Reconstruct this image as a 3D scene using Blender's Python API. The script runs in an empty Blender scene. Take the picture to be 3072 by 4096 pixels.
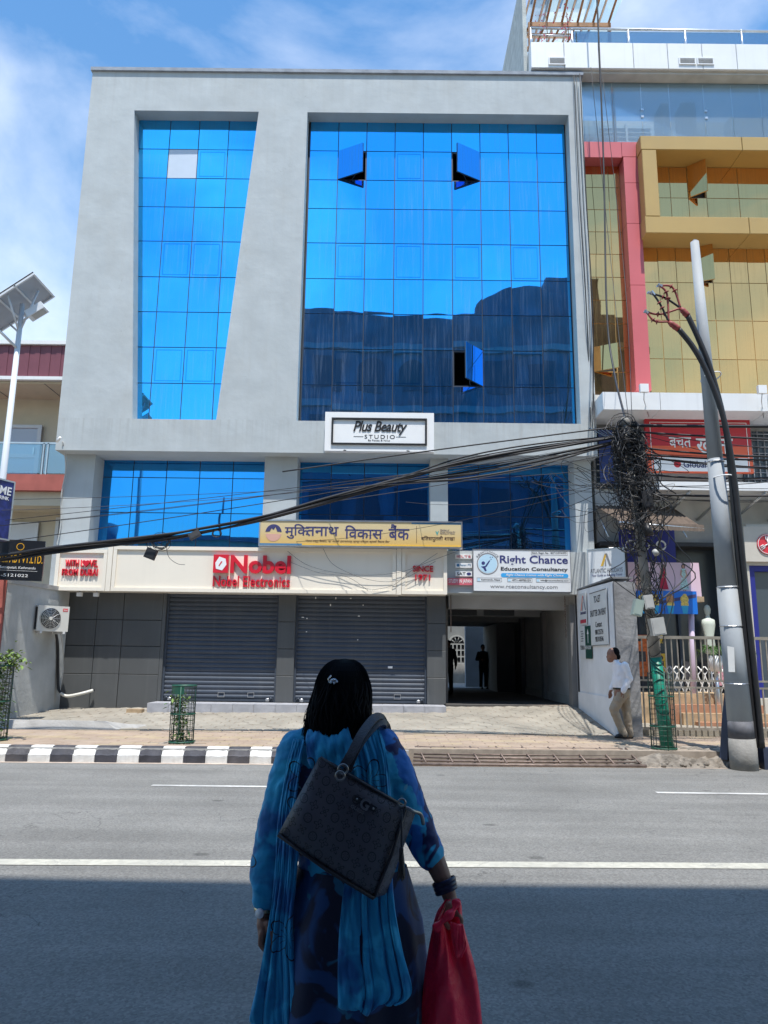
import bpy, bmesh, math, random
from mathutils import Vector, Matrix
R = math.radians
random.seed(7)
scene = bpy.context.scene
C = scene.collection
# ------------------------------------------------------------------ camera
PITCH, ROLL, YAW = R(11.05), R(.70), R(-.15)
EYE = Vector((0, 0, 1.7))
fw = Vector((math.sin(YAW)*math.cos(PITCH), math.cos(YAW)*math.cos(PITCH), math.sin(PITCH)))
x0 = Vector((math.cos(YAW), -math.sin(YAW), 0)); u0 = x0.cross(fw)
cx = x0*math.cos(ROLL)+u0*math.sin(ROLL); cu = -x0*math.sin(ROLL)+u0*math.cos(ROLL)
cam_d = bpy.data.cameras.new('camera'); cam = bpy.data.objects.new('camera', cam_d); C.objects.link(cam)
cam.matrix_world = Matrix(((cx.x, cu.x, -fw.x, EYE.x), (cx.y, cu.y, -fw.y, EYE.y), (cx.z, cu.z, -fw.z, EYE.z), (0, 0, 0, 1)))
cam_d.sensor_fit = 'VERTICAL'; cam_d.sensor_height = 36; cam_d.lens = 3000/4096*36
cam_d.clip_start = .05; cam_d.clip_end = 3000
scene.camera = cam
# ------------------------------------------------------------------ light
SUN_EL, SUN_AZ = R(70), R(10)          # sun behind the camera, a little to its right
to_sun = Vector((math.sin(SUN_AZ)*math.cos(SUN_EL), -math.cos(SUN_AZ)*math.cos(SUN_EL), math.sin(SUN_EL)))
sd = bpy.data.lights.new('sun', 'SUN'); sd.energy = 4.4; sd.angle = R(.5); sd.color = (1, .965, .91)
sun = bpy.data.objects.new('sun', sd); C.objects.link(sun); sun.location = (0, -30, 60)
sun.rotation_euler = to_sun.to_track_quat('Z', 'Y').to_euler()
world = bpy.data.worlds.new('World'); scene.world = world; world.use_nodes = True
nt = world.node_tree; nt.nodes.clear()
def wn(t, **k):
    n = nt.nodes.new(t)
    for a, b in k.items(): setattr(n, a, b)
    return n
sky = wn('ShaderNodeTexSky', sky_type='NISHITA', sun_disc=False)
sky.sun_elevation = SUN_EL; sky.sun_rotation = math.pi-SUN_AZ; sky.air_density = 1.7; sky.dust_density = .5; sky.ozone_density = 4.0; sky.altitude = 400
tc = wn('ShaderNodeTexCoord'); mp = wn('ShaderNodeMapping'); mp.inputs['Scale'].default_value = (1, 1, 1.6); mp.inputs['Location'].default_value = (.35, .1, -.08)
nz = wn('ShaderNodeTexNoise'); nz.inputs['Scale'].default_value = 1.75; nz.inputs['Detail'].default_value = 9; nz.inputs['Roughness'].default_value = .55; nz.inputs['Distortion'].default_value = .25
cr = wn('ShaderNodeValToRGB'); cr.color_ramp.elements[0].position = .515; cr.color_ramp.elements[1].position = .78
mixc = wn('ShaderNodeMix', data_type='RGBA'); bg = wn('ShaderNodeBackground'); wo = wn('ShaderNodeOutputWorld')
hs = wn('ShaderNodeHueSaturation'); hs.inputs['Saturation'].default_value = 1.22
L = nt.links.new
L(tc.outputs['Generated'], mp.inputs[0]); L(mp.outputs[0], nz.inputs['Vector']); L(nz.outputs[0], cr.inputs[0])
L(sky.outputs[0], hs.inputs['Color']); cm = wn('ShaderNodeMath', operation='MULTIPLY'); cm.inputs[1].default_value = .72; L(cr.outputs[0], cm.inputs[0]); L(cm.outputs[0], mixc.inputs[0]); L(hs.outputs[0], mixc.inputs[6]); mixc.inputs[7].default_value = (7.0, 7.3, 7.9, 1)
L(mixc.outputs[2], bg.inputs[0]); bg.inputs[1].default_value = .15; L(bg.outputs[0], wo.inputs[0])
scene.view_settings.view_transform = 'Standard'; scene.view_settings.look = 'None'
scene.view_settings.exposure = .46; scene.view_settings.gamma = 1
# ------------------------------------------------------------------ materials
MATS = {}
def mat(name, col, rough=.7, metal=0, var=.0, vscale=3, bump=0, bscale=30, streak=0, dirt=0, dcol=(.2, .18, .15), spec=.5, coat=0, stretch=(1, 1, 1), detail=6, alpha=1, trans=0):
    """Principled material: colour with noise variation, vertical streaks, dirt patches and fine relief."""
    m = bpy.data.materials.new(name); m.use_nodes = True; t = m.node_tree; n = t.nodes; l = t.links.new
    p = n['Principled BSDF']; p.inputs['Roughness'].default_value = rough; p.inputs['Metallic'].default_value = metal
    p.inputs['Specular IOR Level'].default_value = spec; p.inputs['Coat Weight'].default_value = coat; p.inputs['Alpha'].default_value = alpha
    p.inputs['Transmission Weight'].default_value = trans
    c = (*col, 1); p.inputs['Base Color'].default_value = c
    geo = n.new('ShaderNodeNewGeometry')
    def noise(s, st=(1, 1, 1), det=detail):
        a = n.new('ShaderNodeMapping'); a.inputs['Scale'].default_value = st; l(geo.outputs['Position'], a.inputs[0])
        b = n.new('ShaderNodeTexNoise'); b.inputs['Scale'].default_value = s; b.inputs['Detail'].default_value = det; l(a.outputs[0], b.inputs['Vector']); return b
    def ramp(b, lo, hi):
        r = n.new('ShaderNodeMapRange'); r.inputs[1].default_value = lo; r.inputs[2].default_value = hi; l(b.outputs[0], r.inputs[0]); return r
    cur = None
    if var:
        r = ramp(noise(vscale, stretch), .3, .7); mx = n.new('ShaderNodeMix'); mx.data_type = 'RGBA'; l(r.outputs[0], mx.inputs[0])
        mx.inputs[6].default_value = (*[v*(1-var) for v in col], 1); mx.inputs[7].default_value = (*[min(1, v*(1+var)) for v in col], 1); cur = mx
    for amt, st, s, lo, hi in ((streak, (1, 1, .04), 9, .52, .75), (dirt, (1, 1, 1), 1.3, .5, .72)):
        if amt:
            r = ramp(noise(s, st), lo, hi); mu = n.new('ShaderNodeMath'); mu.operation = 'MULTIPLY'; mu.inputs[1].default_value = amt; l(r.outputs[0], mu.inputs[0])
            mx = n.new('ShaderNodeMix'); mx.data_type = 'RGBA'; l(mu.outputs[0], mx.inputs[0])
            if cur: l(cur.outputs[2], mx.inputs[6])
            else: mx.inputs[6].default_value = c
            mx.inputs[7].default_value = (*dcol, 1); cur = mx
    if cur: l(cur.outputs[2], p.inputs['Base Color'])
    if bump:
        b = n.new('ShaderNodeBump'); b.inputs['Strength'].default_value = bump; b.inputs['Distance'].default_value = .02; l(noise(bscale).outputs[0], b.inputs['Height']); l(b.outputs[0], p.inputs['Normal'])
    MATS[name] = m
    return m
def M(n): return MATS[n]
def add_cracks(name, scale, width, amt, col, mask=(.8, .5, .6), stretch=(1, 1, 1), warp=.35):
    """thin wandering cracks, only here and there"""
    m = MATS[name]; t = m.node_tree; n = t.nodes; l = t.links.new; p = n['Principled BSDF']; src = p.inputs['Base Color'].links[0].from_socket
    g = n.new('ShaderNodeNewGeometry'); z = n.new('ShaderNodeTexNoise'); z.inputs['Scale'].default_value = scale*2.2; z.inputs['Detail'].default_value = 5; l(g.outputs['Position'], z.inputs['Vector'])
    sc = n.new('ShaderNodeVectorMath'); sc.operation = 'MULTIPLY_ADD'; l(z.outputs['Color'], sc.inputs[0]); sc.inputs[1].default_value = (warp/scale*1.5,)*3; l(g.outputs['Position'], sc.inputs[2])
    a = n.new('ShaderNodeMapping'); a.inputs['Scale'].default_value = stretch; l(sc.outputs[0], a.inputs[0])
    v = n.new('ShaderNodeTexVoronoi'); v.feature = 'DISTANCE_TO_EDGE'; v.inputs['Scale'].default_value = scale; l(a.outputs[0], v.inputs['Vector'])
    r = n.new('ShaderNodeMapRange'); r.inputs[1].default_value = 0; r.inputs[2].default_value = width*scale; r.inputs[3].default_value = 1; r.inputs[4].default_value = 0; l(v.outputs['Distance'], r.inputs[0])
    k = n.new('ShaderNodeTexNoise'); k.inputs['Scale'].default_value = mask[0]; k.inputs['Detail'].default_value = 3; l(g.outputs['Position'], k.inputs['Vector'])
    q = n.new('ShaderNodeMapRange'); q.inputs[1].default_value = mask[1]; q.inputs[2].default_value = mask[2]; q.inputs[4].default_value = amt; l(k.outputs[0], q.inputs[0])
    mu = n.new('ShaderNodeMath'); mu.operation = 'MULTIPLY'; l(r.outputs[0], mu.inputs[0]); l(q.outputs[0], mu.inputs[1])
    x = n.new('ShaderNodeMix'); x.data_type = 'RGBA'; l(mu.outputs[0], x.inputs[0]); l(src, x.inputs[6]); x.inputs[7].default_value = (*col, 1); l(x.outputs[2], p.inputs['Base Color'])
def add_drips(name, z_top, z_bot, amt, col, scale=7):
    """run-off stains hanging down from a sill line"""
    m = MATS[name]; t = m.node_tree; n = t.nodes; l = t.links.new; p = n['Principled BSDF']; src = p.inputs['Base Color'].links[0].from_socket
    g = n.new('ShaderNodeNewGeometry'); s = n.new('ShaderNodeSeparateXYZ'); l(g.outputs['Position'], s.inputs[0])
    a = n.new('ShaderNodeMapping'); a.inputs['Scale'].default_value = (scale, scale, .12); l(g.outputs['Position'], a.inputs[0]); z = n.new('ShaderNodeTexNoise'); z.inputs['Scale'].default_value = 1; z.inputs['Detail'].default_value = 6; z.inputs['Roughness'].default_value = .7; l(a.outputs[0], z.inputs['Vector'])
    r = n.new('ShaderNodeMapRange'); r.inputs[1].default_value = .48; r.inputs[2].default_value = .72; l(z.outputs[0], r.inputs[0])
    u = n.new('ShaderNodeMapRange'); u.inputs[1].default_value = z_bot; u.inputs[2].default_value = z_top; u.inputs[4].default_value = amt; l(s.outputs[2], u.inputs[0])
    w = n.new('ShaderNodeMath'); w.operation = 'LESS_THAN'; l(s.outputs[2], w.inputs[0]); w.inputs[1].default_value = z_top+.01
    mu = n.new('ShaderNodeMath'); mu.operation = 'MULTIPLY'; l(r.outputs[0], mu.inputs[0]); l(u.outputs[0], mu.inputs[1]); m2 = n.new('ShaderNodeMath'); m2.operation = 'MULTIPLY'; l(mu.outputs[0], m2.inputs[0]); l(w.outputs[0], m2.inputs[1])
    x = n.new('ShaderNodeMix'); x.data_type = 'RGBA'; l(m2.outputs[0], x.inputs[0]); l(src, x.inputs[6]); x.inputs[7].default_value = (*col, 1); l(x.outputs[2], p.inputs['Base Color'])
# ------------------------------------------------------------------ object helpers
ORG = {}
def org(o): return ORG.get(o.name, Vector((0, 0, 0))) if o else Vector((0, 0, 0))
def tag(o, label=None, cat=None, group=None, kind=None):
    for k, v in (('label', label), ('category', cat), ('group', group), ('kind', kind)):
        if v: o[k] = v
    return o
def thing(name, label, cat, loc=(0, 0, 0), group=None):
    o = bpy.data.objects.new(name, None); C.objects.link(o); o.location = loc; o.empty_display_size = .2
    ORG[o.name] = Vector(loc); return tag(o, label, cat, group)
def link(name, me, parent=None, loc=None, m=None, rot=None):
    o = bpy.data.objects.new(name, me); C.objects.link(o)
    if parent: o.parent = parent
    ORG[o.name] = org(parent)
    if loc is not None: o.location = Vector(loc)-org(parent)
    if rot is not None: o.rotation_euler = rot
    return o
def copy_tree(o, parent=None, loc=None):
    c = o.copy(); C.objects.link(c)
    if parent: c.parent = parent
    if loc is not None: c.location = loc
    for ch in list(o.children): copy_tree(ch, c)
    return c
class MB:
    """collects simple shapes, builds ONE mesh object"""
    def __init__(s): s.v = []; s.f = []; s.sm = []
    def add(s, vs, fs, smooth=False):
        k = len(s.v); s.v += [Vector(p) for p in vs]; s.f += [tuple(i+k for i in f) for f in fs]; s.sm += [smooth]*len(fs); return s
    def box(s, x0, x1, y0, y1, z0, z1, mtx=None):
        vs = [Vector(p) for p in ((x0, y0, z0), (x1, y0, z0), (x1, y1, z0), (x0, y1, z0), (x0, y0, z1), (x1, y0, z1), (x1, y1, z1), (x0, y1, z1))]
        if mtx: vs = [mtx @ p for p in vs]
        return s.add(vs, [(0, 3, 2, 1), (4, 5, 6, 7), (0, 1, 5, 4), (1, 2, 6, 5), (2, 3, 7, 6), (3, 0, 4, 7)])
    def cbox(s, x0, x1, y0, y1, z0, z1, b=.01):
        """box with its four -Y front edges chamfered"""
        vs = [(x0, y1, z0), (x1, y1, z0), (x1, y1, z1), (x0, y1, z1), (x0, y0+b, z0), (x1, y0+b, z0), (x1, y0+b, z1), (x0, y0+b, z1),
              (x0+b, y0, z0+b), (x1-b, y0, z0+b), (x1-b, y0, z1-b), (x0+b, y0, z1-b)]
        return s.add(vs, [(0, 3, 2, 1), (8, 9, 10, 11), (0, 1, 5, 4), (1, 2, 6, 5), (2, 3, 7, 6), (3, 0, 4, 7), (4, 5, 9, 8), (5, 6, 10, 9), (6, 7, 11, 10), (7, 4, 8, 11)])
    def prism(s, poly, y0, y1):
        """polygon in XZ extruded from y0 (front) to y1"""
        n = len(poly); vs = [(p[0], y0, p[1]) for p in poly]+[(p[0], y1, p[1]) for p in poly]
        return s.add(vs, [tuple(range(n)), tuple(range(2*n-1, n-1, -1))]+[((i+1) % n, i, n+i, n+(i+1) % n) for i in range(n)])
    def zprism(s, poly, z0, z1):
        n = len(poly); vs = [(p[0], p[1], z0) for p in poly]+[(p[0], p[1], z1) for p in poly]
        return s.add(vs, [tuple(range(n-1, -1, -1)), tuple(range(n, 2*n))]+[(i, (i+1) % n, n+(i+1) % n, n+i) for i in range(n)])
    def tube(s, pts, rad, seg=8, cap=True, closed=False):
        pts = [Vector(p) for p in pts]; n = len(pts)
        rs = rad if isinstance(rad, (list, tuple)) else [rad]*n
        ring = []; up = None
        for i, p in enumerate(pts):
            t = (pts[(i+1) % n]-pts[i-1]) if closed else (pts[min(i+1, n-1)]-pts[max(i-1, 0)])
            if t.length < 1e-9: t = Vector((0, 0, 1))
            t.normalize()
            if up is None: up = Vector((0, 0, 1)) if abs(t.z) < .9 else Vector((1, 0, 0))
            a = t.cross(up)
            if a.length < 1e-6: a = t.orthogonal()
            a.normalize(); b = a.cross(t).normalized(); up = b
            ring.append([p+(a*math.cos(2*math.pi*j/seg)+b*math.sin(2*math.pi*j/seg))*rs[i] for j in range(seg)])
        vs = [v for r in ring for v in r]; fs = []
        for i in range(n if closed else n-1):
            for j in range(seg):
                k = (i+1) % n
                fs.append((i*seg+j, i*seg+(j+1) % seg, k*seg+(j+1) % seg, k*seg+j))
        if cap and not closed: fs += [tuple(range(seg-1, -1, -1)), tuple((n-1)*seg+j for j in range(seg))]
        return s.add(vs, fs, seg > 5)
    def cyl(s, p0, p1, r0, r1=None, seg=16): return s.tube([p0, p1], [r0, r0 if r1 is None else r1], seg)
    def ball(s, c, r, seg=12, rings=8, mtx=None):
        r = Vector(r) if isinstance(r, (tuple, list, Vector)) else Vector((r, r, r)); c = Vector(c)
        vs = []
        for i in range(1, rings):
            a = math.pi*i/rings
            for j in range(seg):
                b = 2*math.pi*j/seg; q = Vector((r.x*math.sin(a)*math.cos(b), r.y*math.sin(a)*math.sin(b), r.z*math.cos(a)))
                vs.append(c+(mtx @ q if mtx else q))
        q = Vector((0, 0, r.z)); q = mtx @ q if mtx else q
        vs += [c+q, c-q]; t = len(vs)-2; fs = []
        for i in range(rings-2):
            for j in range(seg): fs.append((i*seg+j, (i+1)*seg+j, (i+1)*seg+(j+1) % seg, i*seg+(j+1) % seg))
        for j in range(seg): fs.append((t, j, (j+1) % seg)); fs.append((t+1, (rings-2)*seg+(j+1) % seg, (rings-2)*seg+j))
        return s.add(vs, fs, True)
    def caps(s, pts, rad, seg=12):
        """rounded chain: tube with ball joints (for remeshing)"""
        rs = rad if isinstance(rad, (list, tuple)) else [rad]*len(pts)
        for i in range(len(pts)-1): s.tube([pts[i], pts[i+1]], [rs[i], rs[i+1]], seg)
        for p, r in zip(pts, rs): s.ball(p, r, seg, 8)
        return s
    def loft(s, rings, cap=True, smooth=True):
        n = len(rings[0]); vs = [p for r in rings for p in r]; fs = []
        for i in range(len(rings)-1):
            for j in range(n): fs.append((i*n+j, i*n+(j+1) % n, (i+1)*n+(j+1) % n, (i+1)*n+j))
        if cap: fs += [tuple(range(n-1, -1, -1)), tuple((len(rings)-1)*n+j for j in range(n))]
        return s.add(vs, fs, smooth)
    def mesh(s, name, m=None, off=Vector((0, 0, 0)), recalc=False):
        me = bpy.data.meshes.new(name); me.from_pydata([tuple(p-off) for p in s.v], [], s.f); me.update()
        me.polygons.foreach_set('use_smooth', s.sm)
        if recalc:
            bm = bmesh.new(); bm.from_mesh(me); bmesh.ops.recalc_face_normals(bm, faces=bm.faces); bm.to_mesh(me); bm.free()
        if m: me.materials.append(M(m) if isinstance(m, str) else m)
        return me
    def build(s, name, m, parent=None, **k):
        return link(name, s.mesh(name, m, org(parent), **k), parent)
def bx(name, m, parent, *a):
    return MB().box(*a).build(name, m, parent)
def solid(name, mb, m, parent, voxel, smooth=4, disp=None):
    """many overlapping closed shapes -> one continuous surface"""
    tmp = mb.build(name+'_tmp', m, None, recalc=True)
    r = tmp.modifiers.new('r', 'REMESH'); r.mode = 'VOXEL'; r.voxel_size = voxel; r.use_smooth_shade = True
    s = tmp.modifiers.new('s', 'SMOOTH'); s.iterations = smooth; s.factor = .5
    if disp:
        tx = bpy.data.textures.new(name, 'CLOUDS'); tx.noise_scale = disp[1]; tx.noise_depth = 2
        d = tmp.modifiers.new('d', 'DISPLACE'); d.texture = tx; d.strength = disp[0]; d.mid_level = .5; d.texture_coords = 'GLOBAL'
    bpy.context.view_layer.update()
    dg = bpy.context.evaluated_depsgraph_get()
    me = bpy.data.meshes.new_from_object(tmp.evaluated_get(dg)); me.name = name
    bpy.data.objects.remove(tmp)
    me.transform(Matrix.Translation(-org(parent))); me.polygons.foreach_set('use_smooth', [True]*len(me.polygons))
    return link(name, me, parent)
TEXTS = []
def text(s, m, parent, x0, x1, z0, z1, y, name='lettering', depth=.002, bold=0, shear=0, mtx=None, sp=1):
    """flat lettering filling the given box on a plane facing -Y (or carried by mtx)"""
    cu_ = bpy.data.curves.new(name, 'FONT'); cu_.body = s; cu_.size = 1; cu_.offset = bold; cu_.shear = shear; cu_.extrude = .02; cu_.resolution_u = 3; cu_.space_character = sp; cu_.space_line = .9
    o = bpy.data.objects.new(name+'_tmp', cu_); C.objects.link(o)
    TEXTS.append((o, name, m, parent, x0, x1, z0, z1, y, depth, mtx))
def finish_texts():
    bpy.context.view_layer.update(); dg = bpy.context.evaluated_depsgraph_get()
    for o, name, m, parent, x0, x1, z0, z1, y, depth, mtx in TEXTS:
        me = bpy.data.meshes.new_from_object(o.evaluated_get(dg)); me.name = name
        if len(me.vertices):
            xs = [v.co.x for v in me.vertices]; ys = [v.co.y for v in me.vertices]; zs = [v.co.z for v in me.vertices]
            a, b, c, d = min(xs), max(xs), min(ys), max(ys); e, g = min(zs), max(zs)
            for v in me.vertices:
                q = Vector((x0+(v.co.x-a)/(b-a)*(x1-x0), y+depth*(1-(v.co.z-e)/max(g-e, 1e-6))-depth, z0+(v.co.y-c)/(d-c)*(z1-z0)))
                v.co = (mtx @ q if mtx else q)-org(parent)
        me.materials.clear(); me.materials.append(M(m)); me.update()
        link(name, me, parent); bpy.data.objects.remove(o)
def ellipse(cx_, cz, rx, rz, n=24, a0=0, a1=2*math.pi): 
    full = abs(a1-a0) > 6.28
    return [(cx_+rx*math.cos(a0+(a1-a0)*i/(n if full else n-1)), cz+rz*math.sin(a0+(a1-a0)*i/(n if full else n-1))) for i in range(n)]
def ring_poly(mb, cx_, cz, r, w, y0, y1, n=32, sz=1):
    for i in range(n):
        a, b = 2*math.pi*i/n, 2*math.pi*(i+1)/n
        mb.prism([(cx_+(r-w)*math.cos(a), cz+sz*(r-w)*math.sin(a)), (cx_+r*math.cos(a), cz+sz*r*math.sin(a)), (cx_+r*math.cos(b), cz+sz*r*math.sin(b)), (cx_+(r-w)*math.cos(b), cz+sz*(r-w)*math.sin(b))], y0, y1)
def catmull(pts, n=8):
    pts = [Vector(p) for p in pts]; out = []
    for i in range(len(pts)-1):
        p0, p1, p2, p3 = pts[max(i-1, 0)], pts[i], pts[i+1], pts[min(i+2, len(pts)-1)]
        for k in range(n):
            t = k/n; out.append(.5*((2*p1)+(p2-p0)*t+(2*p0-5*p1+4*p2-p3)*t*t+(3*p1-p0-3*p2+p3)*t**3))
    return out+[pts[-1]]
def sag(a, b, s, n=14):
    a, b = Vector(a), Vector(b); return [a.lerp(b, i/n)-Vector((0, 0, s*4*(i/n)*(1-i/n))) for i in range(n+1)]
# ================================================================== materials of the setting
def asphalt():
    m = mat('asphalt', (.195, .19, .176), rough=.85, bump=.55, bscale=160, var=.12, vscale=.7, spec=.3)
    t = m.node_tree; n = t.nodes; l = t.links.new; p = n['Principled BSDF']; src = p.inputs['Base Color'].links[0].from_socket
    g = n.new('ShaderNodeNewGeometry')
    v = n.new('ShaderNodeTexVoronoi'); v.inputs['Scale'].default_value = 70; l(g.outputs['Position'], v.inputs['Vector'])
    r = n.new('ShaderNodeMapRange'); r.inputs[1].default_value = .0; r.inputs[2].default_value = .9; r.inputs[3].default_value = .72; r.inputs[4].default_value = 1.25; l(v.outputs['Color'], r.inputs[0])
    mu = n.new('ShaderNodeMix'); mu.data_type = 'RGBA'; mu.blend_type = 'MULTIPLY'; mu.inputs[0].default_value = 1; l(src, mu.inputs[6]); l(r.outputs[0], mu.inputs[7])
    # long pale tyre-worn streaks along the road and dark oil blots
    a = n.new('ShaderNodeMapping'); a.inputs['Scale'].default_value = (.12, 1.6, 1); l(g.outputs['Position'], a.inputs[0])
    z = n.new('ShaderNodeTexNoise'); z.inputs['Scale'].default_value = 1.6; z.inputs['Detail'].default_value = 5; l(a.outputs[0], z.inputs['Vector'])
    r2 = n.new('ShaderNodeMapRange'); r2.inputs[1].default_value = .35; r2.inputs[2].default_value = .7; r2.inputs[3].default_value = .89; r2.inputs[4].default_value = 1.12; l(z.outputs[0], r2.inputs[0])
    m2 = n.new('ShaderNodeMix'); m2.data_type = 'RGBA'; m2.blend_type = 'MULTIPLY'; m2.inputs[0].default_value = 1; l(mu.outputs[2], m2.inputs[6]); l(r2.outputs[0], m2.inputs[7])
    a3 = n.new('ShaderNodeMapping'); a3.inputs['Scale'].default_value = (.9, 1.2, 1); l(g.outputs['Position'], a3.inputs[0])
    v3 = n.new('ShaderNodeTexVoronoi'); v3.inputs['Scale'].default_value = 1.1; l(a3.outputs[0], v3.inputs['Vector'])
    r3 = n.new('ShaderNodeMapRange'); r3.inputs[1].default_value = .05; r3.inputs[2].default_value = .09; r3.inputs[3].default_value = .62; r3.inputs[4].default_value = 1; l(v3.outputs['Distance'], r3.inputs[0])
    m3 = n.new('ShaderNodeMix'); m3.data_type = 'RGBA'; m3.blend_type = 'MULTIPLY'; m3.inputs[0].default_value = 1; l(m2.outputs[2], m3.inputs[6]); l(r3.outputs[0], m3.inputs[7])
    # small pale scuffs
    v4 = n.new('ShaderNodeTexNoise'); v4.inputs['Scale'].default_value = 9; v4.inputs['Detail'].default_value = 8; v4.inputs['Roughness'].default_value = .8; a4 = n.new('ShaderNodeMapping'); a4.inputs['Scale'].default_value = (.5, 2, 1); l(g.outputs['Position'], a4.inputs[0]); l(a4.outputs[0], v4.inputs['Vector'])
    r4 = n.new('ShaderNodeMapRange'); r4.inputs[1].default_value = .70; r4.inputs[2].default_value = .76; l(v4.outputs[0], r4.inputs[0])
    m4 = n.new('ShaderNodeMix'); m4.data_type = 'RGBA'; l(r4.outputs[0], m4.inputs[0]); l(m3.outputs[2], m4.inputs[6]); m4.inputs[7].default_value = (.4, .4, .38, 1)
    l(m4.outputs[2], p.inputs['Base Color'])
asphalt()
add_cracks('asphalt', .9, .006, .75, (.07, .068, .065), (.45, .50, .58)); add_cracks('asphalt', 4.5, .004, .5, (.09, .088, .085), (.6, .56, .66))
mat('road_paint', (.47, .45, .375), .7, var=.16, vscale=14, dirt=.6, dcol=(.3, .29, .26), bump=.3, bscale=120)
mat('road_paint_worn', (.54, .53, .50), .7, var=.15, vscale=14, dirt=.7, dcol=(.22, .215, .2), bump=.3, bscale=120)
mat('earth', (.25, .21, .16), .95, var=.3, vscale=4, bump=.8, bscale=25)
mat('mortar', (.30, .25, .20), .95, var=.2, vscale=8)
mat('paver_pink', (.33, .25, .185), .85, var=.16, vscale=2.2, bump=.25, bscale=80, dirt=.35, dcol=(.36, .30, .24))
mat('paver_tan', (.36, .28, .185), .85, var=.16, vscale=2.2, bump=.25, bscale=80, dirt=.3, dcol=(.36, .30, .24))
mat('hex_grey', (.285, .26, .215), .88, var=.2, vscale=1.7, bump=.35, bscale=60, dirt=.45, dcol=(.30, .26, .21))
mat('concrete', (.36, .35, .33), .9, var=.2, vscale=2.5, bump=.5, bscale=25, dirt=.4, dcol=(.24, .22, .2))
mat('kerb_white', (.66, .65, .62), .75, var=.1, vscale=6, dirt=.45, dcol=(.42, .38, .33), bump=.3, bscale=40, streak=.4)
mat('kerb_black', (.045, .045, .055), .7, var=.35, vscale=6, dirt=.35, dcol=(.2, .17, .15), bump=.3, bscale=40)
mat('iron', (.20, .15, .125), .6, metal=.5, var=.35, vscale=9, bump=.3, bscale=60)
# ================================================================== ground, road, pavements
def KY(x): return 12.80+.03*x          # far kerb line: the road runs at a slight angle to the facades
def struct(name, mb, m, parent=None): return tag(mb.build(name, m, parent), kind='structure' if parent is None else None)
struct('ground', MB().add([(-900, -900, -.06), (900, -900, -.06), (900, 900, -.06), (-900, 900, -.06)], [(0, 1, 2, 3)]), 'earth')
struct('road', MB().add([(-80, 3.1-2.4, 0), (80, 3.1+2.4, 0), (80, KY(80)+.1, 0), (-80, KY(-80)+.1, 0)], [(0, 1, 2, 3)]), 'asphalt')
def stripe(name, xa, xb, y, w, z, m='road_paint', sl=.03):
    ya, yb = y+sl*xa, y+sl*xb
    tag(MB().add([(xa, ya-w/2, z), (xb, yb-w/2, z), (xb, yb+w/2, z), (xa, ya+w/2, z)], [(0, 1, 2, 3)]).build(name, m), kind='structure')
add_cracks('road_paint', 3, .006, .8, (.2, .19, .18), (1.2, .45, .6)); add_cracks('road_paint', 14, .006, .5, (.25, .24, .22), (2, .5, .6))
stripe('road_centre_line', -40, 40, 6.76, .18, .005, 'road_paint', .028)
stripe('road_lane_dash', -3.08, .1, 10.53, .11, .005, 'road_paint_worn', .006)
stripe('road_lane_dash', 3.62, 6.9, 10.46, .11, .005, 'road_paint_worn', -.004)
stripe('road_lane_dash', -9.8, -6.6, 10.5, .11, .005, 'road_paint_worn', .006)
# near pavement where the camera and the woman stand
struct('near_pavement', MB().box(-60, 60, -1.25, 3.0, -.02, .09), 'concrete')
# ---- far pavement slab, paver bricks and kerb
FZ = .25
pave = struct('pavement', MB().zprism([(-60, KY(-60)+.12), (.42, KY(.42)+.12), (4.4, KY(4.4)+.12), (60, KY(60)+.12), (60, 15.6), (-60, 15.6)], -.05, FZ-.012), 'mortar')
def pieces(name, polys, parent, mats, zf, th=.03, bev=.012, limit=300, jz=.004):
    """each polygon a bevelled paving piece of its own; those past the limit joined"""
    polys = sorted(polys, key=lambda q: (q[0][1]-0)**2+q[0][0]**2)
    rest = {}
    for i, q in enumerate(polys):
        c = Vector((sum(p[0] for p in q)/len(q), sum(p[1] for p in q)/len(q), 0)); n = len(q); dz = random.uniform(-jz, jz)
        vs = []
        for sc, z in ((1, -th), (1, -bev*.6), (None, 0)):
            for p in q:
                d = Vector((p[0], p[1], 0))-c
                d2 = d*(1 if sc else max(0, 1-bev*1.4/d.length)); w = c+d2; vs.append((w.x, w.y, zf(w.x, w.y)+z+dz))
        fs = [tuple(range(2*n, 3*n))]+[(k, (k+1) % n, n+(k+1) % n, n+k) for k in range(n)]+[(n+k, n+(k+1) % n, 2*n+(k+1) % n, 2*n+k) for k in range(n)]
        m = mats(c) if callable(mats) else mats
        if i < limit: MB().add(vs, fs).build(name, m, parent)
        else: rest.setdefault(m, MB()).add(vs, fs)
    for m, mb in rest.items(): tag(mb.build('paving', m, parent), kind='stuff')
def inside_apron(x): return True
bricks = []
for r in range(13):
    for k in range(-24, 26):
        xa = k*.40+(.2 if r % 2 else 0); xb = xa+.392; g0 = 12.98+r*.2; g1 = g0+.192
        q = [(xa, g0+.03*xa), (xb, g0+.03*xb), (xb, min(g1+.03*xb, 15.56)), (xa, min(g1+.03*xa, 15.56))]
        if q[0][1] > 15.40 or q[1][1] > 15.4 or q[0][1] < KY(xa)+.15: continue
        if abs(xa+.2+3.44) < .42 and abs(q[0][1]+.1-13.28) < .3: continue
        if xa > 3.9 and q[0][1] < 13.75: continue
        bricks.append(q)
pieces('paver_brick', bricks, pave, lambda c: 'paver_tan' if 13.9 < c.y-.03*c.x < 14.4 and random.random() < .8 else ('paver_tan' if random.random() < .12 else 'paver_pink'), lambda x, y: FZ)
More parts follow.
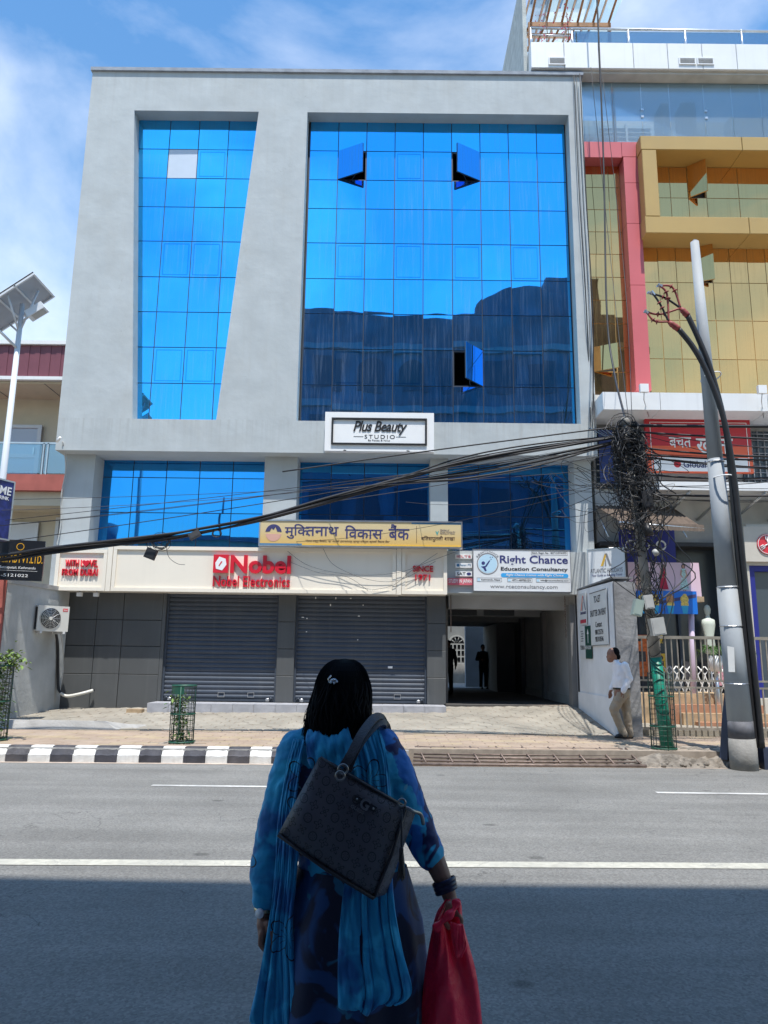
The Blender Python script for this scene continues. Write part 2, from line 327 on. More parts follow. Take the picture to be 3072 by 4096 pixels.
# kerb stones, painted black and white in turn
kerb = tag(MB().zprism([(-30, KY(-30)+.03), (.42, KY(.42)+.03), (.42, KY(.42)+.13), (-30, KY(-30)+.13)], -.05, FZ-.03).build('kerb', 'concrete'), kind='structure')
def kerb_mesh(m, seed):
    rnd = random.Random(seed); j = lambda: rnd.uniform(-.006, .006)
    prof = [(0, -.03), (0, .115), (.025, .13), (.085, .225), (.10, .245), (.19, .248), (.19, -.03)]
    w = .349; secs = [0, .03, .1, .2, .3, w-.02, w]
    rings = []
    for si, x in enumerate(secs):
        rings.append([(x, p[0]+(j() if 0 < pi < 5 else 0)+(.008 if si in (0, len(secs)-1) else 0), p[1]+(j() if 0 < pi < 5 else 0)-(.006 if si in (0, len(secs)-1) and p[1] > .2 else 0)) for pi, p in enumerate(prof)])
    return MB().loft(rings, smooth=False).mesh('kerb_stone', m, recalc=True)
KM = {(c, s): kerb_mesh(c, s) for c in ('kerb_white', 'kerb_black') for s in range(4)}
for i in range(-12, 19):
    x = -6.07+.355*i
    if x > .2: break
    link('kerb_stone', KM['kerb_black' if i % 2 == 0 else 'kerb_white', random.randrange(4)], kerb, (x, KY(x)-.04, 0), rot=(0, 0, .03))
for i in range(16):
    x = 7.3+.355*i
    link('kerb_stone', KM['kerb_black' if i % 2 == 0 else 'kerb_white', random.randrange(4)], kerb, (x, KY(x)-.04, 0), rot=(0, 0, .03))
# gutter strip of pale dust at the kerb foot
mat('gutter_dust', (.44, .36, .29), .95, var=.2, vscale=5)
tag(MB().add([(-20, KY(-20)-.16, .004), (20, KY(20)-.16, .004), (20, KY(20)+.02, .004), (-20, KY(-20)+.02, .004)], [(0, 1, 2, 3)]).build('gutter', 'gutter_dust'), kind='structure')
# steel drain grate sloping from the pavement to the road at the driveway
gr = thing('drain_grate', 'rusty steel bar grate ramp bridging the kerb in front of the driveway', 'grate', (2.4, KY(2.4), 0))
for k in range(6):
    t = k/5; off = lambda x: KY(x)-.12+t*.42
    z = .03+t*.215
    MB().tube([(.48+k*.01, off(.48), z), (2.4, off(2.4), z-.006), (4.3-t*.25, off(4.3), z)], .017 if k else .026, 8).build('bar', 'iron', gr)
for k in range(9):
    x = .6+k*.44
    MB().tube([(x+.10, KY(x)-.12, .045), (x-.02, KY(x)+.31, .262)], .016, 8).build('cross_bar', 'iron', gr)
MB().zprism([(.45, KY(.45)-.02), (4.35, KY(4.35)-.02), (4.35, KY(4.35)+.33), (.45, KY(.45)+.33)], -.04, .0).build('channel', 'concrete', gr)
for k in range(9):   # painted kerb stones broken away behind the grate
    x = .5+k*.4
    MB().box(x, x+.38, KY(x)+.31, KY(x)+.43, .1, .245).build('edge_stone', 'kerb_white' if k % 2 else 'concrete', gr)
# ---- driveway apron of hexagonal pavers
def AZ(x, y):
    t = max(0, min(1.06, (y-15.5)/3.0)); return FZ+.004+t*(.20+.0155*(max(-8, min(5, x))+7.7))
ap = []
for xa in [(-9+i*.5) for i in range(29)]:
    for k in range(7): ap.append((xa, 15.56+k*.52))
n_ = 29
apron = tag(MB().add([(x, y, AZ(x, y)-.014) for x, y in ap], [(i*7+k, (i+1)*7+k, (i+1)*7+k+1, i*7+k+1) for i in range(n_-1) for k in range(6)]).build('driveway', 'mortar'), kind='structure')
hexes = []; hr = .165
for r in range(14):
    for c in range(-28, 17):
        x = c*hr*1.732+(hr*.866 if r % 2 else 0); y = 15.62+r*hr*1.5
        if y > 18.55 or x < -8.2 or x > 4.55 or (y > 17.6 and -5.5 < x < 1.45): continue
        if x < -5.2 and y < 16.15: continue
        j = random.uniform(.93, .99)
        hexes.append([(x+hr*j*math.sin(a)*random.uniform(.95, 1.03), max(15.57, y+hr*j*math.cos(a)*random.uniform(.95, 1.03))) for a in [-(i*math.pi/3) for i in range(6)]])
pieces('hexagonal_paver', hexes, apron, 'hex_grey', AZ, jz=.006, bev=.016)
# raised concrete slab edge on the left
struct('ramp_edge', MB().add([(-9.5, 15.35, .24), (-5.35, 15.55, .24), (-4.9, 15.75, .25), (-4.75, 16.1, .29), (-9.5, 16.3, .3),
    (-9.5, 15.42, .40), (-5.6, 15.6, .40), (-5.15, 15.78, .33), (-4.9, 16.05, .30), (-9.5, 16.3, .36)],
    [(0, 1, 6, 5), (1, 2, 7, 6), (2, 3, 8, 7), (5, 6, 9), (6, 7, 9), (7, 8, 9)]), 'concrete')
# broken ground round the poles
rnd = random.Random(3); N = 40; vs = []
for i in range(N):
    for j in range(16):
        x = 3.75+i*.105; y = KY(x)-.12+j*.075; e = min(i, N-1-i, 3)/3*min(j+.3, 15-j, 2)/2
        vs.append((x+rnd.uniform(-.03, .03), y+rnd.uniform(-.03, .03), -.02+e*(.10+.15*min(1, j/6)+rnd.uniform(-.03, .035)+.03*math.sin(x*5)*math.cos(y*7))))
mat('rubble', (.20, .175, .145), .95, var=.45, vscale=9, bump=1, bscale=30)
tag(MB().add(vs, [(i*16+j, (i+1)*16+j, (i+1)*16+j+1, i*16+j+1) for i in range(N-1) for j in range(15)]).build('broken_ground', 'rubble'), kind='structure')
mb = MB()
for k in range(260):
    x = rnd.uniform(3.9, 7.7); y = KY(x)-.1+rnd.uniform(0, 1.0)**1.5; s = rnd.uniform(.01, .045)*(1.6 if rnd.random() < .1 else 1)
    z = .02+.16*min(1, (y-KY(x)+.1)/.45)
    mb.ball((x, y, z+s*.4), (s*rnd.uniform(.8, 1.5), s*rnd.uniform(.8, 1.3), s*.8), 5, 4)
mb.sm = [False]*len(mb.f)
tag(mb.build('rubble_stones', 'rubble'), 'loose stones and broken mortar strewn round the pole feet', 'rubble', kind='stuff')
# ================================================================== the grey office building
def glass_mat(name, tint, dust_glare=.3, dustcol=(.18, .3, .45), rough=.015, dirt_lo=.5):
    m = bpy.data.materials.new(name); m.use_nodes = True; t = m.node_tree; n = t.nodes; l = t.links.new
    p = n['Principled BSDF']; p.inputs['Base Color'].default_value = (*tint, 1); p.inputs['Metallic'].default_value = 1; p.inputs['Roughness'].default_value = rough
    oi = n.new('ShaderNodeObjectInfo'); hv = n.new('ShaderNodeHueSaturation'); mr = n.new('ShaderNodeMapRange'); mr.inputs[3].default_value = .93; mr.inputs[4].default_value = 1.06
    l(oi.outputs['Random'], mr.inputs[0]); l(mr.outputs[0], hv.inputs['Value']); hv.inputs['Color'].default_value = (*tint, 1); l(hv.outputs[0], p.inputs['Base Color'])
    d = n.new('ShaderNodeBsdfDiffuse'); d.inputs[0].default_value = (*dustcol, 1)
    g = n.new('ShaderNodeNewGeometry'); a = n.new('ShaderNodeMapping'); a.inputs['Scale'].default_value = (11, 1, .35); l(g.outputs['Position'], a.inputs[0])
    z = n.new('ShaderNodeTexNoise'); z.inputs['Scale'].default_value = 2; z.inputs['Detail'].default_value = 8; z.inputs['Roughness'].default_value = .65; l(a.outputs[0], z.inputs['Vector'])
    z2 = n.new('ShaderNodeTexNoise'); z2.inputs['Scale'].default_value = .8; z2.inputs['Detail'].default_value = 3; l(g.outputs['Position'], z2.inputs['Vector'])
    mu = n.new('ShaderNodeMath'); mu.operation = 'MULTIPLY'; r1 = n.new('ShaderNodeMapRange'); r1.inputs[1].default_value = dirt_lo; r1.inputs[2].default_value = .85; r1.inputs[3].default_value = .12; r1.inputs[4].default_value = 1
    r2 = n.new('ShaderNodeMapRange'); r2.inputs[1].default_value = .3; r2.inputs[2].default_value = .7; r2.inputs[3].default_value = .3*dust_glare; r2.inputs[4].default_value = dust_glare
    l(z.outputs[0], r1.inputs[0]); l(z2.outputs[0], r2.inputs[0]); l(r1.outputs[0], mu.inputs[0]); l(r2.outputs[0], mu.inputs[1])
    b = n.new('ShaderNodeBump'); b.inputs['Strength'].default_value = .05; b.inputs['Distance'].default_value = .05
    z3 = n.new('ShaderNodeTexNoise'); z3.inputs['Scale'].default_value = 1.1; z3.inputs['Detail'].default_value = 1; l(g.outputs['Position'], z3.inputs['Vector']); l(z3.outputs[0], b.inputs['Height']); l(b.outputs[0], p.inputs['Normal'])
    mx = n.new('ShaderNodeMixShader'); l(mu.outputs[0], mx.inputs[0]); l(p.outputs[0], mx.inputs[1]); l(d.outputs[0], mx.inputs[2]); l(mx.outputs[0], n['Material Output'].inputs[0])
    MATS[name] = m
glass_mat('blue_glass', (.05, .53, 1.0), .34, (.30, .40, .54))
glass_mat('gold_glass', (.82, .46, .17), .6, (.36, .28, .125))
glass_mat('dark_blue_glass', (.03, .30, .70), .3, (.22, .30, .42))
glass_mat('sash_blue', (.05, .40, .85), .7, (.05, .20, .42))
mat('white_panel', (.52, .60, .70), .5, var=.04)
mat('grey_render', (.435, .468, .475), .9, var=.07, vscale=1.6, bump=.5, bscale=3.2, dirt=.3, dcol=(.385, .39, .37), streak=.22)
add_cracks('grey_render', .55, .004, .55, (.24, .24, .235), (.5, .55, .63), warp=.6); add_drips('grey_render', 7.52, 6.6, .5, (.27, .265, .25)); add_drips('grey_render', 17.55, 15.9, .45, (.33, .335, .33), 4)
mat('grey_soffit', (.42, .42, .42), .9, var=.08, vscale=2, bump=.2)
mat('coping', (.26, .29, .33), .8, var=.2, vscale=4, bump=.3)
mat('mullion', (.03, .045, .07), .5)
mat('silicone', (.015, .02, .03), .6)
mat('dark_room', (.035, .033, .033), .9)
mat('cladding_grey', (.085, .09, .092), .42, var=.08, vscale=1.5, spec=.5, streak=.12, dcol=(.2, .2, .19))
mat('shutter_metal', (.048, .062, .086), .5, metal=.15, var=.14, vscale=2.2, stretch=(.5, 1, 3), dirt=.3, dcol=(.10, .11, .12), streak=.3)
add_cracks('shutter_metal', 2.5, .004, .5, (.16, .17, .18), (1.2, .56, .64), (1, 1, 3)); pass
mat('step_stone', (.36, .365, .39), .6, var=.14, vscale=5, bump=.15)
mat('white_wall', (.78, .78, .79), .9, var=.07, vscale=1.5, bump=.35, bscale=9, dirt=.2, dcol=(.42, .41, .4), streak=.12)
mat('tunnel_wall', (.20, .195, .19), .9, var=.08, vscale=1.5, bump=.2, bscale=9)  # passage paint darkened, the deep shade put into its colour
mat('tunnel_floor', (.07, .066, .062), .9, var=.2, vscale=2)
mat('black_paint', (.012, .012, .014), .45)
mat('black_plastic', (.018, .018, .02), .5, bump=.1)
mat('cream_panel', (.80, .735, .62), .45, var=.03, vscale=.8, streak=.07, dcol=(.5, .45, .38))
mat('red_letter', (.62, .012, .03), .35, coat=.3)
mat('white_sign', (.80, .80, .79), .45, var=.02)
mat('steel', (.55, .56, .57), .35, metal=.9, var=.1, vscale=6)

B = thing('office_building', 'grey rendered office block with tall blue mirror glass windows in slanted openings', 'building', (-1.5, 18, 0))
W0, W1, ZB, ZT, WT, WB = -8.24, 5.24, 6.69, 17.52, 16.31, 7.52
GY = 18.38
mb = MB()
def q(poly): mb.prism(poly, 18.0, 18.75)
q([(W0, ZB), (W1, ZB), (W1, WB), (W0, WB)]); q([(W0, WT), (W1, WT), (W1, ZT), (W0, ZT)])
q([(W0, WB), (-6.38, WB), (-7.0, WT), (W0, WT)]); q([(-4.28, WB), (-2.27, WB), (-2.27, WT), (-3.6, WT)]); q([(4.85, WB), (W1, WB), (W1, WT), (4.85, WT)])
mb.box(W0, W0+.25, 18.75, 30, ZB, ZT).box(W1-.25, W1, 18.75, 30, ZB, ZT).box(W0, W1, 29.7, 29.95, 4.4, ZT).box(W0+.25, W1-.25, 18.75, 29.7, ZT-.5, ZT-.3).box(W0+.25, W1-.25, 18.75, 29.7, ZB+.02, ZB+.2)
mb.build('wall', 'grey_render', B)
mb = MB(); mb.box(W0-.04, W1+.05, 17.94, 18.4, ZT, ZT+.10).box(W0-.02, W1+.02, 18.0, 30, ZT+.1, ZT+.13)
mb.build('roof_coping', 'coping', B)
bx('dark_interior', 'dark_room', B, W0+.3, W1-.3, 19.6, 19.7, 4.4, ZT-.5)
# ---- curtain walls
ROWS = [7.60, 8.61, 9.60, 10.59, 11.59, 12.63, 13.65, 14.52, 15.41, 16.34]
RC = [-2.21+i*(7.03/9) for i in range(10)]
LC = [-7.0, -6.10, -5.295, -4.475, -3.6]
def clip(poly, a, b):
    """keep the part of poly on the left of a->b"""
    out = []
    d = lambda p: (b[0]-a[0])*(p[1]-a[1])-(b[1]-a[1])*(p[0]-a[0])
    for i, p in enumerate(poly):
        n = poly[(i+1) % len(poly)]; dp, dn = d(p), d(n)
        if dp >= 0: out.append(p)
        if (dp > 0 > dn) or (dp < 0 < dn): t = dp/(dp-dn); out.append((p[0]+(n[0]-p[0])*t, p[1]+(n[1]-p[1])*t))
    return out
def pane(parent, poly, y, m='blue_glass', tilt=.0026, name='pane', sash=False):
    cxp = sum(p[0] for p in poly)/len(poly); czp = sum(p[1] for p in poly)/len(poly)
    me = MB().prism([(p[0]-cxp, p[1]-czp) for p in poly], 0, .012).mesh(name, m)
    o = link(name, me, parent, (cxp, y, czp), rot=(random.gauss(0, tilt), 0, random.gauss(0, tilt)))
    if sash:
        f = MB(); xs = [p[0]-cxp for p in poly]; zs = [p[1]-czp for p in poly]; a, b, c, d = min(xs)+.05, max(xs)-.05, min(zs)+.05, max(zs)-.05
        for r in ((a, b, c, c+.022), (a, b, d-.022, d), (a, a+.022, c+.022, d-.022), (b-.022, b, c+.022, d-.022)): f.box(r[0], r[1], -.004, -.001, r[2], r[3])
        s = link('sash_frame', f.mesh('sash_frame', 'sash_tint'), None); s.parent = o
    return o
glass_mat('sash_tint', (.03, .40, .85), .3, (.08, .2, .4))
G = .011
def bars(mb, xs, zs, y0, y1, w=.03):
    for x in xs: mb.box(x-w, x+w, y0, y1, zs[0], zs[-1])
    for z in zs:
        for i in range(len(xs)-1): mb.box(xs[i]+w, xs[i+1]-w, y0+.002, y1, z-w, z+w)
mb = MB(); bars(mb, RC, ROWS, GY+.014, GY+.10); cwR = mb.build('curtain_wall_frame', 'mullion', B)
bx('backing', 'silicone', cwR, RC[0], RC[-1], GY+.11, GY+.115, ROWS[0], ROWS[-1]) if False else None
OPEN = {(1, 7): 'l', (5, 7): 'r', (5, 1): 'r2'}
SASH = {(1, 4), (3, 4), (5, 4), (7, 4), (1, 1), (3, 1), (7, 1), (3, 7)}
for c in range(9):
    for r in range(9):
        x0_, x1_, z0_, z1_ = RC[c]+G, RC[c+1]-G, ROWS[r]+G, ROWS[r+1]-G
        if (c, r) in OPEN:
            k = OPEN[c, r]; w = x1_-x0_; h = z1_-z0_
            hx = x0_ if k == 'l' else x1_; sg = 1 if k == 'l' else -1
            me = MB().box(min(0, sg*w), max(0, sg*w), 0, .012, -h/2, h/2).mesh('open_pane', 'sash_blue')
            ang = {'l': -27, 'r': 31, 'r2': 50}[k]
            o = link('open_pane', me, cwR, (hx, GY-.03, (z0_+z1_)/2), rot=(0, 0, R(ang)))
            f = MB(); a, b = min(0, sg*w), max(0, sg*w)
            for rr in ((a, b, -h/2, -h/2+.035), (a, b, h/2-.035, h/2), (a, a+.035, -h/2+.035, h/2-.035), (b-.035, b, -h/2+.035, h/2-.035)): f.box(rr[0], rr[1], .013, .045, rr[2], rr[3])
            s = link('sash_frame', f.mesh('sash_frame', 'mullion')); s.parent = o
            s = link('stay_arm', MB().tube([(sg*w*.75, .03, -h/2+.02), (sg*w*.45, .18, -h/2-.0), (sg*w*.3, .24, -h/2+.01)], .008, 6).mesh('stay_arm', 'mullion')); s.parent = o
            continue
        pane(cwR, [(x0_, z0_), (x1_, z0_), (x1_, z1_), (x0_, z1_)], GY, sash=(c, r) in SASH)
mb = MB()
LE = ((-7.0, WT), (-6.38, WB)); RE = ((-4.28, WB), (-3.6, WT))
for i in range(1, 4):
    mb.box(LC[i]-.03, LC[i]+.03, GY+.014, GY+.1, ROWS[0], ROWS[-1])
for z in ROWS:
    t = (z-WB)/(WT-WB); a = -6.38+t*(-.62); b = -4.28+t*.68
    for xa, xb in zip([a]+LC[1:4], LC[1:4]+[b]): mb.box(xa+.03, xb-.03, GY+.016, GY+.1, z-.03, z+.03)
mb.prism([(-6.40, WB), (-6.34, WB), (-6.96, WT), (-7.02, WT)], GY+.02, GY+.1).prism([(-4.32, WB), (-4.26, WB), (-3.58, WT), (-3.64, WT)], GY+.02, GY+.1)
cwL = mb.build('curtain_wall_frame', 'mullion', B)
for c in range(4):
    for r in range(9):
        p = [(LC[c]+G, ROWS[r]+G), (LC[c+1]-G, ROWS[r]+G), (LC[c+1]-G, ROWS[r+1]-G), (LC[c]+G, ROWS[r+1]-G)]
        p = clip(clip(p, LE[0], LE[1]), RE[0], RE[1])
        if len(p) < 3: continue
        white = (c, r) == (1, 7)
        o = pane(cwL, p, GY, 'white_panel' if white else 'blue_glass', sash=(c, r) in {(1, 4), (2, 4), (1, 1), (2, 1), (2, 7)})
        if white: o.name = 'blank_panel'
# ---- first floor: columns and recessed glass
for a, b in ((-8.12, -7.38), (-3.08, -2.25), (1.11, 1.55), (4.74, 5.17)): bx('column', 'grey_render', B, a, b, 18.4, 19.2, 4.3, 6.69)
bx('side_wall', 'grey_render', B, -8.12, -7.9, 19.2, 29.7, 4.3, 6.69); bx('side_wall', 'grey_render', B, 4.9, 5.17, 19.2, 29.7, 4.3, 6.69)
FR = [4.40, 5.32, 6.25, 6.72]
for xs in ([-7.46+i*.866 for i in range(6)], [-2.30+i*.863 for i in range(5)], [1.58+i*.819 for i in range(5)]):
    mb = MB(); bars(mb, xs, FR, 19.014, 19.1); cw = mb.build('window_frame', 'mullion', B)
    for i in range(len(xs)-1):
        for k in range(3): pane(cw, [(xs[i]+G, FR[k]+G), (xs[i+1]-G, FR[k]+G), (xs[i+1]-G, FR[k+1]-G), (xs[i]+G, FR[k+1]-G)], 19.0, 'dark_blue_glass', tilt=.003)
# ---- ground floor
bx('floor_slab', 'grey_render', B, -8.12, 5.17, 18.12, 29.7, 3.27, 4.3)
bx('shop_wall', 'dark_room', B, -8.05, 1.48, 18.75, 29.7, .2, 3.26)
xs = [-7.78, -7.05, -6.40, -5.44]; zs = [.40, 1.25, 1.92, 2.55, 3.24]
for i in range(3):
    for k in range(4): MB().cbox(xs[i]+.006, xs[i+1]-.006, 18.5, 18.6, zs[k]+.006, zs[k+1]-.006, .006).build('cladding_panel', 'cladding_grey', B)
bx('cladding_backing', 'silicone', B, -7.8, -5.42, 18.56, 18.74, .3, 3.25)
for a, b, y in ((-2.60, -2.18, 18.48), (1.035, 1.49, 18.46)):
    zz = [.64, 1.26, 1.9, 2.55, 3.25]
    for k in range(4): MB().cbox(a, b, y, 18.75, zz[k]+.005, zz[k+1]-.005, .006).build('pilaster_panel', 'cladding_grey', B)
    bx('pilaster_core', 'silicone', B, a+.02, b-.02, y+.03, 18.74, .62, 3.25)
bx('jamb_strip', 'cladding_grey', B, -5.44, -5.36, 18.5, 18.75, .64, 3.25)
# roller shutters, each slat curved
SL = .1055
def slat_mesh(w):
    prof = []
    for i in range(7): a = math.pi*i/6; prof.append((-.016*math.sin(a)-.002, .008+(SL-.014)*(i/6)))
    prof += [(.006, SL-.001), (.006, 0)]
    ring = lambda x: [(x, p[0], p[1]) for p in prof]
    return MB().loft([ring(0), ring(w)], smooth=False).mesh('slat', 'shutter_metal', recalc=True)
for a, b in ((-5.36, -2.60), (-2.18, 1.035)):
    w = b-a
    mb = MB().box(a, a+.05, 18.57, 18.7, .64, 3.25).box(b-.05, b, 18.57, 18.7, .64, 3.25).box(a+.05, b-.05, 18.60, 18.66, .645, .70)
    for xx in (a+.12, b-.12): mb.cyl((xx, 18.57, .72), (xx, 18.6, .72), .028, seg=10).box(xx-.05, xx+.05, 18.575, 18.6, .70, .735)
    sh = mb.build('roller_shutter', 'shutter_metal', B)
    me = slat_mesh(w-.1)
    for k in range(24): link('slat', me, sh, (a+.05, 18.625, .70+k*SL))
    for xx in (a+w*.52, a+w*.78):
        f = MB()
        for rr in ((xx-.08, xx+.08, .74, .752), (xx-.08, xx+.08, .845, .857), (xx-.08, xx-.068, .752, .845), (xx+.068, xx+.08, .752, .845)): f.box(rr[0], rr[1], 18.592, 18.606, rr[2], rr[3])
        f.build('shutter_handle', 'steel', sh)
    lk = MB().box(a+.16, a+.24, 18.56, 18.6, .655, .72).ball((a+.2, 18.57, .70), (.05, .02, .03)); lk.build('padlock', 'steel', sh)
    lk = MB().box(b-.24, b-.16, 18.56, 18.6, .655, .72).ball((b-.2, 18.57, .70), (.05, .02, .03)); lk.build('padlock', 'steel', sh)
for x_, y_, w_, h_ in ((433, 735, .02, .05), (568, 735, .02, .05), (533, 782, .025, .05), (668, 735, .04, .02), (752, 780, .02, .03), (725, 855, .05, .02), (350, 868, .06, .02), (378, 875, .03, .03), (378, 965, .03, .02), (720, 1015, .03, .02), (938, 1195, .11, .05)):
    X_ = -2.18+(x_-305)/870*3.2; Z_ = 3.22-(y_-715)/705*2.54; MB().box(X_-w_/2, X_+w_/2, 18.598, 18.602, Z_-h_/2, Z_+h_/2).build('paper_scrap', 'white_sign', sh)
bx('shutter_head', 'black_paint', B, -5.36, 1.035, 18.63, 18.74, 3.18, 3.26)
# entrance step faced with tiles
stp = bx('entrance_step', 'concrete', B, -5.42, 1.44, 17.77, 18.74, .1, .60)
for k in range(14): MB().cbox(-5.43+k*.4907, -5.43+(k+1)*.4907-.006, 17.745, 17.77, .2, .605, .004).build('tile', 'step_stone', stp)
for k in range(14): bx('tile', 'step_stone', stp, -5.43+k*.4907, -5.43+(k+1)*.4907-.006, 17.745, 18.48, .6055, .632)
# ---- passage through the building
mat('tunnel_wall_lit', (.40, .39, .38), .9, var=.1, vscale=1.5, bump=.2, bscale=9, dirt=.3, dcol=(.25, .24, .23))  # lit copy of the passage paint, entrance sunlight put into its colour
bx('passage_wall', 'tunnel_wall_lit', B, 4.62, 5.17, 18.35, 29.7, .2, 3.27)
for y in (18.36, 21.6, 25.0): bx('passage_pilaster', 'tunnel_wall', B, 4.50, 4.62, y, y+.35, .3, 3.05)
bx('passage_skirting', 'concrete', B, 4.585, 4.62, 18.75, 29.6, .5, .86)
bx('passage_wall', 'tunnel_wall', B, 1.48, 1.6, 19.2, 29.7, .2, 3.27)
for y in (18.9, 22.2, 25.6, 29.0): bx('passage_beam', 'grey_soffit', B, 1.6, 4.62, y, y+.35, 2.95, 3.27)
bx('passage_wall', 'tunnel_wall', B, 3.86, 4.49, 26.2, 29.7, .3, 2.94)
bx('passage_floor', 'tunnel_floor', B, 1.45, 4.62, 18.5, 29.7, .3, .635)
bx('passage_front_post', 'black_paint', B, 4.63, 4.73, 18.22, 18.34, .58, 3.26)
MB().tube([(1.62, 18.5, 3.25), (1.62, 18.5, 2.35)], .012, 6).build('shutter_chain', 'iron', B)
ch = MB()
for k in range(16): ring = [(4.42+(.016*math.cos(a) if k % 2 else 0), 18.5+(0 if k % 2 else .016*math.cos(a)), 3.22-k*.062+.042*math.sin(a)) for a in [i*math.pi/4 for i in range(8)]]; ch.tube(ring, .006, 5, closed=True)
ch.build('shutter_chain', 'iron', B)
# ---- courtyard house seen through the passage
ch_ = thing('courtyard_house', 'pale house with arched white window seen through the dark passage', 'house', (2.5, 36, .6))
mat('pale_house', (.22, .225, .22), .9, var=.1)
bx('wall', 'pale_house', ch_, -1, 9, 36, 36.3, .5, 7)
bx('base_band', 'concrete', ch_, -1, 9, 35.9, 36, .5, 1.5)
wf = MB(); wx, wz, wr = 3.42, 2.42, .36
bx('window_glass', 'dark_room', ch_, wx-.36, wx+.36, 35.97, 35.99, 1.55, 2.42)
MB().prism(ellipse(wx, wz, wr, wr, 16, 0, math.pi), 35.97, 35.99).build('window_glass', 'dark_room', ch_)
for x in (-.39, -.21, -.025, .16, .34): wf.box(wx+x, wx+x+.05, 35.9, 35.96, 1.5, 2.42)
for z in (1.5, 1.8, 2.1, 2.38): wf.box(wx-.39, wx+.39, 35.905, 35.955, z, z+.05)
for i in range(16):
    a, b = math.pi*i/16, math.pi*(i+1)/16
    wf.prism([(wx+.34*math.cos(a), wz+.34*math.sin(a)), (wx+.42*math.cos(a), wz+.42*math.sin(a)), (wx+.42*math.cos(b), wz+.42*math.sin(b)), (wx+.34*math.cos(b), wz+.34*math.sin(b))], 35.9, 35.96)
for i in range(1, 5):
    a = math.pi*i/5; wf.tube([(wx+.1*math.cos(a), 35.93, wz+.1*math.sin(a)), (wx+.36*math.cos(a), 35.93, wz+.36*math.sin(a))], .02, 6)
mat('window_cream', (.38, .38, .36), .7)
wf.build('window_frame', 'window_cream', ch_)
mat('courtyard_blue', (.38, .42, .48), .9, var=.08)
cw2 = tag(bx('courtyard_wall', 'courtyard_blue', None, 3.3, 4.6, 31.0, 31.3, .5, 3.3), 'pale blue grey wall at the far end of the passage', 'wall')
struct('courtyard_floor', MB().box(-2, 9, 29.72, 36.3, .3, .62), 'concrete')
# ================================================================== signs on the office building
mat('shadow_gap', (.02, .02, .02), .8)
N = thing('shop_fascia_sign', 'long cream shop fascia with red raised letters above the shutters', 'sign', (-3.2, 17.95, 3.2))
NX0, NX1, NY = -7.93, 1.475, 17.95
MB().box(NX0, -6.66, NY+.03, 18.72, 3.21, 4.19).box(-6.66, .33, NY+.03, 18.72, 3.21, 4.285).box(.33, NX1, NY+.03, 18.72, 3.22, 4.29).build('board', 'cream_panel', N)
for a, b, z0, z1 in ((NX0, -6.70, 3.205, 4.20), (-6.56, .26, 3.205, 4.295), (.40, NX1+.01, 3.215, 4.30)):
    f = MB(); w = .085
    f.box(a, b, NY-.015, NY+.04, z0, z0+w).box(a, b, NY-.015, NY+.04, z1-w, z1).box(a, a+w, NY-.013, NY+.04, z0+w, z1-w).box(b-w, b, NY-.013, NY+.04, z0+w, z1-w)
    f.box(a+w, b-w, NY+.012, NY+.04, z0+w, z0+w+.02).box(a+w, b-w, NY+.012, NY+.04, z1-w-.02, z1-w)
    f.build('frame_moulding', 'cream_panel', N)
for a, b in ((-6.70, -6.56), (.26, .40)): bx('frame_strip', 'cream_panel', N, a+.012, b-.012, NY-.022, NY+.03, 3.2, 4.3)
text('WITH L', 'red_letter', N, -7.70, -7.27, 3.78, 3.945, NY+.032, depth=.05, bold=.012)
text('VE,', 'red_letter', N, -7.115, -6.92, 3.75, 3.945, NY+.032, depth=.05, bold=.012)
hp = [(-7.19+.085*(16*math.sin(t)**3)/16, 3.865+.085*(13*math.cos(t)-5*math.cos(2*t)-2*math.cos(3*t)-math.cos(4*t))/15) for t in [-i*2*math.pi/24 for i in range(24)]]
MB().prism(hp, NY-.055, NY+.032).build('heart', 'red_letter', N)
text('FROM DUBAI', 'red_letter', N, -7.76, -6.90, 3.56, 3.725, NY+.032, depth=.05, bold=.012)
text('Nobel', 'red_letter', N, -3.72, -2.27, 3.66, 4.10, NY+.032, depth=.08, bold=.03)
text('Nobel Electronics', 'red_letter', N, -4.12, -2.28, 3.34, 3.60, NY+.032, depth=.06, bold=.012)
bx('logo', 'red_letter', N, -4.12, -3.76, NY-.09, NY+.032, 3.665, 4.10)
MB().prism([(-4.05, 3.76), (-3.9, 3.72), (-3.80, 3.86), (-3.83, 4.0), (-3.98, 4.05), (-4.07, 3.9)], NY-.096, NY-.09).build('logo_mark', 'white_sign', N)
MB().prism([(-3.99, 3.83), (-3.97, 3.82), (-3.90, 3.93), (-3.93, 3.94)], NY-.1, NY-.096).build('logo_mark', 'red_letter', N)
text('SINCE', 'red_letter', N, .66, 1.15, 3.755, 3.90, NY+.032, depth=.05, bold=.015)
text('1971', 'red_letter', N, .72, 1.08, 3.545, 3.69, NY+.032, depth=.05, bold=.015)
for x in (-7.35, -6.95):   # little floodlights hung under the fascia
    fl = thing('floodlight', 'small white floodlight hanging under the cream fascia', 'lamp', (x, 18.1, 3.12), 'floodlights under the fascia')
    bx('housing', 'white_sign', fl, x-.06, x+.06, 18.06, 18.14, 3.08, 3.17); bx('bracket', 'steel', fl, x-.02, x+.02, 18.1, 18.13, 3.17, 3.21)
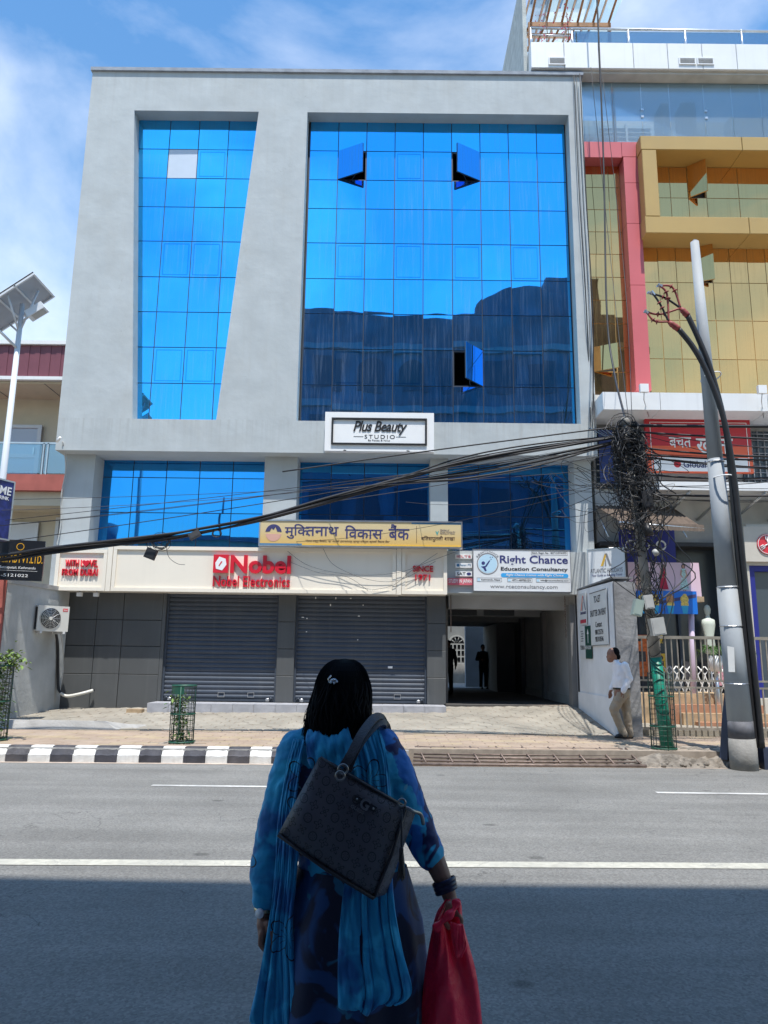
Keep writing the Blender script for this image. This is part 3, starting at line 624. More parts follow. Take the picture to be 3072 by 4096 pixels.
# ---- bank sign
def sign_gradient(name, ca, cb, z0, z1):
    m = mat(name, ca, .4, var=.03); t = m.node_tree; n = t.nodes; l = t.links.new; g = n.new('ShaderNodeNewGeometry'); s = n.new('ShaderNodeSeparateXYZ'); l(g.outputs['Position'], s.inputs[0])
    r = n.new('ShaderNodeMapRange'); r.inputs[1].default_value = z0; r.inputs[2].default_value = z1; l(s.outputs[2], r.inputs[0]); x = n.new('ShaderNodeMix'); x.data_type = 'RGBA'; l(r.outputs[0], x.inputs[0]); x.inputs[6].default_value = (*ca, 1); x.inputs[7].default_value = (*cb, 1); l(x.outputs[2], n['Principled BSDF'].inputs['Base Color'])
sign_gradient('bank_tan', (.66, .42, .12), (.62, .50, .28), 4.33, 4.75)
mat('bank_navy', (.045, .045, .14), .5); mat('bank_brown', (.10, .05, .03), .5); mat('bank_pink', (.62, .35, .27), .5); mat('bank_yellow', (.75, .45, .06), .5); mat('bank_blue', (.05, .18, .33), .5); mat('teal_print', (.02, .35, .36), .5)
K = thing('bank_sign', 'tan bank signboard with dark blue Devanagari lettering and mountain logo', 'sign', (-.6, 17.75, 4.3))
KX0, KX1, KY0 = -3.04, 1.84, 17.75
bx('board', 'bank_tan', K, KX0+.03, KX1-.03, KY0, KY0+.18, 4.335, 4.915)
f = MB().box(KX0, KX1, KY0-.015, KY0+.19, 4.30, 4.335).box(KX0, KX1, KY0-.015, KY0+.19, 4.915, 4.95).box(KX0, KX0+.03, KY0-.013, KY0+.19, 4.335, 4.915).box(KX1-.03, KX1, KY0-.013, KY0+.19, 4.335, 4.915)
f.build('frame', 'steel', K)
bx('stripe', 'bank_yellow', K, -2.0, KX1-.03, KY0-.004, KY0, 4.336, 4.372); bx('stripe', 'bank_blue', K, KX0+.03, -2.0, KY0-.004, KY0, 4.336, 4.372); bx('stripe', 'bank_blue', K, .62, KX1-.03, KY0-.004, KY0, 4.88, 4.914)
for x in (-2.4, -.6, 1.4): MB().tube([(x, KY0+.15, 4.45), (x, 18.3, 4.42)], .02, 6).build('bracket', 'steel', K)
MB().prism(ellipse(-2.69, 4.625, .195, .21, 28, .12, math.pi-.12)+[(-2.78, 4.66), (-2.74, 4.74), (-2.69, 4.70), (-2.645, 4.77), (-2.6, 4.66)][::-1][::-1], KY0-.006, KY0).build('logo', 'bank_navy', K)
MB().prism(ellipse(-2.69, 4.625, .19, .205, 28, math.pi+.12, 2*math.pi-.12), KY0-.005, KY0).build('logo', 'bank_pink', K)
text('मुिक', 'bank_navy', K, -2.42, -1.84, 4.49, 4.85, KY0-.003, bold=.012); text('तनाथ', 'bank_navy', K, -1.92, -1.13, 4.56, 4.79, KY0-.004, bold=.012)
text('िवकास', 'bank_navy', K, -.98, -.07, 4.50, 4.83, KY0-.003, bold=.012)
text('बैंक', 'bank_navy', K, .07, .57, 4.49, 4.87, KY0-.003, bold=.012)
text('"नेपाल राष्ट्र बैंकबाट "ख" वर्गको इजाजतपत्र प्राप्त रािष्ट्रय स्तरको िवकास बैंक"', 'bank_brown', K, -1.92, .10, 4.40, 4.475, KY0-.003)
bx('divider', 'bank_brown', K, .735, .745, KY0-.004, KY0, 4.42, 4.83)
text('बितसपुतली शाखा', 'bank_brown', K, .85, 1.66, 4.46, 4.60, KY0-.003, bold=.008)
text('Member of\nGlobal Alliance for\nBanking on Values', 'bank_navy', K, 1.31, 1.67, 4.63, 4.76, KY0-.003)
MB().prism([(1.235, 4.61), (1.275, 4.72), (1.245, 4.70), (1.235, 4.66), (1.22, 4.70), (1.195, 4.72)], KY0-.006, KY0).build('logo', 'teal_print', K)
# ---- beauty studio sign
S_ = thing('beauty_studio_sign', 'white box sign with black frame and script lettering on the grey facade', 'sign', (-.2, 17.8, 6.69))
bx('box', 'white_sign', S_, -1.535, 1.165, 17.82, 18.0, 6.70, 7.70)
f = MB()
for r in ((-1.37, .99, 6.86, 6.90), (-1.37, .99, 7.50, 7.545), (-1.37, -1.325, 6.90, 7.50), (.945, .99, 6.90, 7.50)): f.box(r[0], r[1], 17.78, 17.82, r[2], r[3])
f.build('frame', 'black_paint', S_)
text('Plus Beauty', 'black_paint', S_, -.83, .50, 7.12, 7.47, 17.816, depth=.012, bold=.014, shear=.3, sp=.92)
text('STUDIO', 'black_paint', S_, -.55, .20, 7.02, 7.12, 17.817, bold=.004, sp=1.35)
bx('rule', 'black_paint', S_, -.82, -.58, 17.815, 17.82, 7.065, 7.075); bx('rule', 'black_paint', S_, .23, .47, 17.815, 17.82, 7.065, 7.075)
text('By Pooza & Nilus', 'black_paint', S_, -.46, .08, 6.94, 7.0, 17.817)
for x in (-1.05, .5): MB().tube([(x, 17.82, 6.72), (x+.05, 17.70, 6.68)], .015, 6).build('bracket', 'black_paint', S_)
# ---- education consultancy sign
mat('rc_board', (.70, .715, .72), .4, var=.03); mat('rc_navy', (.035, .04, .16), .5); mat('rc_black', (.02, .02, .025), .5); mat('rc_cyan', (.04, .35, .72), .5); mat('rc_pale', (.45, .65, .78), .5); mat('grey_print', (.22, .22, .23), .5)
Q = thing('education_consultancy_sign', 'white education consultancy signboard with round logo over the passage', 'sign', (3.3, 18.0, 3.3))
QY = 17.98
bx('board', 'rc_board', Q, 2.125, 4.455, QY, 18.11, 3.32, 4.31)
f = MB().box(2.11, 4.47, QY-.01, 18.11, 3.305, 3.32).box(2.11, 4.47, QY-.01, 18.11, 4.31, 4.325).box(2.11, 2.125, QY-.008, 18.11, 3.32, 4.31).box(4.455, 4.47, QY-.008, 18.11, 3.32, 4.31); f.build('frame', 'steel', Q)
text('Right Chance', 'rc_navy', Q, 2.76, 4.40, 3.93, 4.18, QY-.003, bold=.02)
text('Education Consultancy', 'rc_black', Q, 2.78, 4.39, 3.785, 3.90, QY-.003, bold=.022)
MB().prism(ellipse(2.82, 3.70, .04, .05, 8, math.pi/2, 1.5*math.pi)+ellipse(4.36, 3.70, .04, .05, 8, -math.pi/2, math.pi/2), QY-.004, QY).build('ribbon', 'rc_cyan', Q)
text('Right Chance Comes with Right Choice', 'white_sign', Q, 2.9, 4.28, 3.665, 3.735, QY-.007, shear=.3, bold=.01)
for a, b, s in ((2.20, 2.80, 'Kathmandu, Nepal'), (2.93, 3.53, '+977-1-4597001/2/3'), (3.62, 4.44, 'info@rceconsultancy.com')):
    f = MB()
    for r in ((a, b, 3.535, 3.543), (a, b, 3.625, 3.633), (a, a+.008, 3.543, 3.625), (b-.008, b, 3.543, 3.625)): f.box(r[0], r[1], QY-.003, QY, r[2], r[3])
    f.build('text_frame', 'grey_print', Q); text(s, 'rc_black', Q, a+.11, b-.04, 3.56, 3.605, QY-.003, bold=.012); bx('icon', 'rc_pale', Q, a+.015, a+.08, QY-.003, QY, 3.55, 3.618)
text('www.rceconsultancy.com', 'grey_print', Q, 2.52, 4.13, 3.36, 3.475, QY-.003, bold=.004)
f = MB()
for r in ((3.52, 4.40, 4.195, 4.203), (3.52, 4.40, 4.285, 4.293), (3.52, 3.528, 4.203, 4.285), (4.392, 4.40, 4.203, 4.285)): f.box(r[0], r[1], QY-.003, QY, r[2], r[3])
f.build('text_frame', 'grey_print', Q); text('Govt. Regd. No. 182713/074/075', 'rc_black', Q, 3.54, 4.37, 4.215, 4.272, QY-.003)
lg = MB().prism(ellipse(2.465, 3.97, .225, .225, 28), QY-.003, QY); lg.build('logo_disc', 'rc_pale', Q)
lg = MB(); ring_poly(lg, 2.465, 3.97, .262, .022, QY-.004, QY); lg.build('logo_ring', 'grey_print', Q)
lg = MB().prism(ellipse(2.36, 3.985, .043, .043, 14), QY-.006, QY-.003).prism([(2.30, 3.90), (2.40, 3.915), (2.44, 3.80), (2.40, 3.79), (2.36, 3.86)], QY-.006, QY-.003).prism([(2.38, 3.88), (2.44, 3.90), (2.53, 4.05), (2.50, 4.05), (2.42, 3.94)], QY-.0065, QY-.003)
for x, z in ((2.55, 4.08), (2.53, 4.13), (2.58, 4.13)): lg.prism(ellipse(x, z, .012, .012, 6), QY-.006, QY-.003)
lg.build('logo_figure', 'rc_navy', Q)
for i, ch_c in enumerate('RIGHTCHANCE'):
    a = math.pi*(.80-.06*i); mt = Matrix.Translation((2.465+.30*math.cos(a), 0, 3.97+.30*math.sin(a))) @ Matrix.Rotation(-(a-math.pi/2), 4, 'Y')
    text(ch_c, 'grey_print', Q, -.02, .02, -.024, .024, QY-.003, mtx=mt)
# ---- the small test signs beside it
mat('sign_pink', (.62, .13, .17), .5); mat('study_red', (.55, .06, .09), .5)
for nm, lb, s, m, tm, z0, z1, xa, xb in (
    ('ielts_sign', 'white small sign lettered IELTS beside the cream fascia', 'IELTS', 'white_sign', 'study_red', 4.10, 4.20, 1.70, 2.10),
    ('pte_sign', 'white small sign lettered Pearson PTE with blue dot', 'Pearson | PTE', 'white_sign', 'bank_blue', 3.88, 3.99, 1.70, 2.10),
    ('sat_sign', 'white small sign lettered SAT with blue oval', 'SAT', 'white_sign', 'rc_black', 3.67, 3.79, 1.70, 2.10),
    ('study_in_japan_sign', 'pink strip sign lettered STUDY IN JAPAN below the small white signs', 'STUDY IN JAPAN', 'sign_pink', 'white_sign', 3.46, 3.62, 1.50, 2.11)):
    o = thing(nm, lb, 'sign', ((xa+xb)/2, 18.05, z0)); MB().box(xa, xb, 18.06, 18.12, z0, z1).build('board', m, o)
    x1t = xb-.03 if s != 'SAT' else xa+.24; x0t = xa+.03 if s[0] != 'P' else xa+.11
    text(s, tm, o, x0t, x1t, z0+.022, z1-.022, 18.057, bold=.01)
    if s == 'SAT': MB().prism(ellipse(xa+.32, (z0+z1)/2, .055, .035, 16), 18.055, 18.06).build('oval', 'rc_navy', o)
    if s[0] == 'P': MB().prism(ellipse(xa+.06, (z0+z1)/2, .035, .035, 16), 18.055, 18.06).build('dot', 'bank_blue', o)
# small dark boards on the beam inside the passage
for x, w in ((2.1, 1.0), (3.3, .9)):
    tag(bx('hanging_board', 'cladding_grey', None, x-.4, x-.4+w, 22.15, 22.195, 2.97, 3.2), 'dark board fixed high on a beam inside the passage', 'sign', 'boards inside the passage')
# ================================================================== building behind the camera: seen in the mirror glass, and its shade lies on the road
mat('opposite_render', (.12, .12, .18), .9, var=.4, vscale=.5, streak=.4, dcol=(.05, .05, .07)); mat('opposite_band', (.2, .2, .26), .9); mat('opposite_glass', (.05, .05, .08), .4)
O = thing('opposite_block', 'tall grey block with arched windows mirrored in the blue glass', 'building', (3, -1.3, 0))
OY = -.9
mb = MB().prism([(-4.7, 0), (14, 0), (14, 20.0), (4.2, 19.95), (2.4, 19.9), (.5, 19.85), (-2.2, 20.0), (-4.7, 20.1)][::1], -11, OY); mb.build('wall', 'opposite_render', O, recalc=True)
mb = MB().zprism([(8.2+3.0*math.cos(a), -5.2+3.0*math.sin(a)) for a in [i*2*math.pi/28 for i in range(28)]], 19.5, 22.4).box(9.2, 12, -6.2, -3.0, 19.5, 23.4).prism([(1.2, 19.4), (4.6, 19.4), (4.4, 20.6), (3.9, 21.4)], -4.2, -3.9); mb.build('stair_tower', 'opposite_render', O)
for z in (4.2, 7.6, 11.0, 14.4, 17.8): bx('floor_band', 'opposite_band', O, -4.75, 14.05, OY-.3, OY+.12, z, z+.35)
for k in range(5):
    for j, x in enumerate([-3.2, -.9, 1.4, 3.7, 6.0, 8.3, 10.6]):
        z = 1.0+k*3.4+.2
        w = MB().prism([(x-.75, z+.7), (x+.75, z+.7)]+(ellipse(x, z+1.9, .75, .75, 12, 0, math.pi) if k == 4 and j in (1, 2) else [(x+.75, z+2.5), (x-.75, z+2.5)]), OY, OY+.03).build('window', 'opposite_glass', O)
O2 = thing('opposite_shop_house', 'low pale shop house with flat roof mirrored in the first floor glass', 'building', (-12, -1.6, 0))
mat('opposite_pale', (.5, .46, .4), .9, var=.1)
bx('wall', 'opposite_pale', O2, -22, -5.2, -11, -1.6, 0, 7.6); bx('roof_slab', 'opposite_band', O2, -22.2, -5.1, -11, -1.3, 7.6, 7.85)
for x in (-20, -17, -14, -11, -8):
    bx('window', 'opposite_glass', O2, x, x+1.6, -1.6, -1.57, 4.4, 6.2)
MB().cyl((-9, -2, 7.85), (-9, -2, 10.5), .06).cyl((-16, -4.5, 7.85), (-16, -4.5, 9.2), .5).build('roof_tank', 'opposite_band', O2)
# ================================================================== the gold glass building on the right
mat('alu_white', (.74, .75, .75), .45, var=.03, vscale=1.5, streak=.08); mat('alu_gold', (.46, .31, .105), .4, var=.06, vscale=1, streak=.12, dcol=(.4, .3, .14)); mat('alu_red', (.58, .13, .14), .42, var=.05, vscale=1)
mat('rb_wall', (.50, .49, .46), .9, var=.1, bump=.2, dirt=.2); mat('gold_frame', (.34, .27, .13), .5); mat('block_wall', (.46, .48, .46), .95, var=.2, vscale=4, bump=.5, dirt=.3, dcol=(.33, .34, .33))
mat('pergola_wood', (.42, .19, .08), .6, var=.2, vscale=6); mat('orange_paint', (.52, .28, .12), .8)
def clear_glass(name, tint, refl=.25, dust_glare=.05):  # pale diffuse share paints milky sky glare into the glass
    m = bpy.data.materials.new(name); m.use_nodes = True; t = m.node_tree; n = t.nodes; l = t.links.new; n.remove(n['Principled BSDF'])
    a = n.new('ShaderNodeBsdfTransparent'); a.inputs[0].default_value = (*tint, 1); g = n.new('ShaderNodeBsdfGlossy'); g.inputs['Roughness'].default_value = .03; g.inputs[0].default_value = (.75, .9, 1, 1)
    lw = n.new('ShaderNodeFresnel'); lw.inputs[0].default_value = 1.5; mr = n.new('ShaderNodeMapRange'); mr.inputs[3].default_value = refl; mr.inputs[4].default_value = .9; l(lw.outputs[0], mr.inputs[0])
    x = n.new('ShaderNodeMixShader'); l(mr.outputs[0], x.inputs[0]); l(a.outputs[0], x.inputs[1]); l(g.outputs[0], x.inputs[2]); df = n.new('ShaderNodeBsdfDiffuse'); df.inputs[0].default_value = (.55, .64, .66, 1); y = n.new('ShaderNodeMixShader'); y.inputs[0].default_value = dust_glare; l(x.outputs[0], y.inputs[1]); l(df.outputs[0], y.inputs[2]); l(y.outputs[0], n['Material Output'].inputs[0]); MATS[name] = m
clear_glass('clear_glass', (.90, .96, .97), .02, .20); clear_glass('rail_glass', (.80, .90, .92), .14)
P = thing('gold_glass_building', 'commercial building with gold mirror glass, red frame and white parapet', 'building', (9, 18.2, 0))
bx('wall', 'rb_wall', P, 5.26, 14.5, 20.2, 30, 0, 17.9); bx('side_wall', 'rb_wall', P, 5.26, 5.34, 18.5, 20.2, 8.3, 17.6)
bx('floor_slab', 'rb_wall', P, 5.26, 14.5, 18.35, 20.2, 15.3, 15.5); bx('floor_slab', 'rb_wall', P, 5.26, 14.5, 18.3, 20.2, 8.1, 8.4)
bx('glass_backing', 'gold_frame', P, 5.35, 14.5, 18.6, 18.65, 8.4, 15.3)
# white parapet panels
xs = [3.85, 4.77, 5.72, 6.68, 7.63, 8.58, 9.53, 10.48, 11.43, 12.38]
for a, b in zip(xs, xs[1:]):
    MB().cbox(a+.006, b-.006, 17.9, 18.2, 17.70, 18.52, .01).build('parapet_panel', 'alu_white', P)
bx('parapet_core', 'rb_wall', P, 3.86, 14, 17.96, 18.5, 17.68, 18.50); bx('parapet_soffit', 'rb_wall', P, 5.3, 14, 18.0, 18.5, 17.62, 17.68)
def louvre(x0_, x1_, z0_, z1_):
    f = MB().box(x0_, x1_, 17.87, 17.9, z0_, z0_+.03).box(x0_, x1_, 17.87, 17.9, z1_-.03, z1_).box(x0_, x0_+.03, 17.87, 17.9, z0_+.03, z1_-.03).box(x1_-.03, x1_, 17.87, 17.9, z0_+.03, z1_-.03)
    o = f.build('vent_louvre', 'alu_white', P)
    bx('vent_back', 'dark_room', o, x0_+.03, x1_-.03, 17.893, 17.898, z0_+.03, z1_-.03)
    for k in range(6): z = z0_+.05+k*(z1_-z0_-.09)/6; MB().add([(x0_+.03, 17.872, z), (x1_-.03, 17.872, z), (x1_-.03, 17.892, z+.03), (x0_+.03, 17.892, z+.03)], [(0, 1, 2, 3)]).build('slat', 'alu_white', o)
louvre(4.33, 4.80, 17.78, 18.02); louvre(7.92, 8.38, 17.83, 18.05); louvre(8.42, 8.88, 17.83, 18.05)
# roof railing
rl = MB().tube([(3.95, 18.3, 19.35), (14, 18.3, 19.30)], .035, 8); rl.tube([(3.95, 18.3, 19.12), (5.1, 18.3, 19.1)], .025, 8)
rail = rl.build('roof_rail', 'steel', P)
for x in (3.95, 5.12, 6.72, 8.33, 9.93, 11.5): MB().cyl((x, 18.3, 18.5), (x, 18.3, 19.35), .028).build('rail_post', 'steel', P)
for a, b in ((5.16, 6.68), (6.76, 8.29), (8.37, 9.89), (9.97, 11.4)): bx('rail_pane', 'rail_glass', P, a, b, 18.29, 18.30, 18.55, 19.25)
# pergola on the roof
pg = thing('roof_pergola', 'brown timber and glass pergola on the white roof parapet', 'pergola', (5.2, 19, 18.5))
MB().box(4.02, 6.45, 18.9, 18.98, 20.0, 20.14).build('front_beam', 'pergola_wood', pg); bx('rear_beam', 'pergola_wood', pg, 4.02, 6.45, 20.1, 20.18, 20.3, 20.42)
for k in range(6): x = 4.1+k*.46; MB().tube([(x-.12, 20.6, 20.5), (x, 18.95, 20.18), (x+.06, 18.35, 20.52 if k < 5 else 20.4)], .035, 6).build('rafter', 'pergola_wood', pg)
MB().box(6.36, 6.45, 18.9, 18.98, 15.5, 20.0).build('post', 'pergola_wood', pg); MB().box(4.02, 4.1, 18.9, 18.98, 17.66, 20.0).build('post', 'pergola_wood', pg)
MB().add([(4.0, 18.25, 20.62), (6.75, 18.25, 20.62), (6.5, 20.7, 20.6), (3.9, 20.7, 20.6)], [(0, 1, 2, 3)]).build('roof_glass', 'rail_glass', pg)
MB().add([(5.9, 18.9, 19.95), (6.95, 18.9, 19.85), (6.9, 20.7, 20.2), (5.9, 20.7, 20.3)], [(0, 1, 2, 3)]).build('roof_glass', 'rail_glass', pg)
mat('flower_pink', (.6, .06, .14), .7); mat('leaf_green', (.06, .13, .03), .6, var=.4, vscale=20); mat('leaf_pale', (.16, .24, .05), .6, var=.4, vscale=20); mat('stem', (.12, .09, .05), .8)
def leaves(mb, c, sp, n, s, rnd, droop=.3):
    for k in range(n):
        p = Vector(c)+Vector((rnd.gauss(0, sp[0]), rnd.gauss(0, sp[1]), rnd.gauss(0, sp[2]))); a = rnd.uniform(0, 6.28)
        d = Vector((math.cos(a), math.sin(a), rnd.uniform(-.8, .5)-droop)).normalized()*s*rnd.uniform(.6, 1.3); w = d.cross(Vector((0, 0, 1)))*.28; up = Vector((0, 0, s*.12))
        mb.add([p, p+d*.5+w+up, p+d, p+d*.5-w+up], [(0, 1, 2), (0, 2, 3)])
rnd = random.Random(5)
for x, z in ((4.35, 18.5), (4.95, 18.5)):
    o = thing('roof_plant', 'pink flowering creeper trailing by the roof rail', 'plant', (x, 18.25, z), 'roof creepers')
    s = MB().tube([(x, 18.25, z), (x+.05, 18.2, z+.6), (x+.02, 18.22, z+1.3)], .012, 6); s.build('stem', 'stem', o); f = MB(); leaves(f, (x, 18.22, z+.8), (.12, .05, .5), 60, .07, rnd); f.build('foliage', 'flower_pink', o)
tag(bx('roof_side_wall', 'block_wall', None, 3.75, 3.86, 18.4, 22.4, 17.7, 21.2), 'rough grey wall rising beside the roof terrace', 'wall')
o = thing('roof_room', 'orange and cream roof room behind the grey terrace wall', 'roof room', (3.1, 23.5, 17.6)); bx('wall', 'orange_paint', o, 3.3, 3.6, 23, 26, 17.6, 20.6); bx('roof', 'orange_paint', o, 3.22, 3.7, 22.9, 26, 20.6, 20.8)
for x in (3.75, 4.0): bx('post', 'alu_gold', o, x, x+.06, 22.6, 22.66, 17.6, 21)
bx('pane', 'rail_glass', o, 3.6, 4.2, 22.62, 22.63, 17.8, 21.6)
# glazed top storey
for a, b in zip([5.28, 6.18, 6.98, 7.76, 8.72, 9.5, 10.3, 11.1], [6.18, 6.98, 7.76, 8.72, 9.5, 10.3, 11.1, 12]): bx('glazing', 'clear_glass', P, a+.006, b-.006, 18.32, 18.335, 15.52, 17.62)
mat('room_blue', (.34, .40, .44), .8, var=.2, vscale=2)
bx('terrace_back', 'room_blue', P, 5.35, 14, 20.0, 20.15, 15.5, 17.55)
mb = MB()
for r in range(5):
    for k in range(4):
        xa = 5.36+k*.31+(.15 if r % 2 else 0); mb.box(xa, xa+.29, 19.3, 19.5, 15.52+r*.23, 15.52+r*.23+.21)
bw = bx('block_pier', 'block_wall', P, 5.38, 6.5, 19.34, 19.9, 15.5, 16.6)
for i in range(0, len(mb.v), 8): MB().add(mb.v[i:i+8], [tuple(v) for v in mb.f[:6]]).build('block', 'block_wall', bw)
bx('block_pier', 'block_wall', P, 7.8, 8.02, 19.0, 19.6, 15.5, 17.55); bx('block_pier', 'block_wall', P, 9.75, 11, 19.0, 19.4, 15.5, 17.1)
lw = MB(); lwf = bx('louvre_window', 'room_blue', P, 6.3, 7.8, 19.9, 19.99, 16.05, 17.5)
for k in range(9): bx('slat', 'steel', lwf, 6.3, 7.8, 19.80, 19.9, 16.1+k*.155, 16.12+k*.155)
bx('stile', 'steel', lwf, 7.02, 7.08, 19.78, 19.9, 16.05, 17.5)
bx('duct', 'alu_white', P, 8.35, 8.75, 18.9, 19.4, 15.5, 17.5); bx('outdoor_unit', 'alu_white', P, 8.0, 8.6, 18.7, 19.1, 15.52, 16.05)
for z, a, b in ((15.95, 8.6, 9.3), (15.75, 7.5, 7.85)): MB().tube([(a, 18.8, z), (b, 18.8, z), (b, 18.8, 15.5)], .03, 8).build('pipe', 'alu_white', P)
for x, z in ((6.95, 16.72), (6.95, 16.5), (8.72, 16.7), (8.72, 16.48)): bx('patch_fitting', 'steel', P, x, x+.07, 18.30, 18.32, z, z+.06)
# red frame, gold frame
mb = MB().box(5.26, 6.26, 18.05, 18.5, 15.06, 15.53); mb.build('red_band_panel', 'alu_red', P); MB().box(6.272, 6.69, 18.05, 18.5, 15.09, 15.53).build('red_band_panel', 'alu_red', P)
zz = [8.44, 11.33, 13.1, 14.3, 15.08]
for a, b in zip(zz, zz[1:]): MB().box(6.30, 6.69, 18.05, 18.55, a+.006, b-.006).build('red_column_panel', 'alu_red', P)
for a, b in ((6.66, 9.35), (9.362, 12.0)): MB().cbox(a, b, 17.7, 18.5, 15.055, 15.46, .012).build('gold_band_panel', 'alu_gold', P); MB().cbox(a, b, 17.7, 18.5, 12.62, 13.09, .012).build('gold_band_panel', 'alu_gold', P)
MB().cbox(6.68, 7.06, 17.7, 18.5, 13.10, 15.045, .012).build('gold_post_panel', 'alu_gold', P)
GM = [6.72+i*.478 for i in range(13)]
def gpane(x0_, x1_, z0_, z1_, y=18.42, open_=None):
    if open_:
        w = x1_-x0_; h = z1_-z0_; o = link('open_pane', MB().box(0, w, 0, .012, -h/2, h/2).mesh('open_pane', 'gold_glass'), P, (x0_, y-.03, (z0_+z1_)/2), rot=(0, 0, R(-open_)))
        f = MB()
        for r in ((0, w, -h/2, -h/2+.03), (0, w, h/2-.03, h/2), (0, .03, -h/2+.03, h/2-.03), (w-.03, w, -h/2+.03, h/2-.03)): f.box(r[0], r[1], .013, .04, r[2], r[3])
        s = link('sash_frame', f.mesh('sash_frame', 'alu_gold')); s.parent = o; bx('opening_shade', 'dark_room', P, x0_, x1_, y+.1, y+.11, z0_, z1_)  # dark sheet stands in for the shade inside the open window
    else: pane(P, [(x0_+.009, z0_+.009), (x1_-.009, z0_+.009), (x1_-.009, z1_-.009), (x0_+.009, z1_-.009)], y, 'gold_glass', .003)
mb = MB(); bars(mb, GM, [8.4, 9.45, 10.53, 11.61, 12.62], 18.434, 18.5, .02); mb.build('gold_window_frame', 'alu_gold', P)
GZ = [8.4, 9.45, 10.53, 11.61, 12.62]
for i in range(12):
    for k in range(4): gpane(GM[i], GM[i+1], GZ[k], GZ[k+1], open_=25 if (i, k) in ((3, 3),) else None)
UX = [7.06, 7.66, 8.14, 8.64, 9.52, 10.4, 11.28, 12]
mb = MB(); bars(mb, UX, [13.1, 14.11, 15.06], 18.434, 18.5, .02); mb.build('gold_window_frame', 'alu_gold', P)
for i in range(7):
    for k in range(2): gpane(UX[i], UX[i+1], [13.1, 14.11, 15.05][k], [13.1, 14.11, 15.05][k+1], open_=42 if (i, k) == (2, 1) else None)
LX = [5.36, 5.98, 6.3]; LZ = [8.42, 9.07, 9.74, 10.41, 11.08, 11.74, 12.41, 13.07, 13.73, 14.4, 15.06]
mb = MB(); bars(mb, LX, LZ, 18.434, 18.5, .02); mb.build('gold_window_frame', 'alu_gold', P)
for i in range(2):
    for k in range(10): gpane(LX[i], LX[i+1], LZ[k], LZ[k+1], open_=30 if (i, k) in ((0, 1),) else None)
# white canopy
for a, b in ((5.22, 6.60), (6.612, 9.2), (9.212, 12)): MB().box(a, b, 17.3, 18.5, 7.67, 8.11).build('canopy_panel', 'alu_white', P)
for x in (6.12, 8.93):
    o = thing('canopy_floodlight', 'white floodlight on a rod above the white canopy', 'lamp', (x, 17.0, 8.1), 'canopy floodlights')
    bx('housing', 'white_sign', o, x-.1, x+.1, 16.95, 17.05, 8.0, 8.2); MB().tube([(x, 17.0, 8.0), (x+.02, 17.1, 7.85), (x+.3, 17.6, 7.6)], .012, 6).build('arm', 'steel', o)
bx('upper_wall', 'rb_wall', P, 5.3, 12, 18.6, 20.2, 4.6, 8.1)
# grilled windows behind the red sign
mat('window_dark', (.05, .07, .09), .25); mat('cloth_blue', (.04, .07, .22), .9)
for a, b in ((5.35, 6.45), (9.1, 11)):
    o = bx('grille_window', 'window_dark', P, a, b, 18.55, 18.6, 6.0, 7.55)
    for k in range(int((b-a)/.16)): MB().cyl((a+.08+k*.16, 18.5, 6.0), (a+.08+k*.16, 18.5, 7.55), .012, seg=6).build('bar', 'steel', o)
    for k in range(9): MB().cyl((a, 18.49, 6.1+k*.17), (b, 18.49, 6.1+k*.17), .012, seg=6).build('bar', 'steel', o)
bx('blue_cloth', 'cloth_blue', P, 5.4, 5.75, 18.42, 18.44, 6.1, 7.5); bx('blue_cloth', 'cloth_blue', P, 6.0, 6.15, 18.42, 18.44, 6.3, 7.4)
# second canopy with steel brackets
bx('lower_canopy', 'alu_white', P, 6.5, 12, 17.4, 18.6, 5.72, 5.92); bx('lower_wall', 'rb_wall', P, 6.6, 12, 18.5, 18.6, 4.6, 5.7)
for x in (6.9, 7.8, 8.7, 9.6): MB().tube([(x, 18.5, 5.2), (x+.35, 17.45, 5.7)], .035, 6).build('canopy_bracket', 'steel', P)
mat('awning_brown', (.13, .095, .07), .75, var=.25, vscale=2, stretch=(8, 1, 1))
aw = MB(); n = 46
ring = []
for i in range(n): x = 5.24+i*.044; ring.append((x, .018*math.cos(i*math.pi)))
vs = [(x, 16.55+(x-5.24)*.12, 4.78+c-(x-5.24)*.04) for x, c in ring]+[(x, 18.55, 5.55+c) for x, c in ring]
aw.add(vs, [(i, i+1, n+i+1, n+i) for i in range(n-1)])
o = thing('corrugated_awning', 'brown corrugated awning sloping over the dark shopfront beside the tangled pole', 'awning', (6.2, 17.5, 4.8)); aw.build('sheet', 'awning_brown', o)
MB().tube([(5.24, 16.55, 4.76), (7.22, 16.79, 4.68)], .025, 6).build('edge_rail', 'steel', o)
fr = MB()
for i in range(n-1): x = ring[i][0]; fr.add([(x, 16.54+(x-5.24)*.12, 4.77), (x+.044, 16.54+(x-5.2)*.12, 4.77), (x+.044, 16.52+(x-5.2)*.12, 4.60+.02*(i % 2)), (x, 16.52+(x-5.24)*.12, 4.60+.02*((i+1) % 2))], [(0, 3, 2, 1)])
fr.build('valance', 'awning_brown', o)
for x in (5.3, 7.15): MB().cyl((x, 17.6, 4.6), (x, 18.55, 5.45), .02, seg=6).build('strut', 'steel', o)
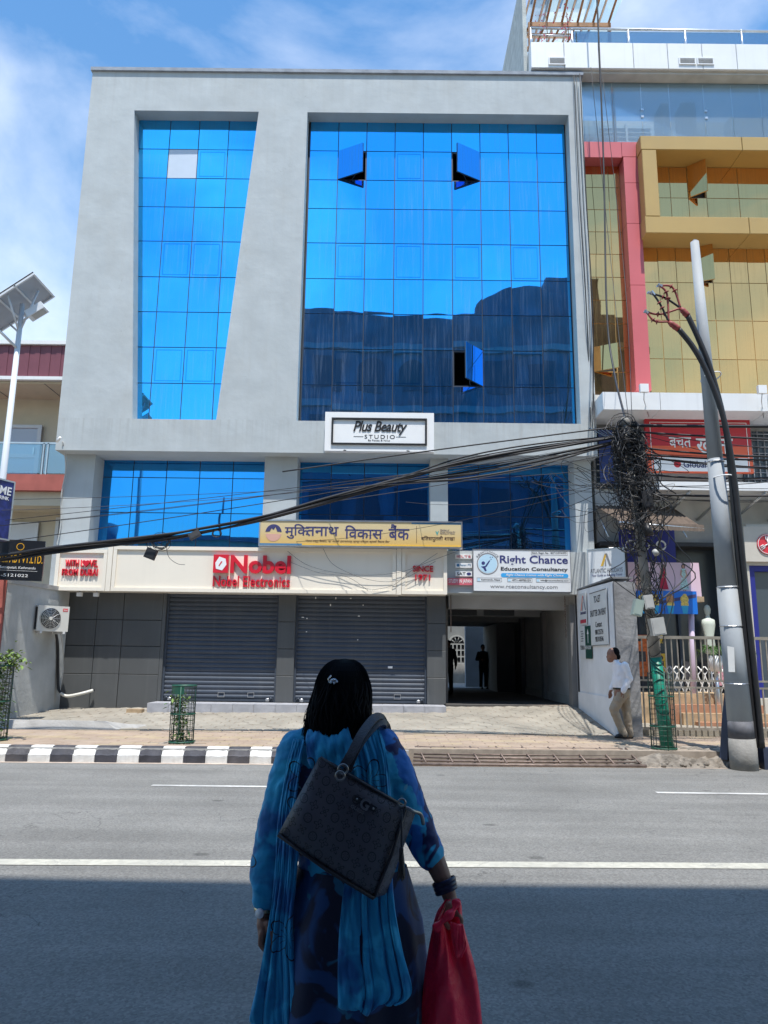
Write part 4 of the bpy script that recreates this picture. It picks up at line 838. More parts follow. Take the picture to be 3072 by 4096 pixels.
# red savings sign
mat('global_red', (.50, .02, .03), .45); mat('global_orange', (.78, .13, .05), .45)
o = thing('red_savings_sign', 'large red and orange sign with white Devanagari lettering under the white canopy', 'sign', (7.77, 18.0, 6.3))
bx('board', 'global_red', o, 6.46, 9.08, 18.0, 18.1, 6.98, 7.71); bx('board', 'global_orange', o, 6.46, 9.08, 18.0, 18.1, 6.30, 6.978); bx('strip', 'white_sign', o, 6.62, 8.95, 17.994, 18.0, 6.33, 6.68)
f = MB()
for r in ((6.57, 8.99, 7.58, 7.595), (6.57, 6.585, 6.33, 7.58), (8.975, 8.99, 6.33, 7.58)): f.box(r[0], r[1], 17.994, 18.0, r[2], r[3])
f.build('border', 'white_sign', o)
text('बचत', 'white_sign', o, 7.03, 7.58, 6.93, 7.20, 17.997, bold=.01)
text('खातौं', 'white_sign', o, 7.70, 8.62, 6.78, 7.34, 17.997, bold=.012)
text('Global IME', 'rc_navy', o, 7.35, 8.3, 6.42, 6.60, 17.99, bold=.01); MB().prism(ellipse(7.2, 6.51, .09, .09, 14), 17.988, 17.994).build('logo', 'global_red', o)
for x, m in ((8.4, 'white_sign'), (8.58, 'rc_navy'), (8.77, 'white_sign')): bx('badge', m, o, x-.07, x+.07, 17.994, 18.0, 7.47, 7.53)
for x in (6.9, 8.6): MB().tube([(x, 18.1, 7.0), (x, 18.6, 7.0)], .02, 6).build('bracket', 'steel', o)
# ---- ground floor shops
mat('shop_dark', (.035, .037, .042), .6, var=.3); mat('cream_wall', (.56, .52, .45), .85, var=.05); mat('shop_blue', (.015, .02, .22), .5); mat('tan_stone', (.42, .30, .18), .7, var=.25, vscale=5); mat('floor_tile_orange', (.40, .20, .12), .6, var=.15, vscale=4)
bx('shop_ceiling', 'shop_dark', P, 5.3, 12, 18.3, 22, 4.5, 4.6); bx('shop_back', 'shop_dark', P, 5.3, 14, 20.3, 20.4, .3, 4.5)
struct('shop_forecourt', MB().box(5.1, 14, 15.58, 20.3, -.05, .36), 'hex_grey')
shop = bx('shop_glass', 'window_dark', P, 5.3, 8.5, 18.9, 18.93, .8, 4.5)
for x in (5.32, 6.3, 7.3, 8.4): bx('shopfront_mullion', 'mullion', shop, x, x+.06, 18.82, 18.9, .8, 4.5)
bx('cream_pier', 'cream_wall', P, 8.5, 8.72, 17.9, 18.9, .36, 4.9); bx('cream_lintel', 'cream_wall', P, 8.72, 12, 17.9, 18.9, 4.0, 5.0)
f = MB().box(8.74, 8.86, 17.95, 18.1, .9, 4.0).box(8.86, 12, 17.95, 18.1, 3.86, 4.0); f.build('blue_window_frame', 'shop_blue', P); bx('blue_shop_window', 'window_dark', P, 8.86, 12, 18.05, 18.08, .9, 3.86); bx('cream_sill', 'cream_wall', P, 8.72, 12, 17.9, 18.3, .36, .9)
for k in range(4): bx('shop_step', 'tan_stone' if k < 2 else 'floor_tile_orange', P, 5.5+k*.42, 7.9, 17.3+k*.35, 18.85, .36, 1.0-k*.2) if k < 1 else bx('shop_step', 'floor_tile_orange' if k % 2 else 'tan_stone', P, 6.0+k*.25, 8.4, 17.25-k*.22, 17.29, .36, .95-k*.17)
# dark blue fascia box with white marks
o = thing('blue_shop_fascia', 'dark blue shop fascia with white script marks behind the cable tangle', 'sign', (6.4, 18.2, 4.0)); bx('board', 'shop_blue', o, 5.75, 7.1, 18.2, 18.28, 4.0, 4.9)
for x in (6.0, 6.35, 6.75): f = MB(); ring_poly(f, x, 4.5, .13, .04, 18.19, 18.2, 14); f.build('mark', 'white_sign', o)
MB().tube([(6.2, 18.28, 4.6), (6.2, 18.85, 4.6)], .03, 6).build('bracket', 'steel', o)
mat('lamp_glow', (1, 1, 1), .5); lg_ = M('lamp_glow').node_tree.nodes['Principled BSDF']; lg_.inputs['Emission Color'].default_value = (1, 1, 1, 1); lg_.inputs['Emission Strength'].default_value = 3
o = thing('shop_ceiling_light', 'small lit lamp under the dark shop ceiling', 'lamp', (5.62, 18.4, 4.48)); bx('lens', 'lamp_glow', o, 5.58, 5.68, 18.5, 18.56, 4.46, 4.48); bx('housing', 'steel', o, 5.56, 5.70, 18.49, 18.57, 4.48, 4.5)
# motorcycle showroom disc sign
o = thing('tuning_fork_sign', 'beige square sign with round red tuning fork emblem', 'sign', (9.1, 17.8, 4.05)); bx('board', 'cream_wall', o, 8.62, 9.75, 17.82, 17.9, 4.08, 4.93)
MB().prism(ellipse(9.16, 4.5, .25, .25, 28), 17.80, 17.82).build('disc', 'red_letter', o)
f = MB()
for k in range(3):
    a = math.pi/2+k*2*math.pi/3; d = Vector((math.cos(a), 0, math.sin(a))); s = Vector((-math.sin(a), 0, math.cos(a))); c = Vector((9.16, 17.79, 4.5))
    f.tube([c, c+d*.11], .014, 6)
    for sg in (-1, 0, 1): f.tube([c+d*.09, c+d*.115+s*.04*sg, c+d*.2+s*.04*sg], .011, 6)
f.build('fork_emblem', 'white_sign', o); f = MB(); ring_poly(f, 9.16, 4.5, .235, .012, 17.79, 17.80); f.build('ring', 'white_sign', o)
# pink poster with four women's dresses
mat('poster_pink', (.72, .52, .60), .4, var=.03); mat('skin_print', (.50, .28, .2), .6); mat('hair_print', (.03, .02, .02), .6); mat('dress_red', (.45, .01, .05), .6); mat('dress_pink', (.70, .35, .42), .6, var=.5, vscale=40); mat('dress_mint', (.45, .62, .58), .6, var=.6, vscale=45); mat('dress_peach', (.62, .40, .30), .6, var=.4, vscale=40)
o = thing('dress_poster', 'pink shop hoarding printed with women in long dresses', 'poster', (6.3, 17.5, 3.2)); PY = 17.5
MB().prism([(5.22, 3.33), (7.37, 3.20), (7.35, 3.99), (5.22, 3.99)], PY, PY+.06).build('board', 'poster_pink', o)
for x, m in ((5.47, 'dress_pink'), (5.93, 'dress_peach'), (6.50, 'dress_red'), (6.98, 'dress_mint')):
    zt = 3.95; zb = 3.36
    MB().prism([(x-.11, zb), (x+.11, zb), (x+.045, zt-.27), (x+.06, zt-.13), (x+.03, zt-.10), (x-.03, zt-.10), (x-.06, zt-.13), (x-.045, zt-.27)], PY-.004, PY).build('printed_dress', m, o)
    MB().prism([(x+.06, zt-.13), (x+.085, zt-.25), (x+.02, zt-.33), (x+.015, zt-.30), (x+.055, zt-.25), (x+.035, zt-.15)][::-1], PY-.005, PY).prism([(x-.06, zt-.13), (x-.085, zt-.25), (x-.02, zt-.33), (x-.015, zt-.30), (x-.055, zt-.25), (x-.035, zt-.15)], PY-.005, PY).build('printed_arm', 'skin_print' if m != 'dress_pink' else m, o)
    MB().prism(ellipse(x, zt-.05, .045, .058, 14), PY-.003, PY).build('printed_hair', 'hair_print', o); MB().prism(ellipse(x, zt-.055, .028, .042, 14), PY-.006, PY-.003).build('printed_face', 'skin_print', o)
    MB().prism([(x-.03, zb-.05), (x-.012, zb-.05), (x-.01, zb), (x-.03, zb)], PY-.004, PY).prism([(x+.012, zb-.05), (x+.03, zb-.05), (x+.03, zb), (x+.01, zb)], PY-.004, PY).build('printed_feet', 'skin_print', o)
mat('poster_blue', (.005, .16, .62), .4, var=.1, vscale=2); mat('cone_blue', (.03, .38, .62), .5); mat('scoop_yellow', (.74, .52, .12), .6, var=.3, vscale=30); mat('scoop_brown', (.42, .20, .08), .6, var=.4, vscale=30)
o2 = thing('ice_cream_poster', 'blue shop banner printed with cups of ice cream below the dress hoarding', 'poster', (6.5, 17.42, 2.8)); PY = 17.42
bx('board', 'poster_blue', o2, 5.84, 7.22, PY, PY+.05, 2.79, 3.315)
MB().prism([(6.3, 3.0), (7.2, 3.17), (7.2, 3.25), (6.3, 3.07)], PY-.002, PY).build('printed_band', 'bank_navy', o2)
for x, m in ((5.95, 'scoop_yellow'), (6.25, 'scoop_yellow'), (6.60, 'scoop_brown'), (6.93, 'scoop_yellow')):
    MB().prism([(x-.05, 2.80), (x+.05, 2.80), (x+.085, 2.99), (x-.085, 2.99)], PY-.004, PY).build('printed_cup', 'cone_blue', o2)
    MB().prism([(x-.09, 2.98), (x+.09, 2.98), (x+.085, 3.05), (x-.085, 3.05)], PY-.0045, PY).build('printed_wafer', 'scoop_yellow', o2)
    MB().prism(ellipse(x, 3.12, .095, .105, 18), PY-.004, PY).prism(ellipse(x+.01, 3.21, .05, .045, 12), PY-.0042, PY).build('printed_scoop', m, o2)
mat('poster_yellow', (.70, .48, .05), .5, var=.25, vscale=20); mat('poster_orange', (.66, .16, .04), .5, var=.4, vscale=15); mat('poster_dark', (.05, .05, .06), .5, var=.7, vscale=14)
for nm, lb, m, x0_, x1_, z0_, z1_ in (('notice_poster', 'yellow notice on the shop glass under the blue ice cream banner', 'poster_yellow', 6.60, 6.88, 2.15, 2.68), ('food_poster', 'tall orange food poster behind the leaning pole', 'poster_orange', 6.10, 6.5, 1.35, 2.35), ('menu_poster', 'pale yellow menu poster lower on the shop glass', 'poster_yellow', 6.66, 6.93, 1.45, 1.9)):
    o = thing(nm, lb, 'poster', ((x0_+x1_)/2, 18.8, z0_)); bx('sheet', m, o, x0_, x1_, 18.80, 18.815, z0_, z1_); bx('printed_panel', 'poster_dark', o, x0_+.06, x1_-.06, 18.797, 18.8, z0_+(z1_-z0_)*.35, z0_+(z1_-z0_)*.6)
    MB().prism(ellipse((x0_+x1_)/2, z1_-.1, .07, .06, 14), 18.797, 18.8).build('printed_spot', 'poster_dark', o)
for i, (x, m) in enumerate(((7.35, 'poster_dark'), (7.78, 'poster_dark'), (8.08, 'dress_pink'))):
    o = tag(bx('window_picture', m, None, x, x+.27, 18.78, 18.81, 1.15 if i != 1 else 1.3, 1.72), ['dark printed picture leaning in the shop window beside the lilac column', 'small dark picture with pale figures in the shop window', 'pink figure picture at the end of the shop window'][i], 'picture')
# lilac column
mat('lilac', (.62, .50, .62), .6, var=.05)
o = thing('lilac_column', 'slim lilac painted column holding up the shop hoardings', 'column', (7.06, 17.55, .36)); MB().cyl((7.06, 17.62, .36), (7.16, 17.62, 3.3), .065).build('shaft', 'lilac', o); bx('capital', 'tan_stone', o, 6.98, 7.42, 17.5, 17.8, 3.08, 3.2)
MB().cyl((5.6, 17.62, .36), (5.6, 17.62, 3.9), .05).build('rear_shaft', 'steel', o)
# accordion gate
o = thing('accordion_gate', 'white steel accordion gate in the shop doorway', 'gate', (7.5, 18.6, .4))
for k in range(10):
    x = 6.75+k*.17
    MB().tube([(x, 18.6, .5), (x+.17, 18.6, .95), (x, 18.6, 1.4), (x+.17, 18.6, 1.6)], .016, 6).build('lattice_bar', 'white_sign', o); MB().tube([(x+.17, 18.57, .5), (x, 18.57, .95), (x+.17, 18.57, 1.4), (x, 18.57, 1.6)], .016, 6).build('lattice_bar', 'white_sign', o)
# mannequin and palms
mat('mannequin', (.62, .68, .60), .5)
o = MB(); o.loft([[(7.9+r*math.cos(a), 18.5+.6*r*math.sin(a), z) for a in [i*math.pi/8 for i in range(16)]] for z, r in ((1.9, .10), (2.1, .14), (2.35, .12), (2.6, .17), (2.72, .16), (2.77, .06), (2.84, .045), (2.88, .07), (2.98, .085), (3.06, .06), (3.09, .01))])
mo = thing('mannequin', 'pale headed mannequin bust standing behind the shop fence', 'mannequin', (7.9, 18.5, .36)); o.build('bust', 'mannequin', mo); MB().cyl((7.9, 18.5, .36), (7.9, 18.5, 1.95), .02).build('stand', 'steel', mo)
for i, (x, lb) in enumerate(((7.45, 'palm in white pot standing below the mannequin'), (8.05, 'palm in white pot beside the cream pier'))):
    o = thing('potted_palm', lb, 'plant', (x, 17.2, .36), 'potted palms'); MB().cyl((x, 17.2, .36), (x, 17.2, 1.55), .05, .04).build('plinth', 'steel', o); MB().cyl((x, 17.2, 1.5), (x, 17.2, 1.85), .12, .16).build('pot', 'white_sign', o)
    f = MB()
    for k in range(13):
        a = k*2.4; r = .25+.2*rnd.random(); pts = [Vector((x, 17.2, 1.85))+Vector((math.cos(a)*r*t, math.sin(a)*r*t, .75*t-.55*t*t*(1+.6*rnd.random()))) for t in (0, .25, .5, .75, 1)]
        f.tube(pts, .005, 4)
        for p, q_ in zip(pts[1:], pts[2:]+[pts[-1]+Vector((0, 0, -.05))]):
            for sg in (-1, 1): d = (q_-p).normalized(); s_ = d.cross(Vector((0, 0, 1))).normalized()*sg; f.add([p, p+s_*.10+d*.08-Vector((0, 0, .03)), p+d*.05], [(0, 1, 2)]); f.add([p+d*.06, p+d*.06+s_*.09+d*.08-Vector((0, 0, .03)), p+d*.10], [(0, 1, 2)])
    f.build('fronds', 'leaf_green', o)
# steel fence
mat('fence_steel', (.36, .32, .27), .4, metal=.6, var=.25, vscale=5)
F_ = thing('steel_fence', 'brown steel bar fence with double middle rail in front of the shops', 'fence', (7, 15.45, .3))
FX0, FX1 = 5.1, 10.0
for z, r in ((.40, .025), (1.20, .018), (1.335, .018), (2.19, .03)): MB().box(FX0, FX1, 15.45-r, 15.45+r, z-r, z+r).build('rail', 'fence_steel', F_)
bm_lo = MB().box(-.013, .013, -.013, .013, .42, 1.185).mesh('bar', 'fence_steel'); bm_hi = MB().box(-.011, .011, -.011, .011, 1.352, 2.16).mesh('bar', 'fence_steel')
for k in range(41): x = FX0+.1+k*.12; link('bar', bm_lo, F_, (x, 15.45, 0)); link('bar', bm_hi, F_, (x+.02, 15.45, 0))
for x in (5.1, 6.9, 8.7): MB().box(x-.03, x+.03, 15.42, 15.48, .33, 2.25).build('post', 'fence_steel', F_)
# ---- white boundary wall of the driveway and what hangs on it
WL = thing('boundary_wall', 'whitewashed driveway wall with a rough grey end and posters on it', 'wall', (4.85, 16.8, .2))
mat('wall_end', (.20, .20, .205), .95, var=.3, vscale=3, bump=.6, bscale=14, dirt=.5, dcol=(.30, .30, .29))
MB().add([(4.64, 15.32, .2), (4.64, 18.3, .2), (4.64, 18.3, 3.36), (4.64, 15.32, 3.30), (5.06, 15.34, .2), (5.06, 18.3, .2), (5.06, 18.3, 3.36), (5.06, 15.34, 3.28)], [(0, 3, 2, 1), (4, 5, 6, 7), (3, 7, 6, 2), (0, 4, 7, 3), (1, 2, 6, 5)]).build('wall', 'white_wall', WL)
bx('end_face', 'wall_end', WL, 4.645, 5.08, 15.24, 15.318, .2, 3.29); bx('wall_base', 'white_wall', WL, 4.615, 4.64, 15.33, 18.3, .2, .98); bx('top_course', 'wall_end', WL, 4.63, 5.07, 15.33, 18.28, 3.365, 3.40)
def on_wall(y, z): return Matrix.Translation((4.63, y, z)) @ Matrix.Rotation(-math.pi/2, 4, 'Z')
mat('banner_white', (.68, .68, .66), .8, var=.05, vscale=4, bump=.4, bscale=5)
def wall_sheet(name, label, cat, yf, yb, z0_, z1_, m='banner_white', th=.012):
    o = thing(name, label, cat, (4.62, (yf+yb)/2, z0_)); bx('sheet', m, o, 4.63-th-.012, 4.63-.012, yf, yb, z0_, z1_); return o
# letters read from the camera's side: left = far end, right = near end
def wtext(s, m, o, ya, yb, z0_, z1_, bold=.01): text(s, m, o, -ya, -yb, z0_, z1_, 0, depth=.002, bold=bold, mtx=Matrix(((0, 1, 0, 4.604), (-1, 0, 0, 0), (0, 0, 1, 0), (0, 0, 0, 1))))
o = wall_sheet('to_let_banner', 'white cloth banner lettered TO-LET SHUTTER ON RENT tied to the wall', 'banner', 15.65, 16.95, 2.02, 3.2)
wtext('TO-LET', 'rc_black', o, 16.6, 16.1, 2.95, 3.10); wtext('SHUTTER ON RENT', 'rc_black', o, 16.93, 15.72, 2.66, 2.80); wtext('Contact', 'rc_black', o, 16.55, 16.05, 2.42, 2.54); wtext('9801235724', 'rc_black', o, 16.6, 15.98, 2.26, 2.37); wtext('9851018546', 'rc_black', o, 16.6, 15.98, 2.11, 2.22)
bx('hem', 'black_paint', o, 4.602, 4.606, 15.66, 16.94, 3.175, 3.19); bx('hem', 'black_paint', o, 4.602, 4.606, 15.66, 16.94, 2.03, 2.04)
mat('poster_green', (.01, .07, .05), .5)
o = wall_sheet('floor_sign', 'dark green sign with white arrow and 4TH FLOOR below the banner', 'sign', 16.95, 17.45, 1.75, 2.48, 'poster_green'); wtext('4TH FLOOR', 'white_sign', o, 17.42, 16.98, 1.96, 2.04); f = MB().box(4.60, 4.606, 17.185, 17.215, 2.1, 2.32).add([(4.602, 17.12, 2.30), (4.602, 17.28, 2.30), (4.602, 17.2, 2.42)], [(0, 1, 2)]); f.build('arrow', 'white_sign', o)
o = wall_sheet('terra_sign', 'white sign lettered TERRA beside the dark green sign', 'sign', 17.47, 17.95, 1.75, 2.5); wtext('TERRA', 'rc_black', o, 17.9, 17.5, 1.95, 2.05); 
for k in range(5): bx('mark', 'grey_print', o, 4.602, 4.606, 17.62-.03*(k % 2), 17.82-.03*(k % 2), 2.14+k*.055, 2.165+k*.055)
o = wall_sheet('travel_poster', 'white travel poster with orange and blue letter mark and red arrow', 'poster', 17.25, 17.85, 2.52, 3.25); mk = lambda pts, m: MB().add([(4.604, y, z) for y, z in pts], [tuple(range(len(pts)))]).build('mark', m, o)
mk([(17.75, 2.85), (17.68, 2.85), (17.5, 3.18), (17.55, 3.2)], 'global_orange'); mk([(17.5, 3.18), (17.46, 3.18), (17.30, 2.85), (17.36, 2.85)], 'rc_navy'); mk([(17.62, 2.85), (17.58, 2.85), (17.48, 3.05), (17.52, 3.05)], 'rc_navy')
wtext('ATLANTIC HOLIDAYS', 'rc_navy', o, 17.78, 17.3, 2.76, 2.82); bx('arrow', 'study_red', o, 4.60, 4.606, 17.3, 17.8, 2.56, 2.64)
# lit box sign on the corner
o = thing('travel_agency_sign', 'grey box sign lettered ATLANTIC HOLIDAYS jutting from the wall corner', 'sign', (4.8, 17.0, 3.4)); 
mt = Matrix.Translation((4.72, 17.4, 3.40)) @ Matrix.Rotation(R(-33), 4, 'Z')
MB().box(0, .86, 0, .20, 0, .86, mt).build('box', 'rc_board', o); MB().box(.862, .868, .015, .185, .02, .84, mt).build('end_panel', 'black_paint', o)
f = MB()
for r in ((0, .86, 0, .02), (0, .86, .84, .86), (0, .02, .02, .84), (.84, .86, .02, .84)): f.box(r[0], r[1], -.012, -.001, r[2], r[3], mt)
f.build('frame', 'steel', o)
text('ATLANTIC HOLIDAYS', 'grey_print', o, .06, .80, .30, .40, -.003, mtx=mt, bold=.012); text('Your Guide to Amazing Travel', 'rc_navy', o, .08, .78, .20, .27, -.003, mtx=mt); text('www.atlanticholidays', 'grey_print', o, .3, .78, .12, .15, -.003, mtx=mt)
f = MB()
for pts, m in (([(.30, .45), (.36, .45), (.45, .72), (.41, .74)], 'bank_yellow'), ([(.41, .74), (.46, .74), (.55, .45), (.50, .45)], 'grey_print'), ([(.40, .45), (.43, .45), (.43, .60), (.41, .60)], 'grey_print')):
    MB().add([mt @ Vector((x, -.004, z)) for x, z in pts], [tuple(range(4))]).build('mark', m, o)
# ================================================================== poles and cables
mat('galvanised', (.32, .345, .365), .75, metal=.08, var=.16, vscale=3, stretch=(1, 1, .3), bump=.12, bscale=12, dirt=.35, dcol=(.36, .35, .31))
mat('pole_band', (.10, .10, .11), .7, var=.3, vscale=6, dirt=.4, dcol=(.3, .27, .24))
mat('cable_black', (.014, .014, .016), .55, var=.3, vscale=4); mat('cable_grey', (.06, .06, .062), .6); mat('boot_red', (.26, .045, .04), .6, var=.3, vscale=10); mat('navy_steel', (.03, .04, .075), .5, var=.25, vscale=3)
mat('pole_concrete', (.25, .24, .22), .9, var=.25, vscale=4, bump=.4, dirt=.4); mat('green_paint', (.0, .19, .12), .45, var=.2, vscale=5, dirt=.25, dcol=(.1, .2, .15)); mat('meter_grey', (.42, .42, .40), .5, var=.1, vscale=5); mat('meter_green', (.30, .37, .33), .5, var=.1)
SP = thing('steel_power_pole', 'thick tapering galvanised steel pole with black power cables and dark band at its foot', 'pole', (5.87, 12.75, 0))
def polep(z): t = z/9.4; return Vector((5.87-.18*t, 12.75, z))
def poler(z): return .205-.12*z/9.4
secs = [0.02, .5, .78, 1.6, 2.97, 2.98, 5.2, 5.21, 7.3, 7.31, 9.38]
MB().tube([polep(z) for z in (.76, 2.97)], [poler(z) for z in (.76, 2.97)], 28).tube([polep(z) for z in (2.975, 5.2)], [poler(z)-.006 for z in (2.975, 5.2)], 28).tube([polep(z) for z in (5.205, 9.38)], [poler(z)-.010 for z in (5.205, 9.38)], 28).build('shaft', 'galvanised', SP)
MB().tube([polep(z) for z in (.49, .765)], [poler(.49)+.002, poler(.765)+.002], 28).build('painted_band', 'pole_band', SP); MB().tube([polep(z) for z in (-.05, .2, .49)], [.215, .215, .208], 28).build('foot', 'pole_concrete', SP)
for z in (2.3, 1.36, 2.95, 5.15): MB().tube([polep(z)+Vector((math.cos(a), math.sin(a), 0))*(poler(z)+.004) for a in [i*2*math.pi/20 for i in range(20)]], .008, 5, closed=True).build('steel_strap', 'steel', SP)
bx('cap', 'galvanised', SP, 5.66, 5.72, 12.72, 12.78, 9.38, 9.42)
MB().box(5.68, 5.80, 12.50, 12.56, 1.30, 1.62).build('paper_notice', 'banner_white', SP) if False else MB().add([(5.66, 12.60, 1.55), (5.75, 12.562, 1.55), (5.765, 12.562, 1.95), (5.67, 12.60, 1.97)], [(0, 1, 2, 3)]).build('paper_notice', 'banner_white', SP)
for i, (pts, tip, lead) in enumerate((
    ([(6.08, 12.72, .35), (6.03, 12.68, 1.4), (5.99, 12.62, 2.7), (5.95, 12.58, 3.99), (5.93, 12.55, 4.9), (5.88, 12.52, 5.77), (5.70, 12.5, 6.75), (5.52, 12.5, 7.35), (5.36, 12.5, 7.78)], (5.24, 12.5, 7.93), [(4.89, 12.5, 8.36), (4.70, 12.47, 8.20), (4.64, 12.55, 7.87)]),
    ([(6.14, 12.66, .35), (6.10, 12.62, 1.4), (6.04, 12.56, 2.7), (5.99, 12.52, 3.99), (5.95, 12.49, 4.9), (5.84, 12.46, 5.85), (5.62, 12.45, 6.65), (5.40, 12.45, 7.15), (5.16, 12.45, 7.5)], (4.99, 12.45, 7.64), [(4.87, 12.44, 8.33), (4.72, 12.4, 8.16), (4.62, 12.48, 7.84)]))):
    MB().tube(catmull(pts, 6), .047, 12).build('power_cable', 'cable_black', SP)
    a, b = Vector(pts[-1]), Vector(tip); MB().tube([a.lerp(b, t) for t in (0, .2, .35, .5, .65, .8, 1)], [.056, .05, .058, .048, .054, .044, .03], 12).build('cable_boot', 'boot_red', SP)
    for k, l_ in enumerate(lead):
        l_ = Vector(l_); mid = b.lerp(l_, .5)+Vector((.06*(1-k), 0, .13*(1-k)+.05))
        pp = catmull([b, mid, l_], 6); MB().tube(pp, .019, 8).build('cable_lead', 'boot_red' if k != 1 else 'cable_black', SP)
        d = (pp[-1]-pp[-3]).normalized(); MB().box(-.03, .03, -.012, .012, -.045, .045, Matrix.Translation(l_) @ d.to_track_quat('Z', 'Y').to_matrix().to_4x4()).build('lug', 'steel', SP)
        for t in (5, 7): p = pp[t]; d2 = (pp[t+1]-pp[t-1]).normalized(); MB().tube([p-d2*.012, p+d2*.012], [.055, .02], 10).build('rain_shed', 'boot_red', SP)
for z in (4.85, 6.72): c = polep(z); MB().tube([c+Vector((math.cos(a)*(poler(z)+.02)+.06, math.sin(a)*(poler(z)+.16), 0)) for a in [i*2*math.pi/24 for i in range(24)]], .011, 5, closed=True).build('cable_tie', 'white_sign', SP)
o = thing('navy_post', 'dark navy steel post standing tight behind the thick galvanised pole', 'post', (6.05, 12.95, 0))
MB().tube([(6.13, 13.0, .1), (6.05, 12.98, 1.6), (5.99, 12.96, 3.0)], [.085, .075, .06], 4).build('stay', 'navy_steel', o); MB().tube([(5.68, 13.02, .12), (5.74, 13.0, .75), (5.86, 12.99, 1.6)], [.09, .075, .05], 4).build('stay', 'navy_steel', o)
tag(MB().box(6.2, 6.6, 12.75, 12.95, -.02, .34).build('navy_bollard', 'navy_steel'), 'dark blue block at the foot of the galvanised pole', 'bollard')
# ---- leaning utility pole
UP = thing('utility_pole', 'leaning concrete utility pole painted green at its foot and buried in cables', 'pole', (4.83, 13.32, .2))
def up(z): t = (z-.2)/5.8; return Vector((4.85-.44*t, 13.32, z))
def ur(z): return .105-.042*(z-.2)/5.8
MB().tube([up(z) for z in (1.77, 6.0)], [ur(1.77), ur(6.0)], 14).build('shaft', 'pole_concrete', UP); MB().tube([up(.15), up(1.775)], [ur(.15)+.006, ur(1.775)+.004], 14).build('green_foot', 'green_paint', UP)
MB().ball(up(6.05), (.09, .09, .1)).build('cap', 'pole_concrete', UP)
for nm, m, x, z, w, h in (('meter_box', 'meter_grey', 4.72, 2.30, .23, .30), ('green_box', 'meter_green', 4.40, 2.62, .15, .28), ('meter', 'meter_grey', 4.58, 2.72, .16, .24), ('black_box', 'black_plastic', 4.66, 4.55, .18, .3)):
    o = MB(); mt = Matrix.Translation((x, 13.12, z)) @ Matrix.Rotation(R(-8 if nm != 'green_box' else 14), 4, 'Y'); o.box(-w/2, w/2, -.06, .10, -h/2, h/2, mt); b = o.build(nm, m, UP)
    MB().box(-w/2+.02, w/2-.02, -.066, -.061, -h/2+.02, h/2-.02, mt).build('lid', m, b)
o = MB().tube([(4.62, 13.12, 4.1), (4.66, 13.05, 3.9)], [.05, .07], 12); o.build('siren', 'black_plastic', UP); MB().cyl((4.74, 13.1, 3.62), (4.76, 13.05, 3.55), .05).build('lamp', 'meter_grey', UP)
o = thing('tall_tree_guard', 'tall wire mesh guard round the green foot of the utility pole', 'tree guard', (4.79, 13.32, .2))
def guard(o, cx_, cy, r, z0_, z1_, hoops, m='guard_wire', m2='guard_green', nv=22, dz=.065, lean=0, band=False):
    f = MB(); P_ = lambda a, z: Vector((cx_+r*math.cos(a)+lean*(z-z0_), cy+r*math.sin(a), z))
    for k in range(nv): a = 2*math.pi*k/nv; f.tube([P_(a, z0_), P_(a, z1_)], .0035, 4)
    z = z0_
    while z < z1_: f.tube([P_(i*math.pi/10, z) for i in range(20)], .003, 4, closed=True); z += dz
    tag(f.build('wire_mesh', m, o), kind='stuff')
    for z in hoops:
        ring = []
        MB().tube([P_(i*math.pi/12, z) for i in range(24)], .014, 6, closed=True).build('hoop', m2, o)
    for k in range(3): a = 2*math.pi*k/3+.5; MB().tube([P_(a, z0_-.03), P_(a, z1_)], .011, 6).build('stake', m2, o)
    if band:
        b = MB()
        for i in range(24): b.add([P_(i*math.pi/12, z1_-.12), P_((i+1)*math.pi/12, z1_-.12), P_((i+1)*math.pi/12, z1_), P_(i*math.pi/12, z1_)], [(0, 1, 2, 3)])
        b.build('name_band', m2, o)
mat('guard_green', (.01, .075, .045), .5, var=.2); mat('guard_wire', (.03, .045, .038), .5, metal=.3)
guard(o, 4.79, 13.32, .205, .22, 1.52, (.26, .62, 1.12), nv=20, dz=.085)
# ---- overhead cables
CB = 0
def cable(pts, r, label, group, m='cable_black', n=6, name='overhead_cable'):
    return tag(MB().tube(catmull(pts, n), r, 6).build(name, m), label, 'cable', group)
rc = random.Random(11)
main = [(-9.5, 14.2, 3.30), (-7.35, 14.2, 3.50), (-6.31, 14.2, 3.67), (-4.46, 14.2, 3.90), (-3.67, 14.2, 4.04), (-2.44, 14.15, 4.30), (-1.2, 14.1, 4.64), (.23, 14.0, 5.02), (1.49, 13.9, 5.30), (2.85, 13.7, 5.52), (4.38, 13.35, 5.75)]
for k in range(11):
    dy, dz = rc.gauss(0, .045), rc.gauss(0, .045); ph = rc.uniform(0, 6)
    pts = [(x, y+dy+.03*math.sin(i*1.3+ph), z+dz*(1+.25*math.sin(i*.9+ph))+.012*math.sin(i*2+ph)+(.12*dz/.045 if i in (8, 9) else 0)) for i, (x, y, z) in enumerate(main)]
    cable(pts, rc.choice((.012, .016, .02, .024)), 'black cable in the thick bundle sagging past the building', 'strands of the main cable bundle')
for k in range(9):
    a = Vector((4.4+rc.gauss(0, .05), 13.3, rc.uniform(4.9, 5.9))); b = Vector((-9.5, rc.uniform(13.9, 14.4), rc.uniform(3.2, 4.6)+.15*(k % 3)))
    if k % 3 == 0: b = Vector((rc.uniform(-3, 4.5), 18.0, rc.uniform(4.4, 6.6)))
    cable(sag(a, b, rc.uniform(.05, .35), 9), rc.choice((.005, .006, .008)), 'thin slack wire strung from the leaning pole across the facade', 'thin wires across the facade', n=2, m=rc.choice(('cable_black', 'cable_grey')))
